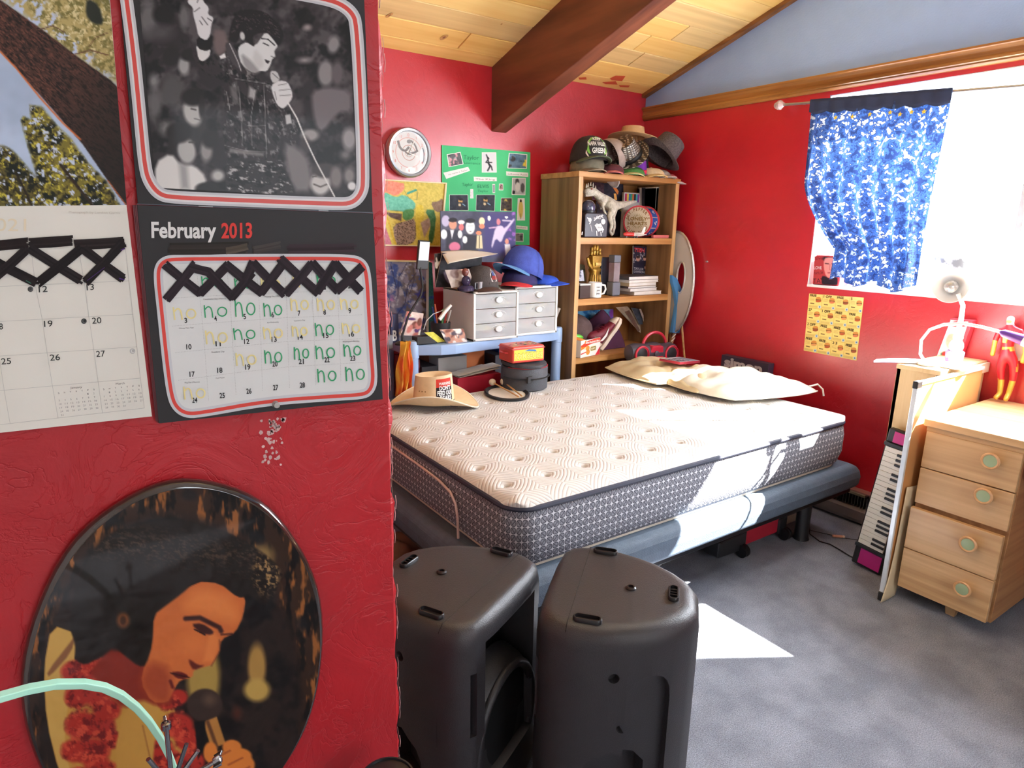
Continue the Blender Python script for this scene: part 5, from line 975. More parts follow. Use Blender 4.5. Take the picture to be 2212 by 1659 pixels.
# photos and small things by the lamp
def card(name, label, cat, c, quad, y, cols, seed, n=10, th=.003, lean=0, grp=None):
    return picture(name, label, cat, c, quad, (0, y, .9), Vector((0, -1, lean)), th, M('card_back', (206, 202, 196), .6), lambda A: blobs(A, cols, seed, n), 1.6, grp)
card('dark_photo_panel', 'dark glossy photo board behind the charcoal cap', 'photo', C2, [(560, 190), (920, 210), (900, 500), (500, 500)], 3.12, [(34, 30, 34), (24, 22, 26), (60, 50, 60), (120, 110, 130)], 12, 16)
card('photo_print', 'tilted photo of two people beside the glass figurine', 'photo', C2, [(585, 345), (800, 335), (850, 480), (645, 505)], 3.02, [(176, 160, 150), (206, 150, 130), (120, 100, 96), (214, 200, 190)], 13)
card('feather_print', 'narrow print with white feathers and orange on dark ground', 'photo', C2, [(492, 200), (560, 190), (600, 500), (500, 500)], 3.14, [(40, 30, 28), (220, 210, 200), (206, 100, 60), (60, 40, 36)], 14)
card('blue_binder', 'dark green and blue binder standing behind the lamp', 'binder', C2, [(440, 270), (470, 280), (500, 900), (440, 900)], 3.3, [(40, 90, 90), (36, 66, 130), (30, 110, 80)], 15, 6, .03)
card('movie_case', 'pink and white disc case standing at the foot of the lamp', 'case', C2, [(250, 715), (395, 735), (360, 935), (185, 930)], 3.08, [(214, 190, 180), (196, 120, 110), (120, 70, 60), (226, 220, 206), (90, 60, 110)], 16, 16, .012)
card('picture_card', 'picture card of faces leaning beside the left organiser', 'card', C2, [(540, 880), (750, 870), (790, 1000), (600, 1002)], 2.985, [(190, 140, 120), (226, 214, 206), (140, 90, 80), (90, 80, 90)], 17, 22, .003)
card('yellow_booklet', 'yellow booklet lying beside the black tray', 'booklet', C2, [(400, 905), (480, 900), (590, 985), (520, 995)], 3.0, [(206, 200, 80), (226, 220, 180), (180, 170, 60)], 18, 6, .004)
def solidbox(name, label, cat, c, x0, y0, x1, y1, Y, dep, mat, bev=.003, part='body', z0=None):
    a_, b_, c_, d_ = X(c, x0, y0, x1, y1, Y); z_ = c_ if z0 is None else z0; t = T(name, label, cat, ((a_ + b_) / 2, Y + dep / 2, z_)); B(a_, b_, Y, Y + dep, z_, d_).build(part, mat, t, bevel=bev); return t, (a_, b_, Y, Y + dep, z_, d_)
t, bx = solidbox('pen_tray', 'small black tray on the front edge of the blue shelf', 'tray', C2, 335, 940, 520, 1000, 3.0, .06, BLKP, z0=.903)
t, bx = solidbox('letter_box', 'dark blue box printed with a white letter B', 'box', C2, 98, 740, 172, 930, 3.12, .06, M('navy_card', (44, 46, 84), .5), z0=.903)
v, f_ = glyphs('B', .03); MB().add([(bx[0] + .008 + x * .045, bx[2] - .0012, bx[4] + .012 + y * .075) for x, y in v], f_).build('letter', M('white_ink', (232, 232, 232), .5), t)
t, bx = solidbox('grey_tin', 'grey storage tin at the left end of the blue shelf', 'tin', C2, -60, 935, 120, 1060, 3.05, .18, M('grey_tin_metal', (120, 122, 130), .4, .3))
cu = at(*cp_(C2, 545, 830), 'y', 3.1); ut = T('pen_cup', 'black pen cup full of pens and a white handle', 'cup', (cu.x, 3.1, .902))
MB().xf((cu.x, 3.1, .902)).lathe([(.045, 0), (.05, .004), (.054, .095), (.050, .095), (.046, .01), (.0, .008)], 24).build('cup', M('black_cup', (46, 46, 50), .4), ut, smooth=True)
for i, (dx, dy, l_, col) in enumerate(((-.03, 0, .16, (40, 60, 120)), (-.01, .02, .17, (214, 110, 80)), (.01, -.01, .14, (60, 60, 64)), (.03, .01, .13, (196, 60, 50)), (.0, -.02, .15, (90, 150, 90)), (.035, -.01, .14, (226, 226, 226)))):
    MB().tube([(cu.x + dx * .5, 3.1 + dy * .5, .92), (cu.x + dx * 1.6, 3.1 + dy * 1.5, .92 + l_)], .0045, 6).build('pen', M('pen_%d' % i, col, .35), ut, smooth=True)
q1, q2, q3 = (at(*cp_(C2, x, y), 'y', 3.02) for x, y in ((535, 790), (590, 715), (640, 660)))
MB().tube([q1, q2, q3], [.011, .010, .008], 10).build('white_handle', WPL, ut, smooth=True)
MB().tube([at(*cp_(C2, x, y), 'y', 3.04) for x, y in ((395, 880), (420, 800), (480, 740), (570, 705))], .0025, 6).build('wire_loop', WPG, ut)
# glass figurine and mug
fg = at(*cp_(C2, 760, 510), 'z', ZT); fgl = T('glass_figurine', 'small dark glass figurine with a brown head on the organiser', 'figurine', (1.79 + .03, 2.99, ZT))
gxx = at(*cp_(C2, 775, 490), 'y', 2.99).x
DG = M('dark_violet_glass', (70, 60, 90), .08, trans=.3, var=.3, scale=20)
MB().xf((gxx, 2.99, ZT)).lathe([(.03, 0), (.045, .004), (.05, .018), (.036, .03), (.02, .034)], 20, .7).build('foot', DG, fgl, smooth=True); MB().ball((gxx, 2.99, ZT + .055), (.026, .02, .028)).build('body', DG, fgl, smooth=True); MB().ball((gxx - .005, 2.99, ZT + .1), (.018, .017, .022)).build('head', M('brown_glaze', (110, 60, 54), .3), fgl, smooth=True)
fgl.location = (gxx, 2.99, ZT)
for ch in fgl.children: ch.data.transform(Matrix.Translation((1.82 - gxx, 0, 0)))
mg = at(*cp_(C2, 895, 480), 'y', 2.98); mt = T('silver_cup', 'small silver cup with a handle beside the glass figurine', 'cup', (mg.x, 2.98, ZT))
MB().xf((mg.x, 2.98, ZT)).lathe([(.014, 0), (.017, .003), (.018, .05), (.016, .05), (.014, .005), (0, .004)], 20).build('cup', SIL, mt, smooth=True); MB().tube([(mg.x - .017, 2.975, ZT + .045), (mg.x - .032, 2.97, ZT + .045), (mg.x - .033, 2.97, ZT + .015), (mg.x - .017, 2.975, ZT + .01)], .003, 6).build('handle', SIL, mt)
tp = at(*cp_(C2, 1640, 800), 'y', 3.02); kt = T('rolled_papers', 'bunch of white rolled papers between the organiser and the bookcase', 'papers', (2.44, 3.1, .903))
for i, (dx, l_) in enumerate(((0, .14), (.02, .11), (-.012, .09))): MB().tube([(2.43 + dx, 3.10 + i * .015, .925), (2.44 + dx * 2.2, 3.08 + i * .015, .92 + l_)], .012 - i * .002, 10).build('roll', MATS['white_paper'], kt, smooth=True)
# paper mess on lower tier
ZB = .551
def lay(name, label, cat, x0, x1, y0, y1, z0, z1, col, rz=0, grp=None, rough=.6):
    t = T(name, label, cat, ((x0 + x1) / 2, (y0 + y1) / 2, z0), grp); c_ = ((x0 + x1) / 2, (y0 + y1) / 2, 0)
    MB().xf(c_, (0, 0, rz)).box(x0 - c_[0], x1 - c_[0], y0 - c_[1], y1 - c_[1], z0, z1).build('body', M('c_%d_%d_%d' % col, col, rough), t, bevel=.002); return t
lay('red_box', 'crimson box at the bottom of the pile under the blue shelf top', 'box', 1.72, 2.0, 2.995, 3.09, ZB, .70, (176, 22, 50)); lay('grey_box', 'pale grey box in the middle of the blue shelf unit', 'box', 1.66, 1.84, 3.10, 3.21, ZB, .80, (176, 178, 176))
lay('brown_carton', 'brown cardboard carton at the back under the blue shelf top', 'carton', 1.66, 1.80, 3.22, 3.36, ZB, .835, (150, 96, 72)); lay('orange_folder', 'orange folder lying high on the pile under the blue shelf', 'folder', 1.86, 2.02, 3.2, 3.36, ZB, .815, (206, 110, 50)); lay('blue_folder', 'bright blue box at the right end under the blue shelf top', 'box', 2.12, 2.19, 3.2, 3.36, ZB, .80, (50, 110, 190)); lay('dark_case', 'black case with a white tag under the blue shelf top', 'case', 1.56, 1.655, 3.1, 3.3, ZB, .76, (40, 38, 42)); lay('red_crate', 'dark red crate behind the left post of the blue shelf', 'crate', 1.50, 1.56, 3.12, 3.32, ZB, .80, (130, 30, 38)); lay('charcoal_box', 'charcoal box behind the round drum case', 'box', 2.03, 2.1, 3.1, 3.3, ZB, .78, (52, 50, 58)); lay('violet_case', 'dark violet case beside the right post of the blue shelf', 'case', 2.25, 2.4, 3.12, 3.3, ZB, .78, (60, 54, 72))
ps = T('loose_papers', 'loose white papers fanned over the crimson box', 'papers', (1.85, 3.045, .701))
for i, (rz, dx, dz) in enumerate(((.2, 0, 0), (-.15, .05, .006), (.5, -.03, .012), (.05, .08, .018))):
    MB().xf((1.85 + dx * .5, 3.045, .712 + dz), (.03, -.08, rz * .3)).box(-.12, .12, -.04, .05, 0, .0012).build('sheet', MATS['white_paper'], ps)
# orange streamer hanging at the left post
st_ = T('orange_scarf', 'orange and yellow flame patterned scarf hanging from the left post of the blue shelf', 'scarf', (1.42, 3.02, .7))
def scf(u, v):
    x = 1.385 + .065 * u - .03 * v + .02 * v * u + .006 * math.sin(9 * v + 4 * u); y = 2.985 + .02 * math.sin(5 * u * 3 + v * 2); return (x, y, .93 - .28 * v)
SCM = M('flame_cloth', (222, 88, 40), .7, rgb2=(232, 180, 70), scale=7, stretch=(3, 3, .8), thr=(.42, .55)); MB().surf(scf, 12, 16).build('cloth', SCM, st_, smooth=True, solid=.002)
# ================================================================ THINGS ON THE MATTRESS
MZ = .652
dc = T('drum_case', 'round black drum case lying on the mattress by the blue shelf', 'case', (2.04, 2.825, MZ)); DCM = M('black_nylon', (70, 73, 80), .6, bump=.3, bscale=200)
MB().xf((2.04, 2.825, MZ)).lathe([(.118, 0), (.126, .006), (.127, .06), (.126, .115), (.12, .124), (.0, .124)], 40).build('case_body', DCM, dc, smooth=True); MB().xf((2.03, 2.82, MZ + .126), (.05, .04, 0)).lathe([(.122, .004), (.125, .01), (.123, .022), (.115, .027), (.0, .03)], 40).build('lid', M('black_nylon_lid', (58, 60, 66), .55, bump=.3, bscale=200), dc, smooth=True)
MB().tube([(2.04 + .128 * math.cos(q), 2.825 + .128 * math.sin(q), MZ + .07) for q in [math.radians(d) for d in range(180, 345, 12)]], .012, 6, flat=.25).build('carry_strap', M('strap_webbing', (40, 42, 46), .7), dc); MB().xf((1.985, 2.704, MZ + .07), (0, 0, .3)).box(-.02, .02, -.008, .004, -.018, .018).build('strap_patch', MATS['strap_webbing'], dc, bevel=.003)
MB().tube([(2.04 + .1245 * math.cos(q), 2.825 + .1245 * math.sin(q), MZ + .1255) for q in [math.radians(d) for d in range(190, 350, 10)]], .0022, 5).build('red_piping', M('red_piping', (190, 40, 50), .6), dc)
# open pouch with mallets
po = T('drum_pouch', 'open black edged drum cover holding the mallets, left of the round case', 'cover', (1.86, 2.72, MZ))
def pof(r0, r1, z0, z1): return [(lambda a_: (1.865 + (.115 * math.cos(a_) * r0 + .02 * math.sin(a_)) , 2.735 + .15 * math.sin(a_) * r0, z0))(2 * math.pi * k / 32) for k in range(32)]
MB().loft([pof(.80, 0, MZ + .001, 0), pof(1.0, 0, MZ + .001, 0), pof(1.02, 0, MZ + .012, 0), pof(.96, 0, MZ + .016, 0), pof(.84, 0, MZ + .006, 0)], caps=False).build('black_rim', M('black_vinyl', (34, 36, 42), .45), po, smooth=True)
MB().loft([pof(.86, 0, MZ + .002, 0), pof(.86, 0, MZ + .005, 0)]).build('lining', M('cream_lining', (214, 204, 190), .8, bump=.5, bscale=40), po)
for nm, (x0, y0), (x1, y1) in (('a', (1010, 1350), (1245, 1480)), ('b', (1110, 1345), (1275, 1475))):
    h0, h1 = at(*cp_(C2, x0, y0), 'z', MZ + .035), at(*cp_(C2, x1, y1), 'z', MZ + .015); t = T('drum_mallet', 'wooden mallet with a round felt head, %s of the pair' % ('left' if nm == 'a' else 'right'), 'mallet', tuple(h1), 'drum mallets')
    MB().ball(tuple(h0), .019, 16, 10).build('felt_head', M('cream_felt', (228, 212, 186), .85), t, smooth=True); MB().tube([h0, h1], [.0035, .0042], 8).build('stick', wood('mallet_wood', (206, 160, 104), (180, 130, 80), .4, 'y'), t, smooth=True)
# lunch box
lb = T('lunch_box', 'small red and yellow metal lunch box on top of the round drum case', 'lunch box', (2.0, 2.80, MZ + .158)); LX = Matrix.Translation((2.0, 2.80, MZ + .158)) @ Matrix.Rotation(-.06, 4, 'Z'); LW, LD, LH = .10, .072, .088
MB().mx(LX).box(-LW, LW, -LD, LD, 0, LH).build('box', M('lunch_red', (204, 70, 56), .35), lb, bevel=.01, seg=3)
m = MB(); m.c = []; m.mx(LX)
m.col = (232, 206, 80); m.add([(-LW + .01, -LD - .0006, .014), (LW - .01, -LD - .0006, .014), (LW - .01, -LD - .0006, .07), (-LW + .01, -LD - .0006, .07)], [(0, 1, 2, 3)])
v, f_ = glyphs('SPIDERMAN', .035); mn, mx2 = v.min(0), v.max(0)
for k, (gr, col) in enumerate(((1.0, (40, 36, 30)),)): m.col = col; m.add([((LW - .015) - (x - mn[0]) / (mx2[0] - mn[0]) * (2 * LW - .03), -LD - .0012, .052 - y * .045) for x, y in v], f_)
v, f_ = glyphs('SPIDERMAN', .012); mn, mx2 = v.min(0), v.max(0); m.col = (240, 226, 120); m.add([((LW - .0155) - (x - mn[0]) / (mx2[0] - mn[0]) * (2 * LW - .031), -LD - .0018, .0515 - y * .0435) for x, y in v], f_)
m.col = (70, 120, 170); m.add([(-.03, -LD - .001, .062), (.05, -LD - .001, .055), (.04, -LD - .001, .066), (0, -LD - .001, .070)], [(0, 1, 2, 3)])
rr = np.random.RandomState(4)
for i in range(26):
    m.col = [(200, 170, 120), (120, 100, 96), (90, 80, 90), (206, 190, 150), (150, 90, 80)][rr.randint(5)]; x, y = (rr.rand() - .5) * .16, (rr.rand() - .5) * .11; a_ = rr.rand() * 3; m.add([(x + .02 * math.cos(a_ + k) * (1 if k % 2 else .5), y + .014 * math.sin(a_ + k * 1.4), LH + .0004 + i * .00004) for k in range(5)], [tuple(range(5))])
m.build('printed_panels', PRINT, lb); MB().mx(LX).tube([(-LW - .001, -.03, .05), (-LW - .018, -.025, .052), (-LW - .022, 0, .052), (-LW - .018, .025, .052), (-LW - .001, .03, .05)], .004, 6).build('handle', M('red_handle', (200, 40, 50), .35), lb, smooth=True); MB().mx(LX).box(-LW - .002, LW + .002, -LD - .002, LD + .002, LH * .84, LH * .87).build('lid_rim', MATS['lunch_red'], lb)
# straw cowboy hat
hx, hy = 1.43, 2.72; ht = T('cowboy_hat', "straw cowboy hat with a don't feed our bears patch on the mattress", 'hat', (hx, hy, MZ)); HX = Matrix.Translation((hx, hy, MZ + .002)) @ Matrix.Rotation(-.62, 4, 'Z')
STR = M('pale_straw', (226, 200, 160), .7, var=.05, scale=40, bump=.15, bscale=300)
def hatf(u, v):   # v 0 rim edge .. .45 crown foot .. 1 top
    a_ = 2 * math.pi * u; c_, s_ = math.cos(a_), math.sin(a_)
    if v < .42:
        k = v / .42; r_x = .215 * (1 - k) + .098 * k; r_y = .155 * (1 - k) + .082 * k; z = .022 + .062 * (1 - k) ** 1.5 * s_ * s_ - .018 * (1 - k) * abs(c_) ** 2
        return (r_x * c_, r_y * s_, z)
    k = (v - .42) / .58
    if k < .7: q = k / .7; r_x = .098 - .012 * q; r_y = .082 - .018 * q; z = .022 + .142 * q ** .85; return (r_x * c_, r_y * s_, z - .012 * q * (1 - c_) * .5)
    q = (k - .7) / .3; r_x = .086 * (1 - q) + .012 * q; r_y = .064 * (1 - q); x, y = r_x * c_, r_y * s_
    z = .164 + .008 * math.sin(q * math.pi * .5) - .038 * max(0, q) ** 1.0 * (1 - .2 * abs(c_)); return (x, y, z - .012 * (1 - c_) * .5)
MB().mx(HX).surf(hatf, 64, 34).build('straw_body', STR, ht, smooth=True, solid=.003)
MB().mx(HX).tube([hatf(k / 48, .445) for k in range(49)], .0032, 6).build('hat_band', BLKP, ht, smooth=True)
MB().mx(HX).tube([(.075, -.075, .03), (.10, -.09, .024), (.125, -.10, .026)], .0016, 5).build('band_end', BLKP, ht); MB().mx(HX).tube([hatf(k / 64, 0) for k in range(65)], .0032, 6).build('brim_binding', M('cream_binding', (240, 226, 190), .7), ht, smooth=True)
def hatp(a_, k, off=.0022):   # point on the crown wall: a_ angle, k 0..0.7
    x, y, z = hatf(a_ / (2 * math.pi), .42 + .58 * k); return (x * (1 + off * 11), y * (1 + off * 13), z)
A0, A1 = math.radians(-77), math.radians(-22)
m = MB(); m.c = []; m.mx(HX)
def pat(k0, k1, col, a0=A0, a1=A1, off=.0022, n=10):
    m.col = col
    for i in range(n): q0_, q1_ = a0 + (a1 - a0) * i / n, a0 + (a1 - a0) * (i + 1) / n; m.add([hatp(q0_, k0, off), hatp(q1_, k0, off), hatp(q1_, k1, off), hatp(q0_, k1, off)], [(0, 1, 2, 3)])
pat(.08, .40, (44, 38, 42)); pat(.40, .62, (206, 62, 50))
for s_, k0, kh, col, w_ in (("DON'T", .33, .10, (240, 240, 238), (.18, .88)), ('FEED OUR', .21, .10, (240, 240, 238), (.06, .97)), ('BEARS', .09, .10, (240, 240, 238), (.2, .9)), ('WARNING', .46, .07, (240, 226, 220), (.15, .9))):
    v, f_ = glyphs(s_, .03); mn, mx2 = v.min(0), v.max(0); m.col = col
    m.add([hatp(A0 + (A1 - A0) * (w_[0] + (w_[1] - w_[0]) * (x - mn[0]) / (mx2[0] - mn[0])), k0 + kh * y / .7, .0034) for x, y in v], f_)
m.build('crown_patch', PRINT, ht)
m = MB(); m.c = []; m.mx(HX)
def brimp(a_, v): x, y, z = hatf(a_ / (2 * math.pi), v); return (x, y, z + .0025)
bc = math.radians(-62)
for pts, col, dz in (([(-.24, .06), (.24, .06), (.06, .33), (-.02, .34)], (70, 120, 150), 0), ([(-.19, .13), (.16, .15), (.05, .31), (-.02, .32)], (240, 236, 230), .0006), ([(-.2, .09), (.2, .09), (.17, .15), (-.17, .15)], (90, 140, 160), .0012)):
    m.col = col; m.add([tuple(Vector(brimp(bc + a_, v)) + Vector((0, 0, dz))) for a_, v in pts], [tuple(range(len(pts)))])
m.build('mountain_emblem', PRINT, ht)
for i in range(3): q = hatp(math.radians(-128 + i * 10), .30, .003); MB().mx(HX).ball(q, .0028, 8, 5).build('eyelet', M('brass_eyelet', (120, 90, 50), .4, .6), ht)
# ================================================================ HATS ON THE BOOKCASE
ZK = KZ + .001
def lgk(Mx, t):
    sh = [(-.62, .12), (-.5, .05), (.55, .05), (.66, .14), (.62, .42), (.5, .62), (.3, .6), (.1, .72), (-.1, .6), (-.35, .62), (-.55, .45)]
    patch(Mx, t, sh, (222, 206, 200)); patch(Mx, t, [(a_ * .9, .06 + v * .9) for a_, v in sh], (120, 172, 76), 'logo_patch', .02)
    captext(Mx, t, [('KEEP', -.25, .3, .46, .12, (236, 236, 230)), ('NAPA VALLEY', -.52, .56, .29, .12, (236, 236, 230)), ('GREEN!', -.3, .44, .11, .12, (236, 236, 230))])
cap('khaki camouflage cap at the bottom of the left hat stack', (2.66, 3.10, ZK), FZ + .1, 0, (132, 122, 100), (150, 134, 112), 'hats heaped on the bookcase', 1.15)
cap('black cap with a green Keep Valley Green patch, topping the left hat stack', (2.665, 3.09, ZK + .055), FZ + .1, -.06, (52, 48, 48), (92, 104, 84), 'hats heaped on the bookcase', 1.28, lgk)
cap('tan cap behind the black one with the green patch', (2.80, 3.24, ZK + .07), -.2, 0, (186, 156, 122), (180, 150, 116), 'hats heaped on the bookcase', 1.0, bill=False)
cap('white and grey cap standing on its side left of the plaid fedora', (2.845, 3.13, ZK + .10), 1.5, 1.2, (168, 150, 142), (222, 220, 222), 'hats heaped on the bookcase', 1.1)
cap('pink billed maroon cap lying low in the middle of the hats', (2.78, 3.02, ZK), FZ - .2, .04, (90, 40, 50), (206, 116, 116), 'hats heaped on the bookcase', .85, h=.06)
def brimhat(name, label, loc, rot, sc, mat, band, rb=.15, rc=.085, h=.10, curl=.02, pinch=.02, bmat=None):
    t = T(name, label, 'hat', loc, 'hats heaped on the bookcase'); Mx = Matrix.Translation(loc) @ Matrix.Rotation(rot[2], 4, 'Z') @ Matrix.Rotation(rot[1], 4, 'Y') @ Matrix.Rotation(rot[0], 4, 'X') @ Matrix.Scale(sc, 4)
    def f_(u, v):
        a_ = 2 * math.pi * u; c_, s_ = math.cos(a_), math.sin(a_)
        if v < .4: k = v / .4; r = rb * (1 - k) + rc * k; return (r * c_ * .92, r * s_ * 1.05, curl * ((1 - k) ** 1.3) * (c_ * c_ - .3 * s_ * s_))
        k = (v - .4) / .6
        if k < .7: q = k / .7; r = rc * (1 - .16 * q); return (r * c_ * .92, r * s_ * 1.05, h * q)
        q = (k - .7) / .3; r = rc * .84 * (1 - q); return (r * c_ * .92, r * s_ * 1.05, h + .01 * math.sin(q * math.pi) - pinch * q)
    MB().mx(Mx).surf(f_, 40, 22).build('hat_body', mat, t, smooth=True, solid=.002)
    if band is not None:
        R_ = [[(r * math.cos(2 * math.pi * k / 40) * .92, r * math.sin(2 * math.pi * k / 40) * 1.05, z) for k in range(40)] for r, z in ((rc * 1.02, .002), (rc * 1.0, .028))]; MB().mx(Mx).loft(R_, caps=False).build('hat_band', M('band_%d_%d_%d' % band, band, .6), t, smooth=True, solid=.002)
    return t
# plaid with square sequins
PLD = bpy.data.materials.new('sequin_plaid'); PLD.use_nodes = True; nt = PLD.node_tree; L = nt.links.new; bs = nt.nodes['Principled BSDF']; bs.inputs['Roughness'].default_value = .4
tc = nd(nt, 'ShaderNodeTexCoord'); bk_t = nd(nt, 'ShaderNodeTexBrick'); bk_t.offset = 0; bk_t.inputs['Scale'].default_value = 34; bk_t.inputs['Mortar Size'].default_value = .12; bk_t.inputs['Brick Width'].default_value = .5; bk_t.inputs['Row Height'].default_value = .42
mpn = nd(nt, 'ShaderNodeMapping'); mpn.inputs['Rotation'].default_value = (1.3, .3, .5); L(tc.outputs['Object'], mpn.inputs[0]); L(mpn.outputs[0], bk_t.inputs['Vector'])
for i, c in zip(('Color1', 'Color2', 'Mortar'), ((226, 230, 222), (150, 132, 108), (70, 62, 56))): bk_t.inputs[i].default_value = (*lin(c), 1)
L(bk_t.outputs['Color'], bs.inputs['Base Color'])
brimhat('plaid_fedora', 'grey and white plaid fedora with a black band tilted in the middle of the hats', (2.985, 3.085, ZK + .115), (.35, -.75, -.35), 1.05, PLD, (26, 24, 26), .125, .082, .105)
m = M('purple_felt', (112, 44, 158), .8, bump=.2); brimhat('purple_hat', 'purple hat under the plaid fedora', (3.03, 3.08, ZK + .012), (0, 0, .2), .9, m, (206, 40, 84), .10, .085, .09, .004)
brimhat('straw_sun_hat', 'tan straw hat topping the heap of hats', (3.10, 3.19, ZK + .245), (.0, .10, .3), 1.05, M('tan_straw', (206, 170, 122), .8, bump=.3, bscale=80), None, .145, .075, .06, .01)
brimhat('mesh_fedora', 'dark grey mesh fedora leaning at the right end of the hats', (3.235, 3.075, ZK + .135), (.25, .72, .1), 1.15, M('grey_mesh_cloth', (112, 104, 106), .8, rgb2=(70, 64, 68), scale=120, bump=.4, bscale=160), None, .13, .088, .115)
brimhat('black_hat', 'black hat squeezed between the purple hat and the grey mesh fedora', (3.13, 3.16, ZK + .03), (0, 0, 0), .9, M('black_felt', (34, 34, 40), .85), None, .11, .085, .1)
for i, (dx, dy, dz, col, lb_, sc_) in enumerate(((.47, .0, .0, (70, 120, 60), 'green and yellow cap lying flat under the plaid fedora', .95), (.62, -.02, .0, (216, 196, 160), 'cream cap with a dark trim lying flat below the black hat', .95), (.70, .0, .0, (150, 138, 132), 'grey cap at the right front corner of the hats', .9))):
    cap(lb_, (2.51 + dx, 3.06 + dy, ZK + dz), FZ + .3 * i - .2, .03, col, ((206, 204, 150), (226, 196, 140), (196, 182, 176))[i], 'hats heaped on the bookcase', sc_, h=.055)
cap('pink and grey cap hanging over the right edge of the bookcase top', (3.30, 3.06, ZK - .004), .7, .25, (200, 96, 104), (186, 176, 178), 'hats heaped on the bookcase', .75, h=.05)
# ================================================================ BOOKCASE SHELF: TOP
Z1, Z2, Z3 = SH[0], SH[1], SH[2]
def skin(name, V, E_, R_, mat, parent, sub=1):
    me = bpy.data.meshes.new(name); me.from_pydata([tuple(v) for v in V], E_, []); o = bpy.data.objects.new(name, me); COL.objects.link(o)
    md = o.modifiers.new('k', 'SKIN'); md.use_smooth_shade = True; sv = me.skin_vertices[0].data
    for i, r in enumerate(R_): sv[i].radius = (r, r) if not isinstance(r, tuple) else r
    sv[0].use_root = True; o.modifiers.new('s', 'SUBSURF').levels = sub
    dg = bpy.context.evaluated_depsgraph_get(); dg.update(); m2 = bpy.data.meshes.new_from_object(o.evaluated_get(dg)); bpy.data.objects.remove(o)
    m2.polygons.foreach_set('use_smooth', [True] * len(m2.polygons)); m2.materials.clear(); return finish(m2, name, mat, parent)
def P3(c, pts, Y): return [at(*cp_(c, x, y), 'y', Y + (d if d else 0)) for x, y, d in pts]
dn = T('toy_dinosaur', 'white grey toy dinosaur standing on two legs on the top shelf', 'toy dinosaur', (2.86, 3.12, Z1 + .001))
V = P3(C3, [(880, 1110, 0), (800, 1060, 0), (730, 1010, 0), (690, 960, 0), (620, 950, 0), (560, 975, 0), (950, 1130, 0), (1050, 1110, .01), (1120, 1090, .02), (1190, 1078, .03), (905, 1180, -.03), (860, 1260, -.035), (895, 1350, -.03), (870, 1440, -.03), (905, 1490, -.035), (920, 1180, .03), (900, 1270, .03), (925, 1370, .03), (900, 1485, .03), (780, 1130, -.03), (800, 1190, -.035), (830, 1240, -.035), (770, 1120, .03), (760, 1180, .03)], 3.09)
DE = [(0, 1), (1, 2), (2, 3), (3, 4), (4, 5), (0, 6), (6, 7), (7, 8), (8, 9), (0, 10), (10, 11), (11, 12), (12, 13), (13, 14), (0, 15), (15, 16), (16, 17), (17, 18), (1, 19), (19, 20), (20, 21), (1, 22), (22, 23)]
DR = [.042, .036, .026, .024, .030, .018, .030, .019, .013, .006, .026, .019, .013, .009, .010, .026, .018, .012, .010, .010, .008, .005, .010, .006]
DNO = M('bone_white_scales', (214, 208, 192), .6, rgb2=(176, 168, 152), scale=60, bump=.6, bscale=120); skin('dinosaur_body', V, DE, DR, DNO, dn, 1)
jw = P3(C3, [(690, 985, 0), (630, 995, 0), (575, 1010, 0)], 3.09); MB().tube(jw, [.014, .012, .007], 8).build('lower_jaw', DNO, dn, smooth=True)
e = at(*cp_(C3, 655, 930), 'y', 3.062); MB().ball(tuple(e), .005, 8, 5).build('eye', M('red_eye', (150, 50, 40), .2), dn)
mcr = MB()
for x, y in ((640, 870), (610, 880), (670, 880), (700, 910), (590, 890)): q = at(*cp_(C3, x, y), 'y', 3.09); mcr.tube([q + Vector((0, 0, -.012)), q, q + Vector((.002, 0, .012))], [.006, .004, .001], 6)
mcr.build('head_crest', DNO, dn)
card('record_sleeve', 'black record sleeve with an orange streak behind the dinosaur', 'record', C3, [(700, 842), (1030, 865), (1045, 1490), (720, 1490)], 3.28, [(42, 38, 50), (34, 32, 42), (56, 50, 64)], 21, 12, .004)
pp = Print((0, 3.2795, 0), NP, *C3, k0=.001); pp.poly([(890, 890), (925, 880), (975, 960), (965, 1000), (935, 960)], (216, 126, 60)); pp.poly([(915, 985), (945, 985), (955, 1060), (925, 1060)], (226, 166, 90)); pp.poly([(990, 1180), (1015, 1170), (1010, 1210)], (200, 200, 90)); pp.poly([(905, 1340), (935, 1360), (915, 1450), (890, 1420)], (190, 186, 90))
so = pp.build('sleeve_art', None); tag(so, 'orange and yellow streaks printed on the black record sleeve', 'print'); 
rs = [o for o in COL.objects if o.name.startswith('record_sleeve')][0]; so.data.transform(Matrix.Translation(-rs.location)); so.parent = rs; del so['label'], so['category']
card('purple_card', 'dark plum card with pink marks behind the dinosaur head', 'card', C3, [(660, 842), (800, 850), (800, 1060), (660, 1060)], 3.262, [(60, 36, 46), (86, 40, 60), (46, 30, 40)], 22, 10, .003)
t = T('disc_case_row', 'white case with coloured spines behind the toy dinosaur tail', 'case', tuple(at(*cp_(C3, 1140, 1090), 'y', 3.24))); a_, b_, c_, d_ = X(C3, 1040, 975, 1250, 1095, 3.24); B(a_, b_, 3.24, 3.26, Z1 + .001, d_).build('case_body', MATS['card_back'], t, bevel=.002)
for i in range(9):
    col = [(206, 60, 110), (236, 210, 70), (50, 120, 190), (60, 160, 110), (226, 120, 60), (40, 40, 60), (70, 190, 200), (150, 70, 160), (230, 230, 220)][i]; x = a_ + .008 + i * (b_ - a_ - .016) / 9; B(x, x + (b_ - a_ - .02) / 9.5, 3.237, 3.2405, c_ + .004, d_ - .008).build('spine', M('spine_%d' % i, col, .5), t)
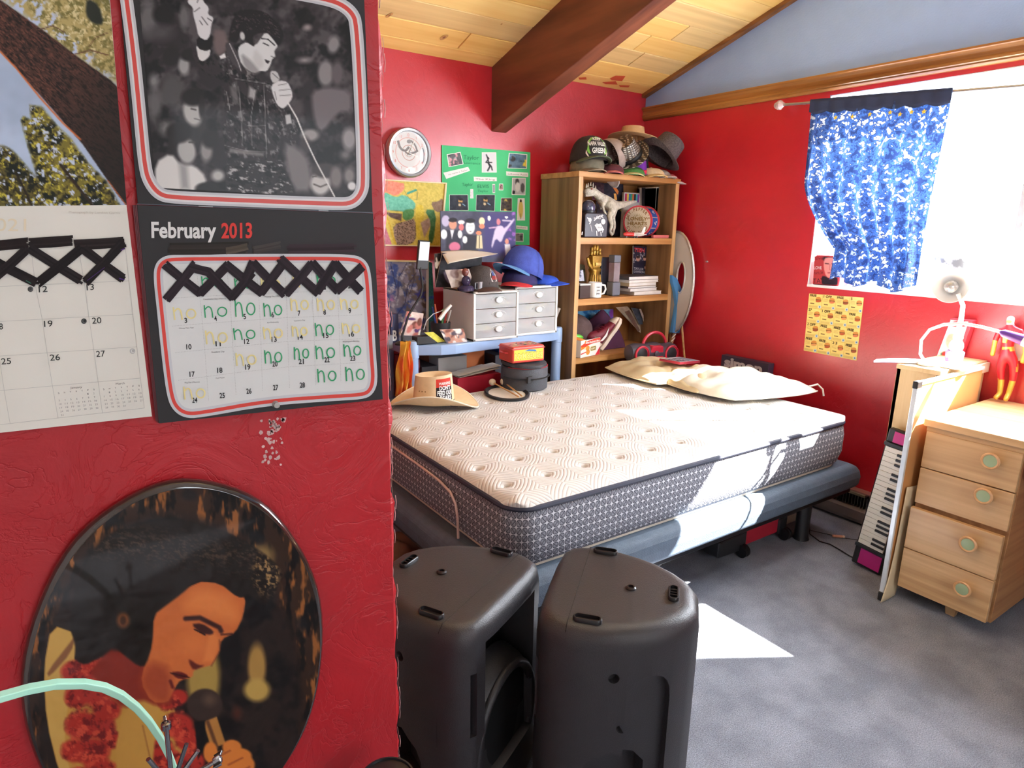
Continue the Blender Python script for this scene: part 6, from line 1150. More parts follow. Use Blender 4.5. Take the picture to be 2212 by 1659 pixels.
t = card('black_book', 'black book with orange lettering behind the round drum', 'book', C3, [(1250, 915), (1545, 925), (1540, 1485), (1250, 1485)], 3.22, [(40, 36, 40), (46, 40, 44)], 23, 5, .02)
pp = Print((0, 3.2195, 0), NP, *C3, k0=.001); pp.text('LIFE', (1358, 1000), (1420, 1002), 40, (206, 110, 70), .02); o_ = pp.build('title', None); o_.data.transform(Matrix.Translation(-t.location)); o_.parent = t
for i, (x0, x1, col, lb_) in enumerate(((1545, 1562, (196, 204, 208), 'thin pale blue book at the right end of the top shelf'), (1565, 1590, (232, 230, 222), 'white book against the right side of the top shelf'))):
    a_, b_, c_, d_ = X(C3, x0, 925 - i * 10, x1, 1450, 3.12); t = T('book', lb_, 'book', (a_, 3.2, Z1), 'books at the right of the top shelf'); B(min(a_, 3.275), min(b_, 3.297), 3.12, 3.29, Z1 + .001, d_).build('cover', M('bk_%d' % i, col, .5), t, bevel=.001)
# tin box and glass dome
tl = X(C3, 530, 1205, 850, 1490, 3.02); tb = T('black_tin', 'black lunch tin with white sketches in the left corner of the top shelf', 'tin', ((tl[0] + tl[1]) / 2, 3.07, Z1 + .001)); x0, x1 = 2.575, 2.755
MB().prism([(x0, Z1 + .001), (x1 - .004, Z1 + .001), (x1, Z1 + .01), (x1, Z1 + .115), (x1 - .02, Z1 + .142), (x0 + .015, Z1 + .142), (x0, Z1 + .13)], 3.0, 3.09, 'y').build('tin_body', M('black_enamel', (52, 46, 52), .3), tb, bevel=.005, smooth=True)
pp = Print((0, 2.9992, 0), NP, *C3, k0=.0012); W_ = (222, 220, 220)
for L_, w_ in (([(600, 1270), (640, 1320), (625, 1350)], 14), ([(680, 1310), (760, 1240), (790, 1280)], 8), ([(700, 1290), (720, 1240), (740, 1300), (790, 1240)], 5), ([(640, 1360), (655, 1440)], 5), ([(690, 1370), (720, 1340), (790, 1400), (780, 1450)], 10), ([(710, 1430), (715, 1490)], 10), ([(760, 1440), (765, 1490)], 10), ([(540, 1440), (535, 1480)], 12)): pp.rib(L_, w_, W_, sm=1)
pp.ell(630, 1300, 20, 26, (200, 196, 196)); pp.ell(790, 1320, 26, 34, (210, 208, 208)); pp.poly([(690, 1370), (760, 1340), (800, 1420), (730, 1440)], W_); pp.text('Beatles', (690, 1300), (790, 1250), 30, W_); pp.text('1964', (715, 1405), (775, 1400), 26, (60, 56, 60))
o_ = pp.build('sketches', None); o_.data.transform(Matrix.Translation(-tb.location)); o_.parent = tb
gb_ = T('glass_dome', 'small dark glass dome standing on the black lunch tin', 'snow globe', (2.635, 3.045, Z1 + .143)); MB().xf((2.635, 3.045, Z1 + .143)).lathe([(.045, 0), (.045, .01), (.042, .012)], 24).build('dome_base', BLKP, gb_, smooth=True); MB().xf((2.635, 3.045, Z1 + .155)).lathe([(.041, 0), (.044, .015), (.04, .035), (.028, .052), (.01, .06), (.001, .061)], 24).build('dome', M('dark_glass', (60, 66, 90), .05, var=.4, scale=30, coat=1), gb_, smooth=True)
# toy bass drum
dr = T('toy_drum', 'red rimmed toy drum with lettered white head and blue side panels', 'drum', (3.15, 3.1, Z1 + .002)); r_ = .094; dcx, dcz = 3.118, Z1 + .002 + r_ + .006
DX_ = Matrix.Translation((3.085, 3.085, dcz)) @ Matrix.Rotation(-1.2, 4, 'Z') @ Matrix.Rotation(-math.pi / 2, 4, 'X')
MB().mx(DX_).lathe([(r_ - .003, .004), (r_ - .003, .13)], 40).build('shell', M('drum_shell', (190, 178, 170), .4), dr, smooth=True)
for z0 in (0, .115): MB().mx(DX_).lathe([(r_ - .006, z0), (r_ + .004, z0), (r_ + .005, z0 + .008), (r_ + .003, z0 + .016), (r_ - .002, z0 + .016), (r_ - .006, z0)], 40, 1, False).build('hoop', M('coral_red_hoop', (208, 66, 80), .35), dr, smooth=True)
MB().mx(DX_).lathe([(.0, .001), (r_ - .006, .001), (r_ - .006, .004), (.0, .004)], 40).build('head', M('cream_drum_head', (220, 210, 188), .5, var=.06, scale=20), dr)
m = MB(); m.c = []; m.mx(DX_)
def ringtext(s_, a0, a1, r, hgt, col, inv=False):
    n = len(s_)
    for i, ch in enumerate(s_):
        if ch == ' ': continue
        a_ = math.radians(a0 + (a1 - a0) * i / max(n - 1, 1)); v, f_ = glyphs(ch, .03); v = v - [v[:, 0].mean(), 0]; c_, s2 = math.cos(a_), math.sin(a_); pts = []
        for x, y in v:
            lx, ly = x * hgt, y * hgt * 1.2
            rr_ = r + ly if not inv else r - ly; tx = -lx if not inv else lx
            pts.append((rr_ * c_ + tx * -s2, rr_ * s2 + tx * c_))
        m.col = col; m.add([(x, -y, -.0006) for x, y in pts], f_)
def fronttext(s_, x0, x1, y, hgt, col):
    v, f_ = glyphs(s_, .03); mn, mx2 = v.min(0), v.max(0); m.col = col; m.add([(x0 + (x1 - x0) * (x - mn[0]) / (mx2[0] - mn[0]), -(y + hgt * q / .7), -.0006) for x, q in v], f_)
BR = (140, 104, 60); ringtext("SGT.PEPPER'S", 165, 15, .066, .022, BR); ringtext('CLUB BAND', 212, 328, .082, .022, (150, 90, 60), True)
fronttext('LONELY', -.066, .066, .006, .02, (150, 120, 70)); fronttext('HEARTS', -.066, .066, -.022, .018, (150, 120, 70))
for k in range(24):
    a_ = 2 * math.pi * k / 24; m.col = (166, 150, 110); m.add([(x, -y, -.0004) for x, y in ((.030 * math.cos(a_), .030 * math.sin(a_)), (.034 * math.cos(a_ + .08), .034 * math.sin(a_ + .08)), (.052 * math.cos(a_), .052 * math.sin(a_)), (.034 * math.cos(a_ - .08), .034 * math.sin(a_ - .08)))], [(0, 1, 2, 3)])
m.build('head_lettering', PRINT, dr)
m = MB(); m.c = []; m.mx(DX_); 
for a0, a1 in ((-70, -28), (-24, 14), (18, 60)):
    m.col = (44, 84, 160)
    for i in range(6):
        q0_, q1_ = [math.radians(-(a0 + (a1 - a0) * (i + j) / 6) + 0) for j in (0, 1)]; R2 = r_ - .0015; m.add([(R2 * math.cos(q0_), R2 * math.sin(q0_), .022), (R2 * math.cos(q1_), R2 * math.sin(q1_), .022), (R2 * math.cos(q1_), R2 * math.sin(q1_), .108), (R2 * math.cos(q0_), R2 * math.sin(q0_), .108)], [(0, 1, 2, 3)])
    am = math.radians(-(a0 + a1) / 2); m.col = (216, 214, 210); R2 = r_ + .0005
    for dz, da in ((.05, 0), (.062, .08), (.07, -.08)): m.add([(R2 * math.cos(am + da + x), R2 * math.sin(am + da + x), dz + z) for x, z in ((-.05, 0), (.05, .004), (.06, .016), (-.03, .02))], [(0, 1, 2, 3)])
m.build('side_panels', PRINT, dr)
# toy aeroplane
ap = T('toy_aeroplane', 'white and red toy aeroplane in front of the round drum', 'toy aeroplane', (3.0, 3.0, Z1 + .002)); AXm = Matrix.Translation((2.975, 3.005, Z1 + .022)) @ Matrix.Rotation(-.12, 4, 'Z')
WR_ = M('toy_white', (226, 222, 218), .3); RDp = M('toy_red', (206, 60, 56), .3)
MB().mx(AXm @ Matrix.Rotation(math.pi / 2, 4, 'Y')).lathe([(.001, -.075), (.008, -.068), (.012, -.05), (.012, .05), (.006, .085), (.002, .09)], 14).build('fuselage', WR_, ap, smooth=True); MB().mx(AXm @ Matrix.Rotation(math.pi / 2, 4, 'Y')).lathe([(.001, -.076), (.009, -.069), (.0128, -.05), (.0128, .0), (.012, .0)], 14).build('red_nose', RDp, ap, smooth=True)
MB().mx(AXm).prism([(0, 0), (.03, .0), (.05, .07), (.035, .07)], -.002, .002, 'z').prism([(0, 0), (.03, .0), (.05, -.07), (.035, -.07)], -.002, .002, 'z').build('wings', WR_, ap, bevel=.001); MB().mx(AXm).prism([(.06, .008), (.085, .008), (.094, .045), (.08, .045)], -.002, .002, 'y').build('tail_fin', WR_, ap); 
for dx, dy in ((-.05, 0), (.02, .012), (.02, -.012)): MB().mx(AXm @ Matrix.Translation((dx, dy, -.014)) @ Matrix.Rotation(math.pi / 2, 4, 'X')).lathe([(.006, -.003), (.006, .003)], 10).build('wheel', BLKP, ap)
lay('red_card_stack', 'pink and red striped cards at the right front of the top shelf', 'cards', 3.14, 3.28, 2.99, 3.01, Z1 + .001, Z1 + .02, (206, 110, 110))
# ================================================================ BOOKCASE SHELF: MIDDLE
GOLD = M('antique_gold', (206, 170, 84), .32, .75, rgb2=(150, 112, 50), scale=30)
gt = T('golden_gauntlet', 'golden armoured glove standing upright on the middle shelf', 'glove', (2.78, 3.13, Z2 + .001)); gx_, gy_ = 2.785, 3.13
MB().xf((gx_, gy_, Z2 + .001)).lathe([(.058, 0), (.058, .01), (.05, .03), (.04, .10), (.036, .14), (.044, .15), (.046, .162), (.038, .17), (.0, .171)], 20, .75).build('cuff', GOLD, gt, smooth=True)
for i in range(10): a_ = math.pi * (1 + i / 9); MB().tube([(gx_ + .057 * math.cos(a_), gy_ + .043 * math.sin(a_), Z2 + .012), (gx_ + .04 * math.cos(a_), gy_ + .03 * math.sin(a_), Z2 + .13)], .003, 5).build('rib', GOLD, gt)
MB().hexa([(gx_ - .03, gy_ - .02, Z2 + .168), (gx_ + .03, gy_ - .02, Z2 + .168), (gx_ + .03, gy_ + .02, Z2 + .168), (gx_ - .03, gy_ + .02, Z2 + .168), (gx_ - .045, gy_ - .024, Z2 + .25), (gx_ + .045, gy_ - .024, Z2 + .25), (gx_ + .045, gy_ + .02, Z2 + .25), (gx_ - .045, gy_ + .02, Z2 + .25)]).build('palm', GOLD, gt, bevel=.008, smooth=True)
for i, hh in enumerate((.048, .062, .06, .042)):
    fx0 = gx_ - .034 + i * .0227
    for k in range(2): MB().xf((fx0, gy_, Z2 + .25 + k * hh / 2)).lathe([(.0085, 0), (.011, .003), (.011, hh / 2 - .004), (.008, hh / 2)], 10).build('finger_segment', GOLD, gt, smooth=True)
MB().tube([(gx_ - .035, gy_ - .01, Z2 + .17), (gx_ - .06, gy_ - .012, Z2 + .195), (gx_ - .078, gy_ - .014, Z2 + .235)], [.013, .012, .009], 10).build('thumb', GOLD, gt, smooth=True); MB().xf((gx_ + .005, gy_ - .027, Z2 + .185)).box(-.025, .02, -.006, .01, 0, .022).build('plate', M('bright_gold', (240, 216, 130), .25, .6), gt, bevel=.004)
mu = T('white_mug', 'white mug printed with black letters at the front of the middle shelf', 'mug', (2.705, 3.02, Z2 + .001)); mx_, my_ = 2.70, 3.025
CER = M('white_ceramic', (232, 232, 230), .15, var=.02); MB().xf((mx_, my_, Z2 + .001)).lathe([(.036, 0), (.041, .004), (.042, .092), (.039, .093), (.037, .01), (.0, .008)], 32).build('mug_body', CER, mu, smooth=True); MB().tube([(mx_ + .036, my_ - .012, Z2 + .078), (mx_ + .06, my_ - .022, Z2 + .074), (mx_ + .066, my_ - .024, Z2 + .05), (mx_ + .056, my_ - .02, Z2 + .026), (mx_ + .036, my_ - .012, Z2 + .02)], .006, 8).build('handle', CER, mu, smooth=True)
m = MB(); m.c = []
for s_, a0, a1, z0 in (('new', -118, -80, .062), ('year', -116, -82, .043), ('yes', -120, -86, .024)):
    v, f_ = glyphs(s_, .02); mn, mx2 = v.min(0), v.max(0); m.col = (90, 90, 92); m.add([(mx_ + .0425 * math.cos(math.radians(a0 + (a1 - a0) * (x - mn[0]) / (mx2[0] - mn[0]))), my_ + .0425 * math.sin(math.radians(a0 + (a1 - a0) * (x - mn[0]) / (mx2[0] - mn[0]))), Z2 + z0 + y * .018) for x, y in v], f_)
m.build('mug_lettering', PRINT, mu)
t = T('black_gift_box', 'small dark box with a white rim left of the white mug', 'box', (2.60, 3.04, Z2 + .001)); B(2.565, 2.645, 3.005, 3.08, Z2 + .001, Z2 + .078).build('box_body', M('brown_black', (64, 52, 50), .3), t, bevel=.002); B(2.563, 2.647, 3.003, 3.082, Z2 + .078, Z2 + .088).build('box_lid', M('pale_glass_lid', (196, 200, 200), .2), t, bevel=.002)
card('framed_photo', 'small framed photo leaning above the dark box', 'photo frame', C4, [(262, 455), (328, 460), (345, 590), (262, 595)], 3.1, [(196, 200, 214), (150, 156, 180), (90, 90, 110)], 24, 8, .01)
card('framed_photo', 'larger dark photo frame behind the golden glove', 'photo frame', C4, [(262, 385), (350, 400), (360, 600), (262, 600)], 3.2, [(120, 120, 96), (90, 86, 70), (140, 140, 120)], 25, 6, .012)
bt = T('clear_bottle', 'tall grey and clear plastic bottle right of the golden glove', 'bottle', (2.88, 3.06, Z2 + .001))
MB().xf((2.895, 3.07, Z2 + .001)).box(-.032, .032, -.03, .03, 0, .085).build('bottle_base', M('grey_blue_plastic', (112, 116, 128), .4), bt, bevel=.006); MB().xf((2.895, 3.07, Z2 + .087)).box(-.026, .026, -.025, .025, 0, .12).build('bottle_body', M('clear_pink_plastic', (206, 200, 206), .15, trans=.5, rgb2=(170, 150, 158), scale=8), bt, bevel=.004); MB().xf((2.895, 3.07, Z2 + .208)).box(-.028, .028, -.027, .027, 0, .045).build('bottle_cap', M('grey_blue_cap', (104, 108, 120), .4), bt, bevel=.004)
t = T('dark_case', 'dark slim case behind the clear bottle', 'case', (2.86, 3.15, Z2 + .001)); B(2.84, 2.93, 3.13, 3.16, Z2 + .001, Z2 + .235).build('case_body', M('dark_slate', (56, 56, 70), .4), t, bevel=.003)
def teen(A):
    A.c[:] = (50, 44, 66); A.noise(20, 20, 3)
    for i in range(30): A.ell(930 + RNG.rand() * 140, 200 + RNG.rand() * 170, 9, 9, (216, 210, 216), .4)
    A.poly([(1090, 180), (1205, 185), (1190, 520), (1130, 520), (1110, 400), (1130, 300)], (216, 214, 212), 6); A.line([(1150, 190), (1170, 300), (1180, 500)], 14, (190, 50, 60), 5); A.line([(1190, 190), (1195, 500)], 10, (60, 110, 90), 5); A.line([(1110, 190), (1140, 330)], 8, (60, 60, 90), 5)
    for x, y, s_ in ((985, 330, 26), (1065, 325, 22), (1140, 335, 22), (1080, 430, 22)): A.ell(x, y + s_ * 2.2, s_ * 2, s_ * 1.7, (44, 40, 60)); A.ell(x, y, s_, s_ * 1.2, (214, 160, 140)); A.ell(x, y - s_, s_ * 1.1, s_ * .7, (60, 40, 36))
tn = picture('magazine', 'upright magazine with stars and stripes and red lettering on the middle shelf', 'magazine', C4, [(930, 175), (1210, 185), (1205, 535), (925, 530)], (0, 3.2, 0), NP, .008, M('magazine_pages', (226, 224, 218), .6), teen, 1.4)
pp = Print((0, 3.2, 0), NP, *C4, k0=.0012); pp.text('TEEN', (935, 240), (1060, 250), 46, (216, 60, 70), .03); pp.text('TAYLOR', (935, 455), (1050, 465), 28, (200, 196, 200), .02); pp.text('LAWSON', (935, 490), (1060, 500), 26, (200, 196, 200), .02); o_ = pp.build('cover_lettering', None); o_.data.transform(Matrix.Translation(-tn.location)); o_.parent = tn
z = Z2 + .001
for i, (x0, x1, y0, hh, col, lb_) in enumerate(((3.03, 3.27, 3.0, .022, (206, 202, 196), 'thick white paged book at the bottom of the middle shelf pile'), (3.0, 3.25, 3.02, .018, (226, 224, 222), 'white magazine pile second from the bottom of the book pile'), (2.99, 3.24, 3.02, .014, (96, 84, 86), 'dark booklet in the middle of the book pile'), (2.98, 3.23, 3.01, .022, (196, 176, 140), 'tan and patterned book third from the top of the book pile'), (2.975, 3.235, 3.0, .017, (214, 212, 208), 'white edged book second from the top of the book pile'), (2.97, 3.235, 3.0, .022, (84, 80, 84), 'dark covered hardback on top of the book pile'))):
    t = T('book', lb_, 'book', ((x0 + x1) / 2, y0 + .1, z), 'pile of books on the middle shelf'); rz = (RNG.rand() - .5) * .08; cx = (x0 + x1) / 2
    MB().xf((cx, y0 + .1, z), (0, 0, rz)).box(x0 - cx, x1 - cx, -.09, .1, 0, .002).box(x0 - cx, x1 - cx, -.09, .1, hh - .002, hh).box(x0 - cx - .002, x0 - cx, -.09, .1, 0, hh).build('cover', M('bc_%d' % i, col, .45), t, bevel=.0005); MB().xf((cx, y0 + .1, z), (0, 0, rz)).box(x0 - cx, x1 - cx - .003, -.087, .098, .002, hh - .002).build('pages', MATS['magazine_pages'], t); z += hh + .0008
card('blue_box', 'blue box with yellow crowns at the right end of the middle shelf', 'box', C4, [(1230, 500), (1360, 505), (1352, 745), (1225, 770)], 3.12, [(50, 100, 170), (56, 108, 178), (214, 180, 80)], 27, 7, .03)
# ================================================================ BOOKCASE SHELF: BOTTOM
def seap(A): A.c[:] = (110, 180, 222); A.noise(50, 120, 3); A.nmix((40, 110, 180), 50, .5, .7, 81); A.nmix((30, 60, 120), 40, .62, .8, 82, np.clip((A.y - 1000) / 80, 0, 1)); A.ell(670, 980, 30, 60, (150, 80, 190))
picture('sea_painting', 'blue sea painting leaning at the back of the lower shelf', 'painting', C4, [(240, 955), (690, 925), (690, 1240), (230, 1240)], (0, 3.3, 0), NP, .006, M('canvas', (220, 220, 216), .7), seap)
cap('brown cap with a tan emblem on the lower shelf', (2.69, 3.21, Z3 + .10), .6, .5, (96, 76, 74), (70, 62, 72), sc=1.15); 
cl = T('dark_cloth', 'dark plum shirt heaped behind the sneaker', 'cloth', (2.85, 3.2, Z3 + .001))
def hump(cx, cy, rx, ry, h_, z0, seed, nu=26): 
    r = np.random.RandomState(seed); ph = r.rand(6) * 6
    return lambda u, v: (cx + rx * (2 * u - 1), cy + ry * (2 * v - 1), z0 + .003 + h_ * max(0, math.sin(math.pi * u) * math.sin(math.pi * v)) ** .5 * (1 + .12 * math.sin(9 * u + ph[0]) * math.sin(8 * v + ph[1]) + .08 * math.sin(17 * u + 13 * v + ph[2])))
MB().surf(hump(2.93, 3.2, .14, .1, .22, Z3, 3), 26, 20).build('shirt', M('plum_plaid', (46, 36, 50), .85, rgb2=(84, 40, 70), scale=20, thr=(.6, .75)), cl, smooth=True)
# sneaker, toe down, sole to the right
sn = T('sneaker', 'maroon and white high top sneaker standing on its heel on the lower shelf', 'shoe', (2.86, 3.07, Z3 + .001)); SM = Matrix.Translation((2.845, 3.06, Z3 + .062)) @ Matrix.Rotation(-.25, 4, 'Z') @ Matrix.Rotation(-.95, 4, 'Y')
MAR = M('maroon_leather', (122, 34, 54), .45); SWH = M('cream_rubber', (222, 208, 190), .5)
def ring_(x, hw, z0, z1): return [(x, hw * math.cos(a_), z0 + (z1 - z0) * (.5 + .5 * math.sin(a_))) for a_ in [2 * math.pi * k / 14 for k in range(14)]]
MB().mx(SM).loft([ring_(x, hw, .018, z1) for x, hw, z1 in ((-.06, .02, .10), (-.055, .032, .135), (-.03, .036, .14), (0, .036, .13), (.03, .036, .095), (.07, .038, .075), (.12, .038, .06), (.155, .03, .045), (.17, .014, .032))]).build('upper', MAR, sn, smooth=True, sub=1)
MB().mx(SM).loft([[(x, y, z) for x, y in [(-.068, 0), (-.06, .028), (-.02, .036), (.04, .034), (.1, .042), (.15, .036), (.178, .012), (.178, -.012), (.15, -.036), (.1, -.042), (.04, -.034), (-.02, -.036), (-.06, -.028)]] for z in (-.002, .022)]).build('sole', SWH, sn, bevel=.004)
MB().mx(SM).loft([ring_(x, hw, .02, z1) for x, hw, z1 in ((.12, .0395, .062), (.15, .033, .05), (.172, .016, .034))]).build('toe_cap', SWH, sn, smooth=True); MB().mx(SM).loft([ring_(x, hw, .02, z1) for x, hw, z1 in ((-.063, .022, .07), (-.05, .035, .08), (-.03, .0375, .07))]).build('heel_patch', SWH, sn, smooth=True)
MB().mx(SM).add([(x, -.0405, z) for x, z in ((-.03, .062), (-.01, .045), (.03, .04), (.08, .062), (.03, .054), (-.005, .058))] , [(0, 1, 2, 3, 4, 5)]).build('curved_stripe', M('stripe_white', (236, 230, 226), .4), sn, solid=.004)
for i in range(4): MB().mx(SM).tube([(.02 + i * .02, -.03, .098 - i * .009), (.025 + i * .02, 0, .104 - i * .009), (.02 + i * .02, .03, .098 - i * .009)], .0035, 6).build('lace', MAR, sn)
# leaning papers and open folders
for i, (q, col, lb_) in enumerate((([(720, 905), (860, 895), (1150, 1240), (1090, 1290)], (206, 188, 164), 'open tan folder leaning on the lower shelf'), ([(830, 960), (880, 940), (1010, 1180), (990, 1200)], (120, 92, 80), 'brown folded card inside the open folder'), ([(905, 910), (1010, 925), (1120, 1110), (1000, 1110)], (70, 76, 90), 'framed grey print leaning at the right of the lower shelf'), ([(1000, 925), (1020, 925), (1160, 1270), (1130, 1280)], (200, 180, 170), 'narrow cream card at the right of the lower shelf'))):
    card('leaning_card', lb_, 'card', C4, q, 3.22 - i * .012, [col, tuple(int(c * .85) for c in col)], 31 + i, 6, .003, .15, 'cards leaning on the lower shelf')
# cracker box with two toys
cbx = T('cracker_carton', 'open red and white sandwich cracker carton at the left of the lower shelf', 'carton', (2.62, 3.03, Z3 + .001)); bx0, bx1, by0, by1, bh = 2.545, 2.745, 2.99, 3.10, .105
CRT = M('white_card', (232, 228, 220), .5, var=.03); m = MB(); Bm = Matrix.Translation((2.645, 3.045, Z3 + .001)) @ Matrix.Rotation(.22, 4, 'Z'); m.mx(Bm)
m.box(-.1, .1, -.055, -.053, 0, bh).box(-.1, .1, .053, .055, 0, bh).box(-.1, -.098, -.055, .055, 0, bh).box(.098, .1, -.055, .055, 0, bh).box(-.1, .1, -.055, .055, 0, .002).build('carton_body', CRT, cbx)
m = MB(); m.c = []; m.mx(Bm)
def fp(pts, col, k=.0556): m.col = col; m.add([(x, -k, z) for x, z in pts], [tuple(range(len(pts)))])
fp([(-.098, .075), (-.03, .098), (.03, .104), (.098, .104), (.098, .078), (.03, .078), (-.03, .070), (-.098, .045)], (208, 66, 44)); fp([(.05, .0), (.098, 0), (.098, .05), (.08, .03)], (204, 50, 60)); fp([(-.098, .018), (-.04, .028), (-.04, .034), (-.098, .026)], (208, 80, 70))
for cx, cz in ((-.03, .052), (-.026, .028)): fp([(cx + .02 * math.cos(k), cz + .017 * math.sin(k)) for k in [2 * math.pi * i / 14 for i in range(14)]], (226, 150, 70), .0558)
fp([(.0, .03), (.055, .03), (.06, .045), (.055, .06), (.0, .06), (-.004, .045)], (222, 214, 160), .0558); fp([(.003, .033), (.053, .033), (.057, .045), (.053, .057), (.003, .057), (0, .045)], (140, 120, 60), .056)
def ft_(s_, x0, x1, z0, hgt, col, k=.0562): v, f_ = glyphs(s_, .03); mn, mx2 = v.min(0), v.max(0); m.col = col; m.add([(x0 + (x1 - x0) * (x - mn[0]) / (mx2[0] - mn[0]), -k, z0 + hgt * y / .7) for x, y in v], f_)
ft_('Peanut Sandwich Minis', -.06, .092, .082, .013, (240, 236, 226)); ft_('SKIPPY', .006, .05, .039, .011, (236, 226, 190), .0564); ft_('RITZ', -.096, -.05, .05, .014, (230, 170, 50))
m.build('printed_front', PRINT, cbx)
t = T('green_toy', 'lime green toy in the cracker carton', 'toy', (2.60, 3.06, Z3 + .08)); MB().xf((2.60, 3.05, Z3 + .115), (0, .2, 0)).ball((0, 0, 0), (.045, .02, .018)).ball((-.03, 0, .004), (.02, .02, .02)).build('toy_body', M('lime_plastic', (110, 206, 76), .35), t, smooth=True)
t = T('orange_toy', 'orange toy tube in the cracker carton', 'toy', (2.58, 3.02, Z3 + .08)); MB().tube([(2.565, 3.03, Z3 + .11), (2.59, 3.0, Z3 + .10), (2.61, 2.985, Z3 + .09)], .014, 12).build('toy_body', M('orange_plastic', (230, 140, 70), .4), t, smooth=True)
# boombox
bb = T('boombox', 'black and red portable stereo with a red handle resting on the pillow end', 'stereo', (3.06, 2.84, .70)); BBm = Matrix.Translation((3.02, 2.83, .755)) @ Matrix.Scale(.88, 4) @ Matrix.Rotation(-.10, 4, 'Z') @ Matrix.Rotation(.05, 4, 'Y')
CHR_ = M('charcoal_plastic', (66, 62, 72), .35); RDD = M('boombox_red', (190, 40, 62), .35)
def br_(x, ry, rz): return [(x, ry * math.cos(a_), rz * math.sin(a_)) for a_ in [2 * math.pi * k / 20 for k in range(20)]]
MB().mx(BBm).loft([br_(x, ry, rz) for x, ry, rz in ((-.215, .02, .03), (-.205, .05, .055), (-.16, .068, .068), (-.06, .064, .060), (.06, .064, .060), (.16, .068, .068), (.205, .05, .055), (.215, .02, .03))]).build('housing', CHR_, bb, smooth=True)
for s_ in (-1, 1):
    Sm = BBm @ Matrix.Translation((s_ * .135, -.052, -.005)) @ Matrix.Rotation(math.pi / 2, 4, 'X'); MB().mx(Sm).lathe([(.058, 0), (.062, .006), (.062, .016), (.056, .02), (.055, .014)], 28).build('speaker_ring', RDD, bb, smooth=True); MB().mx(Sm).lathe([(.055, .012), (.03, .018), (.0, .02)], 28).build('speaker_mesh', BLKP, bb, smooth=True)
MB().mx(BBm).hexa([(-.07, -.058, -.05), (.07, -.058, -.05), (.07, -.03, -.05), (-.07, -.03, -.05), (-.05, -.066, .05), (.05, -.066, .05), (.05, -.03, .058), (-.05, -.03, .058)]).build('control_panel', RDD, bb, bevel=.004); MB().mx(BBm @ Matrix.Translation((-.01, -.066, .0)) @ Matrix.Rotation(math.pi / 2, 4, 'X')).lathe([(.02, 0), (.02, .01), (.016, .012)], 18).build('dial', CHR_, bb, smooth=True)
MB().mx(BBm).ball((0, 0, .055), (.07, .045, .018)).build('disc_lid', CHR_, bb, smooth=True); MB().mx(BBm).tube([(-.03 + .105 * math.cos(a_) + .06, .01, .045 + .095 * math.sin(a_)) for a_ in [math.pi * k / 14 for k in range(15)]], .011, 8).build('handle', RDD, bb, smooth=True)
# ================================================================ RIGHT OF THE BOOKCASE
sh = T('toy_shield', 'silver foil edged round shield leaning in the gap by the right wall', 'shield', (3.37, 3.0, .9)); FOIL = M('silver_foil', (196, 192, 186), .3, .7, bump=.6, bscale=60)
def shl(k): return [(3.0 + .17 * k * math.cos(a_), 1.16 + .33 * k * math.sin(a_)) for a_ in [2 * math.pi * i / 40 for i in range(40)]]
o1, o2 = shl(1), [(2.935 + .035 * math.cos(a_), 1.20 + .10 * math.sin(a_)) for a_ in [2 * math.pi * i / 40 for i in range(40)]]
MB().loft([[(3.372, y, z) for y, z in o1], [(3.358, y, z) for y, z in o1], [(3.358, y, z) for y, z in o2], [(3.372, y, z) for y, z in o2], [(3.372, y, z) for y, z in o1]], caps=False).build('shield_board', M('grey_card', (186, 178, 172), .5, var=.05), sh); MB().tube([(3.362, y, z) for y, z in o1] + [(3.362, *o1[0])], .010, 6).build('foil_edge', FOIL, sh, smooth=True); MB().tube([(3.358, y, z) for y, z in o2] + [(3.358, *o2[0])], .006, 6).build('foil_inner_edge', FOIL, sh, smooth=True)
MB().tube([(3.375, 3.0, .835), (3.375, 2.99, .02)], .008, 6).build('support_stick', MATS['mallet_wood'], sh)
sw = T('foam_sword', 'blue foam sword leaning against the right side of the bookcase', 'toy sword', (3.35, 2.95, .5)); pts = [cp_(C4, *q) for q in ((1385, 520), (1440, 560), (1500, 700), (1530, 850), (1470, 1215), (1382, 1210), (1440, 880), (1420, 720), (1388, 610))]
q_ = [at(x, y, 'y', 2.955) for x, y in pts]; MB().prism([(v.x, v.z) for v in q_], 2.945, 2.972, 'y').build('blade', M('blue_foam', (72, 130, 184), .8, var=.06), sw, bevel=.003); h_ = [at(*cp_(C4, x, y), 'y', 2.96) for x, y in ((1425, 1205), (1385, 1330), (1370, 1500))]; MB().tube([h_[0], h_[1], h_[2], (h_[2].x, 2.96, .02)], .011, 8).build('grip', M('tan_grip', (170, 130, 100), .7), sw, smooth=True)
for i in range(2): q = at(*cp_(C4, 1395 + i * 10, 1290 - i * 45), 'y', 2.955); MB().tube([q + Vector((-.02, -.01, -.01)), q + Vector((.014, -.01, .012))], .003, 5).build('tape_strip', WPL, sw)
wd_ = T('wooden_stick', 'pale wooden stick leaning against the right wall beside the shield', 'stick', tuple(at(1478, 775, 'x', 3.38))); MB().tube([at(1471, 680, 'x', 3.39), at(1480, 790, 'x', 3.36), (3.34, 2.86, .01)], .007, 8).build('stick', MATS['mallet_wood'], wd_, smooth=True)
MB().mx(Matrix.Translation(at(*cp_(C4, 1812, 360), 'x', XR)) @ Matrix.Rotation(-math.pi / 2, 4, 'Y')).lathe([(.008, 0), (.006, .004), (.004, .012), (.001, .013)], 12).build('wall_screw', SIL, WR, smooth=True)
